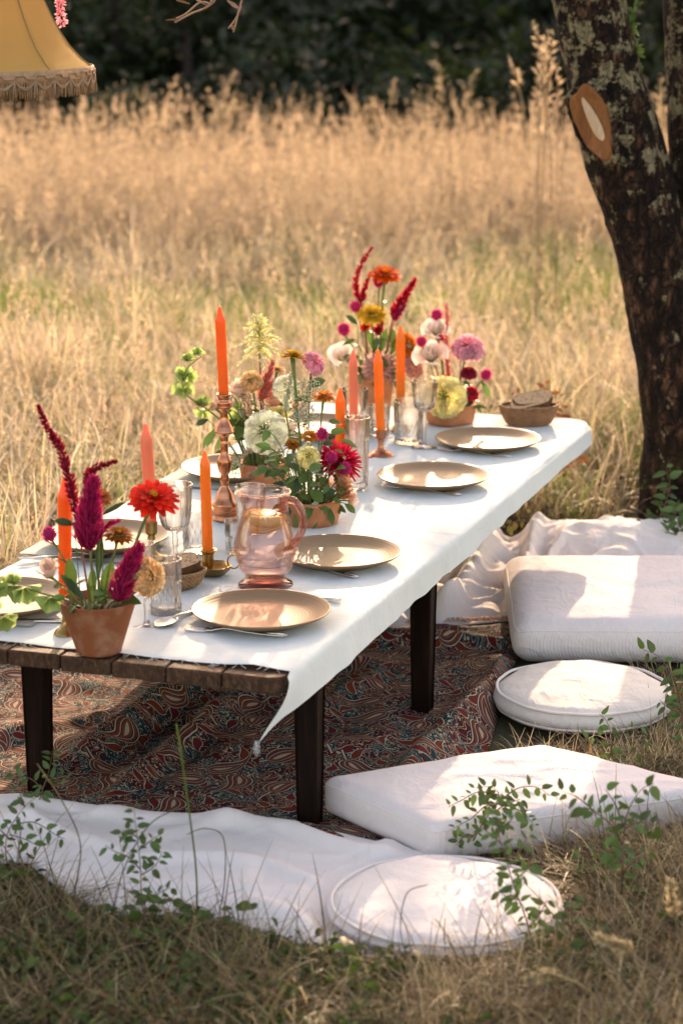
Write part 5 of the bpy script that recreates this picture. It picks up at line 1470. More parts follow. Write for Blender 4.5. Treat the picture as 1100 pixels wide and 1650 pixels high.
spike('celosia', [(614, 516), (611, 528), (607, 540)], potC, CH, 'crimson', 'small dark crimson celosia tuft right under the golden zinnia', 0.0, 0.009, 180, 0.011, 0.005)
flower('zinnia', 620, 438, 50, potC, CH, 'vermilion', 'vermilion zinnia on the tallest green stem of the far flowerpot', -0.01, (0.05, -0.2, 1), leaves=1, sr=0.0024)
flower('zinnia', 599, 503, 44, potC, CH, 'yellow', 'golden zinnia in the middle of the far flowerpot', -0.02, (0, -0.45, 0.85), leaves=1, sr=0.0024)
flower('globe_amaranth', 610, 460, 17, potC, CH, 'globe', 'magenta globe amaranth under the vermilion zinnia', 0.01, (0, 0, 1), leaves=0, sr=0.0012)
flower('globe_amaranth', 574, 500, 17, potC, CH, 'globe', 'magenta globe amaranth left of the golden zinnia', 0.01, (-0.2, 0, 1), leaves=1, sr=0.0012)
flower('globe_amaranth', 555, 537, 19, potC, CH, 'globe', 'magenta globe amaranth farthest out left of the far flowerpot', 0.0, (-0.2, 0, 1), leaves=2, sr=0.0012)
flower('rose', 552, 574, 42, potC, CH, 'pale_blush', 'pale blush lisianthus left in the far flowerpot above the coral candle', 0.0, (-0.2, -0.6, 0.7), leaves=1)
flower('chrysanthemum', 612, 592, 52, potC, CH, 'dusty', 'dusty pink dahlia behind the bright orange candle', -0.03, (0, -0.85, 0.4), leaves=2)
flower('dahlia', 656, 554, 38, potC, CH, 'orange', 'orange marigold right behind the orange candle', 0.0, (0.8, -0.4, 0.4), leaves=1)
flower('dahlia', 668, 590, 36, potC, CH, 'dusty', 'salmon dahlia sideways between the two far arrangements', -0.01, (0.75, -0.4, 0.5), leaves=1)
for pts, lab, m in [((575, 522, 558, 508), 'bronze leaf left of the golden zinnia', 'dark_leaf'), ((600, 560, 592, 530), 'light green leaf under the golden zinnia', 'leaf'), ((615, 565, 622, 530), 'light green leaf by the vermilion zinnia stem', 'leaf'), ((630, 570, 640, 548), 'green leaf left of the orange marigold', 'leaf'), ((586, 606, 575, 590), 'green leaf at the rim of the far flowerpot', 'dark_leaf'), ((625, 612, 640, 604), 'green leaf right at the rim of the far flowerpot', 'leaf'), ((604, 575, 606, 545), 'upright light green leaf in the far flowerpot', 'leaf'), ((632, 560, 633, 530), 'upright green leaf beside the leaning crimson spike', 'leaf')]:
    loose_leaf(*pts, potC, CH, lab, 0.018, -0.01, m)
# --- far low bowl
DH = 0.044
flower('rose', 703, 532, 40, potD, DH, 'pale_blush', 'pale blush lisianthus uppermost over the far low bowl', 0.0, (-0.1, -0.6, 0.75), leaves=0)
flower('rose', 695, 573, 50, potD, DH, 'pale_blush', 'wide pale blush lisianthus above the cut wine glass', -0.01, (-0.2, -0.6, 0.75), leaves=0)
flower('globe_amaranth', 703, 514, 17, potD, DH, 'globe', 'magenta globe amaranth on top of the uppermost lisianthus', 0.02, (0, 0, 1), leaves=0, sr=0.0012)
flower('globe_amaranth', 680, 556, 16, potD, DH, 'globe', 'magenta globe amaranth left of the two blush lisianthus', 0.0, (-0.2, 0, 1), leaves=0, sr=0.0012)
flower('globe_amaranth', 709, 550, 15, potD, DH, 'globe', 'magenta globe amaranth between the two blush lisianthus', 0.02, (0, 0, 1), leaves=0, sr=0.0012)
spike('amaranth', [(719, 490), (720, 520), (719, 550), (720, 580), (722, 606)], potD, DH, 'coral', 'slender coral pink amaranth spike upright over the far low bowl', 0.0, 0.007, 420, 0.009, 0.0026, fwd=1.0, prof=lambda q: 0.0075 * (1 - 0.5 * q))
flower('dahlia', 754, 556, 48, potD, DH, 'pink', 'pink dahlia on two dark stems over the far low bowl', 0.0, (0.1, -0.4, 0.9), 'dark_stem', leaves=2)
flower('dahlia', 714, 637, 62, potD, DH, 'pale_yellow', 'pale yellow dahlia leaning over the rim of the far low bowl', -0.06, (-0.35, -0.8, 0.45), leaves=0)
flower('dahlia', 755, 599, 24, potD, DH, 'burgundy', 'dark burgundy pompon under the pink dahlia', -0.01, (0.1, -0.2, 0.95), leaves=1)
flower('dahlia', 759, 632, 24, potD, DH, 'crimson', 'crimson magenta pompon low at the right of the far low bowl', -0.03, (0.3, -0.4, 0.8), leaves=1)
flower('globe_amaranth', 780, 609, 16, potD, DH, 'globe', 'pink magenta bud farthest right over the far low bowl', 0.0, (0.4, 0, 0.9), leaves=2, sr=0.0013)
for pts, lab, m in [((750, 655, 762, 640), 'dark leaves at the right rim of the far low bowl', 'dark_leaf'), ((742, 580, 766, 568), 'green leaf under the pink dahlia at the far end', 'leaf'), ((735, 650, 742, 625), 'green leaf behind the pale yellow dahlia', 'dark_leaf'), ((775, 615, 790, 640), 'green leaf hanging below the farthest right bud', 'leaf')]:
    loose_leaf(*pts, potD, DH, lab, 0.018, -0.02, m)
# ------------------------------------------------------------------ lampshade
lc = Vector((-0.691, 4.62, 0)); 
lz = atd(0, 151, 4.55).z
MAT['shade'] = M_fabric('lamp_fabric', (0.82, 0.57, 0.22), (0.77, 0.52, 0.19), trans=0.6, wr=0.08)
MAT['trim'] = M_plain('lamp_trim', (0.50, 0.32, 0.20), (0.38, 0.22, 0.13), 90, 0.85, bump=0.4, trans=0.15)
MAT['fringe'] = M_plain('lamp_fringe', (0.58, 0.36, 0.20), (0.46, 0.26, 0.14), 90, 0.85, trans=0.2)
MAT['rib'] = M_plain('lamp_rib', (0.34, 0.19, 0.06), rough=0.8)
lamp = thing('lampshade', 'mustard bell lampshade with tan fringe hanging over the left of the table', 'lampshade', (lc.x, lc.y, lz))
LR = 0.222
prof = [(LR, 0.042), (LR * 0.90, 0.060), (LR * 0.805, 0.083), (LR * 0.725, 0.11), (LR * 0.655, 0.14), (LR * 0.60, 0.168), (LR * 0.55, 0.205), (LR * 0.54, 0.32)]
def rad_at(z):
    for (r0, z0), (r1, z1) in zip(prof[:-1], prof[1:]):
        if z <= z1: return r0 + (r1 - r0) * (z - z0) / (z1 - z0)
    return prof[-1][0]
LM = Matrix.Translation((lc.x, lc.y, lz)) @ Matrix.Rotation(math.radians(-42), 4, 'Z')
NP = 8
def panel_mod(a, z, r):
    d = (a % (2 * math.pi / NP)) - math.pi / NP
    return r * math.cos(math.pi / NP) / math.cos(d) * 0.5 + r * 0.5 * (1 - 0.012 * math.cos(d * NP) )
b = MB(); b.lathe(interp(prof, 3), 64, LM, panel_mod); so = b.build('shade_fabric', MAT['shade'], lamp)
md = so.modifiers.new('thickness', 'SOLIDIFY'); md.thickness = 0.0012
for i in range(NP):
    a = 2 * math.pi * i / NP
    b = MB(); b.tube([LM @ Vector((panel_mod(a, z, r) * 1.004 * math.cos(a), panel_mod(a, z, r) * 1.004 * math.sin(a), z)) for r, z in interp(prof, 2)], 0.0016, 6)
    b.build('rib', MAT['rib'], lamp)
b = MB()
b.lathe([(LR * 1.0, 0.028), (LR * 1.012, 0.030), (LR * 1.012, 0.046), (LR * 1.0, 0.048)], 96, LM, lambda a, z, r: r * (1 + 0.003 * math.sin(a * 60)))
b.tube([LM @ Vector((LR * 1.016 * math.cos(a), LR * 1.016 * math.sin(a), 0.0375 + 0.003 * (1 if math.sin(a * 34) > 0 else -1))) for a in np.linspace(0, 2 * math.pi, 400)], 0.0022, 5, False)
for i in range(34):
    a0 = 2 * math.pi * i / 34; a1 = 2 * math.pi * (i + 1) / 34
    for sag in (0.016, 0.013):
        b.tube([LM @ Vector((LR * 1.02 * math.cos(a0 + (a1 - a0) * t_), LR * 1.02 * math.sin(a0 + (a1 - a0) * t_), 0.031 - sag * math.sin(math.pi * t_))) for t_ in np.linspace(0, 1, 9)], 0.0016, 5, False)
b.build('braid_trim', MAT['trim'], lamp)
b = MB()
for i in range(760):
    a = 2 * math.pi * i / 760 + random.uniform(-.003, .003)
    z0 = 0.030; z1 = random.uniform(-0.0035, 0.002)
    r = LR * random.uniform(1.0, 1.014)
    b.tube([LM @ Vector((r * math.cos(a), r * math.sin(a), z0)), LM @ Vector((r * math.cos(a), r * math.sin(a), 0.015)), LM @ Vector(((r + random.uniform(-.002, .002)) * math.cos(a + random.uniform(-.008, .008)), r * math.sin(a), z1))], 0.00075, 4)
o = b.build('fringe', MAT['fringe'], lamp); o['kind'] = 'stuff'
for i in range(34):
    a = 2 * math.pi * i / 34; c = LM @ Vector((LR * 1.022 * math.cos(a), LR * 1.022 * math.sin(a), 0))
    b = MB()
    for q in range(7):
        dx = random.uniform(-.004, .004); dy = random.uniform(-.003, .003)
        b.tube([c + Vector((dx * 0.3, dy * 0.3, 0.031)), c + Vector((dx * 0.6, dy, 0.016)), c + Vector((dx, dy, random.uniform(-0.003, 0.001)))], 0.0011, 4)
    b.build('tassel', MAT['trim'], lamp)
b = MB(); top = Vector((lc.x, lc.y, lz + 0.32))
b.tube([top + Vector((LR * 0.54 * math.cos(a), LR * 0.54 * math.sin(a), 0)) for a in np.linspace(0, 2 * math.pi, 33)], 0.002, 6, False)
for a in (0.3, 2.4, 4.5): b.tube([top + Vector((LR * 0.54 * math.cos(a), LR * 0.54 * math.sin(a), 0)), top + Vector((0, 0, -0.01))], 0.0016, 6)
b.tube([top + Vector((0, 0, -0.01)), top + Vector((0.02, 0.02, 0.30))], 0.003, 6)
b.build('hanging_cord', MAT['rib'], lamp)

# ------------------------------------------------------------------ the tree on the right
def M_bark():
    k = NT('lichen_bark'); vec = k.coord()
    st = k.mapping(vec, (1, 1, 0.35))
    v = k.n('ShaderNodeTexVoronoi', feature='DISTANCE_TO_EDGE'); v.inputs['Scale'].default_value = 38
    wv = k.n('ShaderNodeVectorMath', operation='MULTIPLY_ADD'); nn = k.n('ShaderNodeTexNoise'); nn.inputs['Scale'].default_value = 18; nn.inputs['Detail'].default_value = 3; k.link(vec, nn.inputs['Vector'])
    k.link(nn.outputs['Color'], wv.inputs[0]); wv.inputs[1].default_value = (0.09, 0.09, 0.05); k.link(st, wv.inputs[2]); k.link(wv.outputs[0], v.inputs['Vector'])
    cracks = k.ramp(k.math('ADD', v.outputs[0], k.math('MULTIPLY', k.noise(vec, 60, 4), 0.16)), [(0.04, 0.0), (0.22, 1.0)])
    n1 = k.noise(st, 30, 6, 0.65); n2 = k.noise(vec, 9, 4)
    c = k.ramp(n1, [(0.36, (0.006, 0.0035, 0.0025)), (0.53, (0.028, 0.014, 0.008)), (0.66, (0.14, 0.066, 0.038)), (0.80, (0.27, 0.14, 0.09))])
    c = k.mix(cracks, (0.004, 0.0025, 0.002), c)
    # lichen patches, denser higher up
    n3 = k.noise(vec, 19, 4, 0.6); n4 = k.noise(vec, 75, 4, 0.7)
    z = k.n('ShaderNodeSeparateXYZ'); k.link(vec, z.inputs[0])
    hi = k.math('MULTIPLY', k.math('MINIMUM', k.math('MAXIMUM', k.math('MULTIPLY_ADD', z.outputs[2], 3.0, -2.4), 0.0), 1.0), 0.13)
    lich = k.ramp(k.math('ADD', k.math('MULTIPLY', n3, k.math('MULTIPLY_ADD', n4, 0.8, 0.6)), hi), [(0.63, 0.0), (0.70, 1.0)])
    lc_ = k.mix(k.noise(vec, 50, 3), (0.30, 0.25, 0.15), (0.17, 0.145, 0.08))
    c = k.mix(lich, c, lc_)
    moss = k.ramp(k.math('SUBTRACT', n2, k.math('MULTIPLY', z.outputs[2], 0.35)), [(0.42, 0.0), (0.6, 0.35)])
    c = k.mix(moss, c, (0.07, 0.055, 0.015))
    k.set('Base Color', c); k.set('Roughness', 0.92); k.set('Specular IOR Level', 0.2)
    h = k.math('ADD', k.math('MULTIPLY', cracks, 0.6), n1)
    k.set('Normal', k.bump(h, 1.0, 0.018))
    return k.m
MAT['bark'] = M_bark()
TY = 6.42
tm = mpp(TY)
tree_base = atd(1105, 850, TY); tree_base.z = 0
tree = thing('orchard_tree', 'old lichen covered double trunk tree with a sawn branch scar beside the cushions', 'tree', tree_base)
def limb(name, path, radii, seed, n=40, lump=0.10, sub=8):
    P = smooth_path(path, sub)
    rr = []
    for i in range(len(P)):
        t_ = i / (len(P) - 1) * (len(radii) - 1); j = min(int(t_), len(radii) - 2)
        rr.append(radii[j] + (radii[j + 1] - radii[j]) * (t_ - j))
    b = MB(); b.tube(P, rr, n)
    V = []
    for i, v in enumerate(b.v):
        c = P[i // n]; p = Vector(v); d = p - c
        f = 1 + lump * nz(p.x * 7, p.y * 7, p.z * 3.5 + seed) + lump * 0.55 * nz(p.x * 22, p.y * 22, p.z * 9 + seed) + lump * 0.3 * nz(p.x * 55, p.y * 55, p.z * 40)
        V.append(tuple(c + d * f))
    b.v = V
    return b.build(name, MAT['bark'], tree)
def tpx(px, py, dy=0.0): return atd(px, py, TY + dy)
limb('trunk', [Vector((tree_base.x + 0.01, TY, -0.05)), tpx(1105, 800), tpx(1098, 680), tpx(1086, 560), tpx(1050, 400), tpx(1006, 240), tpx(969, 110), tpx(948, 0), tpx(930, -150), tpx(905, -330, -0.1), tpx(870, -560, -0.3)],
     [0.155, 0.125, 0.112, 0.108, 0.101, 0.104, 0.098, 0.096, 0.09, 0.075, 0.05], 1.0, 48, 0.10, 12)
limb('second_trunk', [Vector((tree_base.x + 0.09, TY + 0.10, -0.05)), tpx(1160, 760, 0.08), tpx(1150, 600, 0.06), tpx(1138, 430, 0.06), tpx(1138, 250, 0.08), tpx(1128, 80, 0.1), tpx(1122, -60, 0.1), tpx(1120, -260, 0.2), tpx(1180, -520, 0.3)],
     [0.16, 0.13, 0.115, 0.11, 0.10, 0.098, 0.095, 0.08, 0.05], 5.0, 48, 0.10, 12)
limb('branch', [tpx(915, -250, -0.05), tpx(760, -330, -0.4), tpx(520, -380, -0.9), tpx(250, -410, -1.4), tpx(-40, -420, -1.75), tpx(-260, -430, -2.0)], [0.06, 0.05, 0.042, 0.035, 0.028, 0.012], 9.0, 20, 0.08)
# the sawn branch scar
sc = MB()
cpt = tpx(952, 196, -0.1)
fd = Vector((-0.48, -0.86, -0.12)).normalized()
ax = Vector((0.38, 0, -0.92)); ax = (ax - fd * ax.dot(fd)).normalized(); sx = fd.cross(ax)
def scar_ring(f, lift, wob=1.0):
    out = []
    for i in range(40):
        a = 2 * math.pi * i / 40
        r1, r2 = 0.096 * f, 0.048 * f
        w = 1 + 0.09 * math.sin(3 * a + 1) * wob + 0.05 * math.sin(5 * a) * wob
        p_ = cpt + ax * (r1 * math.cos(a) * w) + sx * (r2 * math.sin(a) * w)
        q = abs(math.sin(a)) * f
        out.append(p_ + fd * (lift - 0.003 - 0.014 * q * q))
    return out
for (f0, l0), (f1, l1) in zip([(1.08, -0.03), (1.04, 0.006), (0.97, 0.011), (0.72, 0.004), (0.5, 0.001)], [(1.04, 0.006), (0.97, 0.011), (0.72, 0.004), (0.5, 0.001), (0.02, 0.0)]):
    A = [sc.vert(p) for p in scar_ring(f0, l0)]; B = [sc.vert(p) for p in scar_ring(f1, l1)]
    for i in range(40): sc.f.append((A[i], A[(i + 1) % 40], B[(i + 1) % 40], B[i]))
scar = sc.build('branch_scar', M_wood('cut_wood', (0.15, 0.052, 0.018), (0.27, 0.105, 0.038), (0.36, 0.16, 0.065), (40, 40, 8), 0, 0.7, 0.4), tree)
cb = MB(); cb.tube([p + fd * -0.004 for p in scar_ring(1.10, 0.0)] + [scar_ring(1.10, 0.0)[0] + fd * -0.004], 0.0125, 8, False)
V = []
for v in cb.v:
    q_ = Vector(v); V.append(tuple(q_ + Vector((nz(q_.x * 60, q_.y * 60, q_.z * 60), 0, nz(q_.z * 60, q_.x * 60, 3))) * 0.008))
cb.v = V; cb.build('scar_collar', MAT['bark'], tree)
hw = MB()
ring = []
for i in range(24):
    a = 2 * math.pi * i / 24
    p_ = cpt + ax * (0.062 * math.cos(a) - 0.006) + sx * (0.0145 * math.sin(a) * (1 + 0.3 * math.cos(a)) + 0.006 + 0.008 * math.cos(a)) + fd * (0.002 - 0.002 * abs(math.sin(a)))
    ring.append(hw.vert(p_))
ctr = hw.vert(cpt + fd * 0.004 + sx * 0.006)
for i in range(24): hw.f.append((ring[i], ring[(i + 1) % 24], ctr))
hw.build('heartwood', M_wood('heartwood', (0.45, 0.30, 0.18), (0.58, 0.42, 0.29), (0.66, 0.50, 0.36), (40, 40, 8), 0, 0.75, 0.4), scar)

MAT['tree_leaf'] = M_blade('tree_leaf', (0.045, 0.085, 0.02), (0.08, 0.14, 0.03), 0.4, 0.35)
def leaf_cloud(mb, centres, n, size, sq=0.75):
    for i in range(n):
        c, r = random.choice(centres)
        d = Vector((random.gauss(0, 1), random.gauss(0, 1), random.gauss(0, 1) * sq)).normalized() * r * random.random() ** 0.45
        p = Vector(c) + d
        M = frame(p, (random.uniform(-1, 1), random.uniform(-1, 1), random.uniform(0.1, 1)), random.random() * 6)
        mb.petal(M, size * random.uniform(0.6, 1.3), size * random.uniform(0.4, 0.65), random.uniform(-0.3, 0.2), 0.15, 2, 0.1, 0.4)
cr = MB()
cents = [(Vector((0.55, 6.2, 2.9)), 0.6), (Vector((1.2, 6.6, 3.2)), 0.7), (Vector((0.1, 6.5, 3.1)), 0.5), (Vector((0.8, 6.0, 3.6)), 0.7), (Vector((1.6, 6.2, 2.8)), 0.5)]
leaf_cloud(cr, cents, 2600, 0.07)
o = cr.build('crown', MAT['tree_leaf'], tree); o['kind'] = 'stuff'
# thin sprouts with small leaves between the trunks, seen small
sp = MB(); lf = MB()
for pts in ([(1018, 20), (1022, 70), (1030, 110)], [(1024, 0), (1016, 45), (1020, 90)]):
    P = smooth_path([tpx(x, y, 0.0) for x, y in pts], 5); sp.tube(P, 0.0025, 5)
    for p in P:
        for q in range(2):
            M = frame(p, (random.uniform(-1, 1), -0.6, random.uniform(-.2, 1)), random.random() * 6); lf.petal(M, 0.025, 0.013, -0.2, 0.1, 2, 0.1, 0.4)
s1 = sp.build('sprout', MAT['stem'], tree)
o = lf.build('sprout_leaves', MAT['leaf'], s1); o['kind'] = 'stuff'
# dry twigs dangling from the branch into the top of the view
tw = MB()
for pts in ([(345, -420), (340, -200), (352, -40), (338, 6), (308, 22), (282, 36)], [(338, 6), (322, 4), (300, 22), (284, 30)], [(390, -410), (384, -180), (392, -30), (384, 20), (376, 52)], [(388, 10), (380, 30), (368, 46)], [(330, 14), (345, 2), (350, -14)]):
    tw.tube(smooth_path([atd(x, y, 5.25) for x, y in pts], 5), 0.0022, 5)
for x, y in ((306, 6), (320, 2), (332, 8), (346, 4), (386, 14), (378, 48), (290, 32)):
    tw.petal(frame(atd(x, y, 5.25), (random.uniform(-1, 1), -0.5, random.uniform(-1, 1)), 1.0), 0.03, 0.01, 0.3, 0.1, 2)
tw.build('dry_twig', M_plain('dry_twig', (0.40, 0.24, 0.15), (0.28, 0.16, 0.10), 40, 0.8), tree)
# pink amaranth tassel hanging behind the lampshade
P = smooth_path([atd(92, -430, 4.95), atd(94, -120, 4.95), atd(97, -10, 4.95), atd(100, 42, 4.95)], 8)
b = MB(); plume_along(b, P, lambda q: 0.002 + 0.012 * max(0, (q - 0.55)) * (1 if q < 0.86 else 0.35) * 2.2, 1400, 0.008, 0.004, 0.3, 0.8)
ht = thing('hanging_amaranth', 'pink amaranth tassel hanging beside the mustard lampshade', 'flower', P[0])
b.build('flower_tassel', PM['pink'], ht)
b = MB(); b.tube(P[:14], 0.002, 6); b.build('stem', MAT['red_stem'], ht)

# ------------------------------------------------------------------ wood behind the meadow
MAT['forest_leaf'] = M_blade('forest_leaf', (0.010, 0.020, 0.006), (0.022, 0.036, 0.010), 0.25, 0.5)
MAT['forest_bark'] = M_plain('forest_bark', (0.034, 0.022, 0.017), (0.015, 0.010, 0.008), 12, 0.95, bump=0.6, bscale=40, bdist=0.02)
def forest_tree(h, r, seed):
    t = bpy.data.objects.new('forest_tree', None); WO['forest_tree'] = (0, 0, 0)
    WO[t.name] = (0, 0, 0); COL.objects.link(t)
    b = MB(); lean = random.uniform(-.12, .12)
    P = smooth_path([Vector((0, 0, -0.05)), Vector((lean * 0.3, 0.05, h * 0.25)), Vector((lean, 0, h * 0.55)), Vector((lean * 1.4, 0.1, h * 0.92))], 6)
    b.tube(P, [r * (1.25 - 1.0 * i / len(P)) for i in range(len(P))], 12)
    for i in range(5):
        z0 = h * random.uniform(0.42, 0.7); a = random.random() * 6.28
        q = Vector((lean, 0, z0)); e = q + Vector((math.cos(a) * h * 0.24, math.sin(a) * h * 0.24, h * 0.16))
        b.tube([q, (q + e) / 2 + Vector((0, 0, 0.08)), e], [r * 0.4, r * 0.25, r * 0.1], 6)
    b.build('trunk', MAT['forest_bark'], t)
    c = MB(); cents = []
    for i in range(9):
        a = random.random() * 6.28; rr = h * 0.2 * random.random()
        cents.append((Vector((lean + math.cos(a) * rr, math.sin(a) * rr, h * random.uniform(0.52, 0.9))), h * random.uniform(0.11, 0.17)))
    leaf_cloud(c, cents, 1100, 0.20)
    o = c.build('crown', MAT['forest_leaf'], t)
    return t
kinds = [forest_tree(h, r, i) for i, (h, r) in enumerate(((5.0, 0.11), (6.0, 0.15), (5.5, 0.08), (6.5, 0.19)))]
spots = []
tries = 0
while len(spots) < 128 and tries < 6000:
    tries += 1
    y = 17 + 32 * random.random() ** 1.2; x = random.uniform(-0.36, 0.40) * y if len(spots) < 100 else random.uniform(-0.75, 0.7) * y
    if all((x - a) ** 2 + (y - b_) ** 2 > 2.6 for a, b_ in spots): spots.append((x, y))
flab = ['slim dark forest tree with a straight trunk behind the meadow', 'medium dark forest tree with a leaning trunk behind the meadow', 'thin sapling like forest tree behind the meadow', 'stout dark forest tree with a thick trunk behind the meadow']
for i, (x, y) in enumerate(spots):
    kx = kinds[i % 4]
    sc_ = min(1.5, max(0.3, (y - 11.5) * 0.31 / (5.0, 6.0, 5.5, 6.5)[i % 4])) * random.uniform(0.85, 1.0)
    if i < 4: kx.location = (x, y, 0); kx.rotation_euler = (0, 0, random.random() * 6); kx.scale = (sc_,) * 3; o = kx
    else: o = copy_tree(kx, (x, y, 0), random.random() * 6, scale=(1.0 / 1 * sc_, sc_, sc_))
    tag(o, flab[i % 4], 'tree', 'dark forest trees behind the meadow')
# low bushes along the wood's edge
bb = MB(); leaf_cloud(bb, [(Vector((random.gauss(0, .45), random.gauss(0, .35), random.uniform(0.2, 0.75))), random.uniform(0.25, 0.42)) for i in range(9)], 1300, 0.11)
bush0 = None
blab = 'dark green bush at the edge of the forest'
for i in range(70):
    y = random.uniform(14.6, 20) if i < 30 else random.uniform(20, 29); x = random.uniform(-0.24, 0.27) * y
    if bush0 is None:
        t = thing('bush', blab, 'bush', (0, 0, 0), 'dark bushes at the forest edge')
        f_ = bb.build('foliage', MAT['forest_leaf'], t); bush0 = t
        s_b = MB()
        for q in range(5): s_b.tube([Vector((0, 0, -.02)), Vector((random.uniform(-.4, .4), random.uniform(-.4, .4), 0.5))], 0.012, 5)
        s_b.build('stems', MAT['forest_bark'], t)
        t.location = (x, y, 0); t.rotation_euler = (0, 0, 1)
    else:
        copy_tree(bush0, (x, y, 0), random.random() * 6, scale=random.uniform(0.75, 1.1) * (0.55 + 0.9 * min(1, max(0, y - 13.8) / 9)))
# unseen tree added off to the right, crown shaped to shade the near table
sh_t = thing('shade_tree', 'unseen leafy tree added beside the meadow to shade the near end of the table', 'tree', (3.4, 12.6, 0))
b = MB(); b.tube(smooth_path([Vector((3.4, 12.6, -0.05)), Vector((3.3, 12.6, 1.5)), Vector((2.8, 12.4, 2.7)), Vector((2.2, 12.3, 4.0))], 6), [0.2 - 0.15 * i / 19 for i in range(19)], 14)
for e in ((0.8, 12.2, 3.2), (1.5, 12.0, 2.9), (1.4, 12.6, 4.6), (3.0, 12.6, 4.6)):
    b.tube(smooth_path([Vector((2.9, 12.4, 2.5)), (Vector((2.9, 12.4, 2.9)) + Vector(e)) / 2 + Vector((0, 0, 0.2)), Vector(e)], 5), [0.07 - 0.055 * i / 11 for i in range(11)], 8)
b.build('trunk', MAT['forest_bark'], sh_t)
SHADE = [(0.85, 12.2, 3.02, 0.48), (1.2, 12.0, 3.0, 0.46), (1.5, 12.3, 3.25, 0.46), (1.85, 12.2, 3.3, 0.46), (2.1, 12.3, 2.25, 0.26), (2.45, 12.4, 2.3, 0.28), (2.8, 12.3, 2.3, 0.3),
         (0.75, 12.4, 3.6, 0.5), (1.25, 12.4, 3.55, 0.55), (1.8, 12.4, 3.5, 0.55), (2.4, 12.5, 3.5, 0.6), (3.0, 12.6, 3.5, 0.65), (0.9, 12.4, 4.2, 0.6), (1.5, 12.4, 4.15, 0.6), (2.2, 12.4, 4.1, 0.7), (2.9, 12.4, 4.3, 0.7), (1.4, 12.4, 4.8, 0.6), (2.4, 12.4, 4.9, 0.7)]
c = MB(); leaf_cloud(c, [(Vector((x, y, z)), r) for x, y, z, r in SHADE], 2300, 0.12)
o = c.build('crown', MAT['tree_leaf'], sh_t); o['kind'] = 'stuff'
# ------------------------------------------------------------------ grass
STRAW = M_blade('dry_straw', (0.17, 0.115, 0.05), (0.72, 0.60, 0.39), 0.5, 0.6)  # root colour darkened to paint in the shade low between the stems
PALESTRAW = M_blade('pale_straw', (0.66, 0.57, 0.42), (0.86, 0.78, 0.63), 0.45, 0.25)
PINKSTRAW = M_blade('pinkish_straw', (0.22, 0.14, 0.075), (0.80, 0.64, 0.47), 0.5, 0.55)  # root painted dark too, as shade deep in the grass
GREENGRASS = M_blade('green_grass', (0.09, 0.16, 0.02), (0.20, 0.29, 0.05), 0.45, 0.35)
DARKGRASS = M_blade('shade_grass', (0.014, 0.02, 0.005), (0.05, 0.062, 0.017), 0.35, 0.55)
LITTER = M_blade('straw_litter', (0.04, 0.027, 0.012), (0.23, 0.155, 0.075), 0.35, 0.65)
RUST = M_blade('rusty_leaf', (0.30, 0.10, 0.03), (0.48, 0.18, 0.05), 0.4, 0.35)
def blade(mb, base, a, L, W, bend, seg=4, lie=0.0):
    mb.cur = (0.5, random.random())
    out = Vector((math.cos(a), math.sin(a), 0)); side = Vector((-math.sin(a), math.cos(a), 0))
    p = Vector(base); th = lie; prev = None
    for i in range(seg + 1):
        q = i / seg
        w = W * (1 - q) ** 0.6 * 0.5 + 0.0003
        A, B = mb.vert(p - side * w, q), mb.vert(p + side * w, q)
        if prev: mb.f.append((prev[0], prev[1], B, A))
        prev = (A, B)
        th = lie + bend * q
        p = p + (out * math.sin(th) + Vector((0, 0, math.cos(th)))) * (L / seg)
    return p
def seed_head(mb, tip, a, L, n, W):
    for i in range(n):
        q = random.random()
        p = tip + Vector((math.cos(a) * 0.3 * q * L, math.sin(a) * 0.3 * q * L, (q - 0.35) * L))
        d = Vector((random.uniform(-1, 1) + math.cos(a) * .6, random.uniform(-1, 1) + math.sin(a) * .6, random.uniform(0.2, 1.6)))
        mb.petal(frame(p, d, random.random() * 6) @ Matrix.Rotation(math.pi / 2, 4, 'X'), L * random.uniform(0.10, 0.22) * (1.2 - q), W, 0.1, 0.2, 2, 0.1, 0.6)
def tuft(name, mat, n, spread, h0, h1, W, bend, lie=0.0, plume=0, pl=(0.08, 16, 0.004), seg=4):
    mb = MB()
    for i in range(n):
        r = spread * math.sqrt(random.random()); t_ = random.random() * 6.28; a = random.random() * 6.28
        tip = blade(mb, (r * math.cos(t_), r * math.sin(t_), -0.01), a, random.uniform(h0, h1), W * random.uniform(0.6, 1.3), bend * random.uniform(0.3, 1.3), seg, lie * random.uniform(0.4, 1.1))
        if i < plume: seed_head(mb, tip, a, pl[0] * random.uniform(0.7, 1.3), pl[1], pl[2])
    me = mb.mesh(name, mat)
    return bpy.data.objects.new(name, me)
def source(name, objs):
    c = bpy.data.collections.new(name)
    for i, o in enumerate(objs):
        o.name = '%s_%02d' % (name, i)
        c.objects.link(o)
    return c
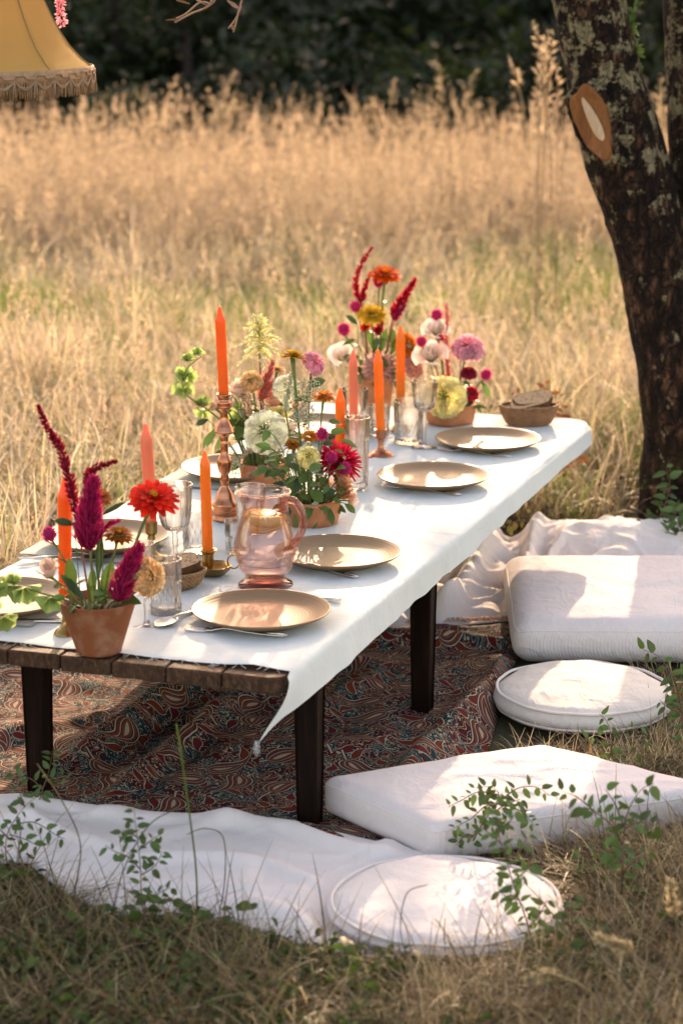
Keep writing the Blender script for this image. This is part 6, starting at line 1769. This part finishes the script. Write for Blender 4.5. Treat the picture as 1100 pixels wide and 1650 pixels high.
def scatter(name, coll, pts, label_kind='stuff'):
    # pts: x, y, z, rz, tilt, scale, index
    P = np.array(pts, dtype=np.float32)
    me = bpy.data.meshes.new(name); me.vertices.add(len(P)); me.vertices.foreach_set('co', P[:, :3].ravel())
    ra = me.attributes.new('rot', 'FLOAT_VECTOR', 'POINT'); R = np.zeros((len(P), 3), np.float32); R[:, 0] = P[:, 4]; R[:, 2] = P[:, 3]; ra.data.foreach_set('vector', R.ravel())
    sa = me.attributes.new('size', 'FLOAT', 'POINT'); sa.data.foreach_set('value', np.ascontiguousarray(P[:, 5]))
    ia = me.attributes.new('pick', 'INT', 'POINT'); ia.data.foreach_set('value', P[:, 6].astype(np.int32))
    o = bpy.data.objects.new(name, me); COL.objects.link(o); o['kind'] = label_kind
    ng = bpy.data.node_groups.new(name, 'GeometryNodeTree')
    ng.interface.new_socket('Geometry', in_out='INPUT', socket_type='NodeSocketGeometry')
    ng.interface.new_socket('Geometry', in_out='OUTPUT', socket_type='NodeSocketGeometry')
    N, L = ng.nodes, ng.links
    gi, go = N.new('NodeGroupInput'), N.new('NodeGroupOutput')
    iop = N.new('GeometryNodeInstanceOnPoints'); ci = N.new('GeometryNodeCollectionInfo')
    ci.inputs['Collection'].default_value = coll; ci.inputs['Separate Children'].default_value = True; ci.inputs['Reset Children'].default_value = True
    def attr(nm, dt):
        a = N.new('GeometryNodeInputNamedAttribute'); a.data_type = dt; a.inputs['Name'].default_value = nm; return a.outputs['Attribute']
    iop.inputs['Pick Instance'].default_value = True
    L.new(gi.outputs[0], iop.inputs['Points']); L.new(ci.outputs[0], iop.inputs['Instance'])
    L.new(attr('pick', 'INT'), iop.inputs['Instance Index']); L.new(attr('rot', 'FLOAT_VECTOR'), iop.inputs['Rotation']); L.new(attr('size', 'FLOAT'), iop.inputs['Scale'])
    L.new(iop.outputs[0], go.inputs[0])
    md = o.modifiers.new('scatter', 'NODES'); md.node_group = ng
    return o
def inside(x, y, poly):
    c = False; n = len(poly); j = n - 1
    for i in range(n):
        xi, yi = poly[i]; xj, yj = poly[j]
        if (yi > y) != (yj > y) and x < (xj - xi) * (y - yi) / (yj - yi + 1e-12) + xi: c = not c
        j = i
    return c
TABLE_POLY = [tuple(tp(u, v)[:2]) for u, v in ((-0.05, -0.08), (2.38, -0.08), (2.38, 0.80), (-0.05, 0.80))]
def clear(x, y, m=0.0):
    for poly in POLY:
        if inside(x, y, poly): return False
        if m:
            for dx, dy in ((m, 0), (-m, 0), (0, m), (0, -m)):
                if inside(x + dx, y + dy, poly): return False
    return True

# meadow tufts
tall = [tuft('a', STRAW, 20, 0.10, 0.20, 0.48, 0.0062, 1.3, 0.35, 7, (0.06, 10, 0.006)),
        tuft('a', STRAW, 20, 0.12, 0.18, 0.42, 0.0065, 2.0, 0.5, 4, (0.05, 8, 0.006)),
        tuft('a', PINKSTRAW, 20, 0.10, 0.22, 0.50, 0.0060, 1.2, 0.3, 9, (0.08, 12, 0.006)),
        tuft('a', GREENGRASS, 30, 0.09, 0.18, 0.40, 0.0050, 1.1, 0.2),
        tuft('a', PINKSTRAW, 9, 0.26, 0.40, 0.92, 0.0045, 1.5, 0.35, 9, (0.16, 24, 0.0055)),
        tuft('a', STRAW, 12, 0.12, 0.35, 0.60, 0.0050, 1.9, 0.3, 6, (0.08, 14, 0.005)),
        tuft('a', LITTER, 30, 0.10, 0.10, 0.26, 0.0050, 1.2, 0.9),
        tuft('a', STRAW, 40, 0.10, 0.10, 0.22, 0.0040, 1.2, 0.5),
        tuft('a', RUST, 22, 0.08, 0.05, 0.16, 0.0080, 1.0, 0.6),
        tuft('a', PALESTRAW, 9, 0.12, 0.30, 0.62, 0.0075, 1.3, 0.9, 3, (0.06, 14, 0.006), 6)]
MEADOW = source('meadow_tuft', tall)
pts = []
y = 4.4
N_FIELD = 18500
while len(pts) < N_FIELD:
    y = 4.4 + (13.6 - 4.4) * random.random() ** 0.82
    hw_ = 0.145 * y + 0.55
    x = random.uniform(-hw_, hw_ + 0.25) if random.random() < 0.62 else random.choice((-1, 1)) * (hw_ + 3.0 * random.random() ** 1.3)
    if y < 7.0 and inside(x, y, TABLE_POLY): continue
    u_ = (x - OX) * UX + (y - OY) * UY; v_ = -(x - OX) * UY + (y - OY) * UX
    if not clear(x, y, 0.05): continue
    if v_ < 0.85 and u_ < 2.5 and y < 6.6 and x < 0.25 + 0.3 * (y - 5.2): continue
    if (x - tree_base.x) ** 2 + (y - TY) ** 2 < 0.05: continue
    right_near = x > 0.25 and y < 7.4
    near_left = v_ > 0.80 and y < 6.8 and x < 0
    n_ = nz(x * 0.7, y * 0.45, 3); n2_ = nz(x * 1.6, y * 1.1, 8)
    grow = min(1.0, max(0.0, (y - 5.6) / 5.0))
    s = 0.56 + 0.10 * grow + 0.20 * n2_
    green = 7.6 < y < 11.2 and n_ > -0.05
    if y < 6.0 and x > 0.2: s = 0.4; k_ = random.choice((6, 7, 7, 8))
    elif right_near:
        k_ = random.choices(range(9), (1, 1.5, 1, 0.9, 0, 0.3, 5, 3.5, 2.4))[0]; s = 0.62 + 0.25 * max(0, y - 6.4)
    elif near_left and v_ < 1.0:
        k_ = random.choices(range(10), (1.5, 2, 1, 0.7, 0, 0.6, 5, 3, 0.6, 3))[0]; s = 0.6
    elif near_left:
        k_ = random.choices(range(10), (2, 2.5, 1, 1.6, 0, 1, 4, 3, 0.5, 3.5))[0]; s = 0.72
    elif green:
        k_ = random.choices(range(10), (2, 2, 2, 20, 0.6, 0.6, 0, 1, 0, 1))[0]
    elif y > 11.0:
        k_ = random.choices(range(9), (1.5, 1.5, 2.2, 1.0, 8.0, 0.9, 1.0, 0, 0))[0]
    else:
        k_ = random.choices(range(10), (3, 2.5, 3, 1.6 + 3.0 * max(0, n_), 0.5, 0.8, 2.4, 1.4, 0.9, 3.2))[0]
    pts.append((x, y, 0, random.random() * 6.28, random.gauss(0, 0.22), s * random.uniform(0.7, 1.25), k_))
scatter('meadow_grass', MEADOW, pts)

# matted straw and short grass round the cloths in the foreground
fore = [tuft('a', LITTER, 34, 0.08, 0.08, 0.26, 0.0028, 0.9, 1.35, seg=5),
        tuft('a', LITTER, 40, 0.06, 0.05, 0.14, 0.0024, 1.4, 0.9),
        tuft('a', DARKGRASS, 36, 0.05, 0.03, 0.10, 0.0032, 1.4, 0.5),
        tuft('a', GREENGRASS, 20, 0.05, 0.03, 0.09, 0.0030, 1.2, 0.6),
        tuft('a', STRAW, 34, 0.08, 0.08, 0.20, 0.0024, 0.8, 1.3),
        tuft('a', DARKGRASS, 26, 0.05, 0.02, 0.06, 0.012, 0.9, 0.8)]
def weed_tuft(mat, n, spread, hmax, L0, L1):
    mb = MB()
    for i in range(n):
        r_ = spread * math.sqrt(random.random()); a = random.random() * 6.28
        p = Vector((r_ * math.cos(a), r_ * math.sin(a), random.uniform(0.005, hmax)))
        M = frame(p, (random.uniform(-1, 1), random.uniform(-1, 1), random.uniform(0.3, 1.2)), random.random() * 6)
        L_ = random.uniform(L0, L1); mb.petal(M, L_, L_ * random.uniform(0.45, 0.7), -0.2, 0.15, 4, 0.06, 0.3)
        if i % 4 == 0: mb.tube([(p.x * 0.3, p.y * 0.3, 0), p], 0.0009, 4, False)
    return bpy.data.objects.new('w', mb.mesh('w', mat))
WEED = M_blade('weed_leaf', (0.035, 0.065, 0.014), (0.07, 0.12, 0.03), 0.35, 0.5)
fore += [weed_tuft(WEED, 34, 0.07, 0.06, 0.012, 0.026), weed_tuft(WEED, 22, 0.06, 0.09, 0.016, 0.034), tuft('a', STRAW, 6, 0.12, 0.08, 0.20, 0.0034, 1.6, 1.2, seg=6), tuft('a', RUST, 8, 0.06, 0.02, 0.06, 0.008, 1.0, 0.9)]
FORE = source('foreground_tuft', fore)
pts = []
while len(pts) < 7000:
    y = random.uniform(3.15, 5.3); x = random.uniform(-1.0, 1.1)
    if y > 4.25 and x < 0.5: continue
    if y > 4.25 and random.random() < 0.6: continue
    if not clear(x, y, 0.0): continue
    near = not clear(x, y, 0.09)
    left = x < 0.1 + 0.15 * nz(x * 3, y * 3)
    w = (3.0, 2.0, 3.2, 2.0, 0.9, 1.4, 3.4, 2.0, 1.4, 0.6) if left else (3.0, 2.0, 1.2, 1.0, 3.4, 0.4, 1.0, 0.5, 2.6, 0.6)
    if x > 0.3 and y > 3.75: w = (3, 2, 1.4, 0.8, 3, 0.4, 0.8, 0.4, 2.5, 0.4)
    k_ = random.choices(range(10), w)[0]
    pts.append((x, y, 0, random.random() * 6.28, random.gauss(0, 0.12), random.uniform(0.7, 1.15) * (0.38 if near else 0.8) * (0.7 if y > 4.2 else 1.0), k_))
scatter('foreground_grass', FORE, pts)

# ------------------------------------------------------------------ leafy sprigs in front
def leaf_shape(L, W):
    mb = MB(); n = 7
    rows = []
    for i in range(n):
        q = i / (n - 1)
        w = W * (math.sin(math.pi * min(1, q ** 0.75)) ** 0.8) * (1 + 0.08 * (i % 2)) * 0.5
        z = -0.25 * L * q * q
        rows.append([mb.vert((-w, L * q, z + 0.22 * w), q), mb.vert((-w * 0.5, L * q, z + 0.06 * w), q), mb.vert((0, L * q, z), q), mb.vert((w * 0.5, L * q, z + 0.06 * w), q), mb.vert((w, L * q, z + 0.22 * w), q)])
    for A, B in zip(rows[:-1], rows[1:]):
        for j in range(4): mb.f.append((A[j], A[j + 1], B[j + 1], B[j]))
    return mb
def M_sprig(name, a, b_):
    k = NT(name)
    at_ = k.n('ShaderNodeVertexColor', layer_name='Col'); sp_ = k.n('ShaderNodeSeparateColor'); k.link(at_.outputs[0], sp_.inputs[0])
    oi = k.n('ShaderNodeObjectInfo'); c = k.mix(k.noise(k.coord(), 30, 3), a, b_)
    h = k.n('ShaderNodeHueSaturation'); k.link(c, h.inputs['Color']); k.link(k.math('MULTIPLY_ADD', oi.outputs['Random'], 0.7, 0.65), h.inputs['Value'])
    k.link(k.math('MULTIPLY_ADD', oi.outputs['Random'], 0.03, 0.485), h.inputs['Hue'])
    k.set('Base Color', h.outputs[0]); k.set('Roughness', 0.42)
    k.translucent(h.outputs[0], 0.35); return k.m
SPRIG = M_sprig('sprig_leaf', (0.045, 0.10, 0.022), (0.075, 0.14, 0.035))
LEAFM = [leaf_shape(1.0, w).mesh('sprig_leaf', SPRIG) for w in (0.46, 0.56, 0.40)]
TWIG = M_plain('sprig_twig', (0.16, 0.07, 0.045), (0.10, 0.06, 0.03), 50, 0.6)
def sprig(label, base_px, stems, Y, leaf_px=22, density=1.0, twig=0.0016, group='leafy sprigs in the foreground', name='leafy_sprig'):
    # stems: lists of photo points from the bottom upwards, on a gently wavy surface at depth Y
    g0 = at(base_px[0], base_px[1], 0)
    t = thing(name, label, 'plant', (g0.x, g0.y, 0), group)
    WOo = Vector(WO[t.name])
    for si, st in enumerate(stems):
        P = []
        for i, (x, y) in enumerate(st):
            p = atd(x, y, Y + 0.05 * nz(i * 0.7, si * 2.3, Y))
            P.append(p)
        if si == 0 or len(st) > 2 and st[0] == base_px: P = [Vector((g0.x, g0.y, -0.01))] + P[1:]
        path = smooth_path(P, 6)
        b = MB(); b.tube(path, [max(0.0006, twig * (1 - 0.7 * i / len(path))) for i in range(len(path))], 6)
        b.build('twig', TWIG, t)
        m = pxm(Y); acc = 0; side = 1
        Ltot = sum((b_ - a).length for a, b_ in zip(path[:-1], path[1:]))
        run = 0
        for a, b_ in zip(path[:-1], path[1:]):
            seg = (b_ - a).length; run += seg; acc += seg
            if acc > 8.5 * m / density and run > Ltot * 0.10:
                acc = 0; side = -side
                d = (b_ - a).normalized()
                view = Vector((0, -1, 0.25))
                sdv = d.cross(view).normalized() * side
                dd = (d * random.uniform(0.2, 0.8) + sdv + Vector((random.uniform(-.4, .4), random.uniform(-.6, .3), random.uniform(-.5, .1)))).normalized()
                nrm = Vector((random.uniform(-.6, .6), -0.6, random.uniform(0.3, 1.0))); x = dd.cross(nrm).normalized(); nrm = x.cross(dd)
                Q = Matrix((x, dd, nrm)).transposed().to_4x4()
                Ls = leaf_px * m * random.uniform(0.5, 1.15)
                Q = Matrix.Translation(b_ + dd * 0.002) @ Q @ Matrix.Diagonal((Ls, Ls, Ls, 1))
                lo_ = bpy.data.objects.new('leaf', random.choice(LEAFM)); COL.objects.link(lo_)
                lo_.parent = t; lo_.matrix_local = Matrix.Translation(-WOo) @ Q
    return t
sprig('arching green sprig against the thick square cushion', (752, 1368), [
    [(752, 1368), (772, 1335), (795, 1300), (803, 1280), (790, 1268), (765, 1270)],
    [(800, 1296), (780, 1300), (760, 1318), (742, 1328), (726, 1338)],
    [(790, 1312), (815, 1296), (838, 1288)], [(778, 1325), (800, 1330), (818, 1322)],
    [(800, 1280), (770, 1276), (742, 1290), (722, 1300)], [(795, 1300), (830, 1272), (862, 1268), (885, 1282)], [(815, 1296), (842, 1310), (860, 1330)], [(765, 1345), (745, 1350), (735, 1362)]], 3.98, 20, 1.35)
sprig('tall drooping green sprig before the flat round cushion', (872, 1562), [
    [(872, 1562), (858, 1520), (845, 1475), (828, 1430), (815, 1385), (803, 1345), (800, 1318), (812, 1292)],
    [(808, 1360), (790, 1345), (772, 1330)], [(826, 1420), (845, 1405), (856, 1392)], [(803, 1340), (822, 1322), (835, 1300)], [(836, 1450), (815, 1445), (800, 1430)], [(850, 1495), (868, 1475), (880, 1450)], [(815, 1385), (838, 1370), (850, 1345)]], 3.62, 25, 1.15, 0.0018)
sprig('green sprig rising at the right edge of the thick square cushion', (1000, 1455), [
    [(1000, 1455), (1002, 1400), (1004, 1350), (1010, 1310), (1030, 1275), (1052, 1262)],
    [(1002, 1360), (985, 1330), (960, 1310), (940, 1300)], [(1004, 1330), (990, 1295), (975, 1272)], [(1000, 1410), (1022, 1385), (1045, 1372)], [(1001, 1380), (975, 1370), (950, 1372)], [(1004, 1335), (1030, 1325), (1056, 1330)], [(960, 1310), (930, 1285), (905, 1275)]], 3.72, 24, 1.05, 0.0018)
sprig('dark leafy sprig low in the straw right of the flat round cushion', (930, 1560), [
    [(930, 1560), (925, 1510), (918, 1470), (925, 1440)], [(920, 1495), (900, 1480), (890, 1500)], [(928, 1530), (950, 1500), (965, 1490)]], 3.6, 26, 0.9)
sprig('thin green sprig beside the long ribbed cushion at the picture edge', (1108, 1230), [
    [(1108, 1230), (1100, 1180), (1095, 1130), (1080, 1085), (1060, 1058), (1036, 1047)],
    [(1098, 1150), (1075, 1140), (1062, 1128)], [(1090, 1110), (1102, 1090), (1112, 1080)]], 4.55, 22, 1.0)
sprig('thorny dry sprig with few leaves before the round cream cushion', (975, 1235), [
    [(975, 1235), (985, 1200), (978, 1165), (965, 1150)], [(984, 1205), (1005, 1180), (1030, 1170)], [(982, 1195), (960, 1185), (945, 1192)], [(980, 1220), (1010, 1215), (1045, 1205)]], 4.42, 18, 0.7, 0.0012)
sprig('green weed with oval leaves in front of the white sheet', (232, 1480), [
    [(232, 1480), (228, 1440), (226, 1390), (220, 1340), (216, 1300)], [(226, 1400), (205, 1380), (185, 1372), (170, 1362)], [(228, 1410), (250, 1395), (262, 1372)], [(224, 1370), (246, 1352), (258, 1345)], [(222, 1350), (204, 1338), (192, 1345)], [(230, 1450), (255, 1440), (275, 1430)]], 3.72, 20, 1.2, 0.0014)
sprig('leafy weed at the left picture edge in front of the white sheet', (20, 1420), [
    [(20, 1420), (10, 1380), (14, 1340), (40, 1300), (66, 1280)], [(14, 1350), (-6, 1330), (-20, 1310)], [(20, 1330), (55, 1325), (90, 1345), (105, 1352)], [(40, 1300), (30, 1270), (22, 1240)], [(16, 1345), (40, 1352), (60, 1362)]], 3.85, 20, 1.0, 0.0014)
sprig('small leafy weed by the left table leg', (58, 1300), [
    [(58, 1300), (70, 1270), (80, 1240), (85, 1210)], [(70, 1272), (50, 1255), (30, 1250)], [(75, 1258), (98, 1250), (110, 1255)]], 4.2, 20, 1.0, 0.0014)
sprig('fresh ground ivy at the foot of the old tree', (1060, 868), [
    [(1060, 868), (1058, 845), (1070, 815), (1078, 780), (1072, 752)], [(1060, 850), (1040, 838), (1028, 845)], [(1064, 840), (1085, 830), (1096, 815)], [(1060, 855), (1048, 860), (1034, 862)], [(1062, 848), (1080, 850), (1098, 846)]], 6.15, 22, 1.6, 0.0018)
sprig('green undergrowth right at the foot of the old tree', (1090, 872), [
    [(1090, 872), (1092, 845), (1085, 820)], [(1090, 858), (1108, 845), (1118, 830)], [(1090, 862), (1072, 858), (1062, 868)]], 6.05, 24, 1.8, 0.0018)
# red leaved shrub beyond the far corner of the table
RUSTL = M_sprig('rust_leaf', (0.22, 0.05, 0.02), (0.36, 0.12, 0.03)); GRL = M_sprig('olive_leaf', (0.11, 0.12, 0.035), (0.22, 0.17, 0.06))
def swap(t, mat, lab):
    me = [leaf_shape(1.0, w).mesh('shrub_leaf', mat) for w in (0.55, 0.68)]
    for c in t.children:
        if c.name.startswith('leaf'): c.data = random.choice(me)
    return t
swap(sprig('rust red leaved shrub behind the far corner bread basket', (915, 800), [
    [(915, 800), (905, 740), (895, 690), (888, 650), (884, 620)], [(900, 720), (880, 690), (862, 660), (845, 640), (825, 630)], [(896, 690), (905, 665), (900, 640)], [(890, 660), (878, 640), (876, 618)], [(910, 770), (925, 745), (938, 735)], [(912, 780), (895, 765), (880, 760)]], 6.62, 14, 1.3, 0.0018, 'low shrubs beyond the table', 'shrub'), RUSTL, '')
swap(sprig('olive green shrub below the far corner of the table', (850, 850), [
    [(850, 850), (845, 820), (838, 795), (830, 775)], [(848, 835), (865, 812), (880, 800)], [(846, 825), (825, 815), (810, 818)], [(850, 845), (875, 838), (892, 835)], [(848, 840), (830, 840), (815, 848)]], 6.25, 16, 1.5, 0.0018, 'low shrubs beyond the table', 'shrub'), GRL, '')
# long grass stalks crossing the foreground
def stalk(label, pts, Y, w, mat, head=0, name='grass_stalk'):
    P = smooth_path([atd(x, y, Y) for x, y in pts], 6)
    g0 = Vector((P[0].x, P[0].y, 0))
    t = thing(name, label, 'grass', g0, 'single grass stalks in the foreground')
    b = MB(); b.cur = (0.5, random.random()); b.tube([Vector((P[0].x, P[0].y, -0.01))] + P, [w] * (len(P)) + [w * 0.4], 5)
    b.build('stalk', mat, t)
    if head:
        h = MB(); plume_along(h, P[-8:], lambda q: 0.006 * (1 - 0.7 * q), head, 0.014, 0.003, 1.4, 0.5); h.build('seed_head', STRAW, t)
stalk('green grass stalk standing before the white sheet and paisley throw', [(318, 1490), (316, 1400), (304, 1300), (290, 1200), (284, 1165)], 3.7, 0.0016, GREENGRASS)
stalk('bent dry stalk over the left of the white sheet', [(120, 1440), (130, 1360), (100, 1290), (60, 1230)], 3.75, 0.0012, LITTER)
stalk('thin dry stalk arching over the middle of the white sheet', [(350, 1490), (362, 1420), (360, 1350), (330, 1335), (300, 1345)], 3.75, 0.0010, LITTER)
stalk('dry stalk leaning right over the white sheet', [(180, 1480), (200, 1400), (240, 1330), (290, 1300)], 3.72, 0.0010, LITTER)
stalk('feathery seed head leaning in the straw at the lower right', [(1000, 1640), (940, 1590), (890, 1570), (850, 1580)], 3.3, 0.0016, STRAW, 160)
stalk('pale seed head stalk left of the lower right picture edge', [(1090, 1640), (1060, 1580), (1010, 1530), (960, 1510)], 3.25, 0.0016, STRAW, 160)
stalk('upright pale seed head at the lower right picture edge', [(1100, 1640), (1098, 1540), (1085, 1470), (1080, 1420)], 3.4, 0.0014, STRAW, 130)
stalk('thin stalk crossing before the flat round cushion', [(660, 1555), (645, 1500), (655, 1440), (690, 1425)], 3.55, 0.0008, LITTER)
stalk('short thin stalk before the flat round cushion', [(750, 1580), (735, 1540), (715, 1500), (700, 1480)], 3.5, 0.0008, LITTER)

# ------------------------------------------------------------------ leafy filling of the pots
GREEN1 = M_sprig('pot_leaf', (0.05, 0.11, 0.025), (0.10, 0.18, 0.04))
POTLEAF = [leaf_shape(1.0, w).mesh('pot_leaf', GREEN1) for w in (0.42, 0.58, 0.5)]
def greenery(pot_c, h, rad, n, reach, lo, hi, label, seed):
    rs = random.Random(seed)
    base = pot_c + Vector((0, 0, h))
    t = thing('greenery', label, 'leaves', base, 'leafy greenery filling the flowerpots')
    st = MB()
    for i in range(n):
        a = rs.random() * 6.283; r0 = rad * math.sqrt(rs.random()) * 0.85
        p0 = base + Vector((math.cos(a) * r0, math.sin(a) * r0, -0.006))
        up = rs.uniform(lo, hi); out = reach * rs.uniform(0.3, 1.0)
        p1 = p0 + Vector((math.cos(a) * out, math.sin(a) * out * 0.7, up))
        st.tube(bez(p0, p0 + Vector((0, 0, max(0.01, up * 0.8))), p1, 6), [0.0012] * 6 + [0.0007], 5)
        for q in range(2):
            d = Vector((math.cos(a) + rs.uniform(-.9, .9), math.sin(a) + rs.uniform(-.9, .5), rs.uniform(-0.5, 0.5))).normalized()
            nrm = Vector((rs.uniform(-.5, .5), -0.4 + rs.uniform(-.4, .4), rs.uniform(0.4, 1.0))); x = d.cross(nrm).normalized(); nrm = x.cross(d)
            Q = Matrix((x, d, nrm)).transposed().to_4x4(); L_ = rs.uniform(0.020, 0.042)
            o_ = bpy.data.objects.new('leaf', rs.choice(POTLEAF)); COL.objects.link(o_); o_.parent = t
            pp_ = p1 if q == 0 else p0.lerp(p1, 0.6)
            o_.matrix_local = Matrix.Translation(pp_ - base) @ Q @ Matrix.Diagonal((L_, L_, L_, 1))
    st.build('stems', MAT['stem'], t)
greenery(potN, NH, 0.06, 9, 0.03, 0.0, 0.06, 'loose green leaves filling the conical flowerpot', 1)
greenery(potA, AH, 0.05, 38, 0.060, 0.0, 0.19, 'green leaves filling the bowl below the ivory dahlia', 2)
greenery(potB, AH, 0.058, 38, 0.060, 0.0, 0.18, 'green leaves filling the bowl behind the jug handle', 3)
greenery(potC, CH, 0.045, 24, 0.055, 0.0, 0.12, 'green leaves filling the tapered far flowerpot', 4)
greenery(potD, DH, 0.058, 14, 0.04, 0.0, 0.08, 'green leaves filling the far low bowl', 5)
# taller feathery grasses standing singly at the back of the meadow and by the tree
def tall_grass(label, px, top, Y, heads, mat=PINKSTRAW):
    b0 = atd(px, 700, Y); m = pxm(Y)
    t = thing('tall_grass', label, 'grass', (b0.x, Y, 0), 'tall feathery grasses at the back of the meadow')
    st, hd = MB(), MB()
    for i in range(heads):
        x1 = px + random.uniform(-50, 50); y1 = top + random.uniform(-5, 75)
        tip = atd(x1, y1, Y + random.uniform(-.15, .15)); base = Vector((b0.x + random.uniform(-.06, .06), Y, -0.01))
        P = bez(base, Vector((base.x, Y, tip.z * 0.8)), tip, 8)
        st.cur = (0.6, random.random()); st.tube(P, [0.0016] * 8 + [0.0008], 4)
        plume_along(hd, P[-3:], lambda q: 0.018 * min(1, q * 4 + .2) * (1.05 - q), 24, 0.034, 0.0045, 1.2, 0.9)
    st.build('stalk', mat, t); hd.build('seed_head', mat, t)
tall_grass('tall feathery grass right against the left side of the old trunk', 884, 40, 8.6, 7)
tall_grass('feathery grass clump left of the old trunk', 850, 90, 9.5, 5)
tall_grass('pinkish feathery grass clump below the forest edge, right of the middle', 725, 100, 11.5, 6)
tall_grass('pale feathery grass clump in the middle of the back meadow', 600, 120, 11.8, 7)
tall_grass('feathery grass clump right of the lampshade', 262, 120, 11.8, 6)
tall_grass('feathery grass clump under the dangling twigs', 362, 118, 12.0, 6)
tall_grass('feathery grass between the two trunks of the old tree', 1040, 130, 9.0, 4)
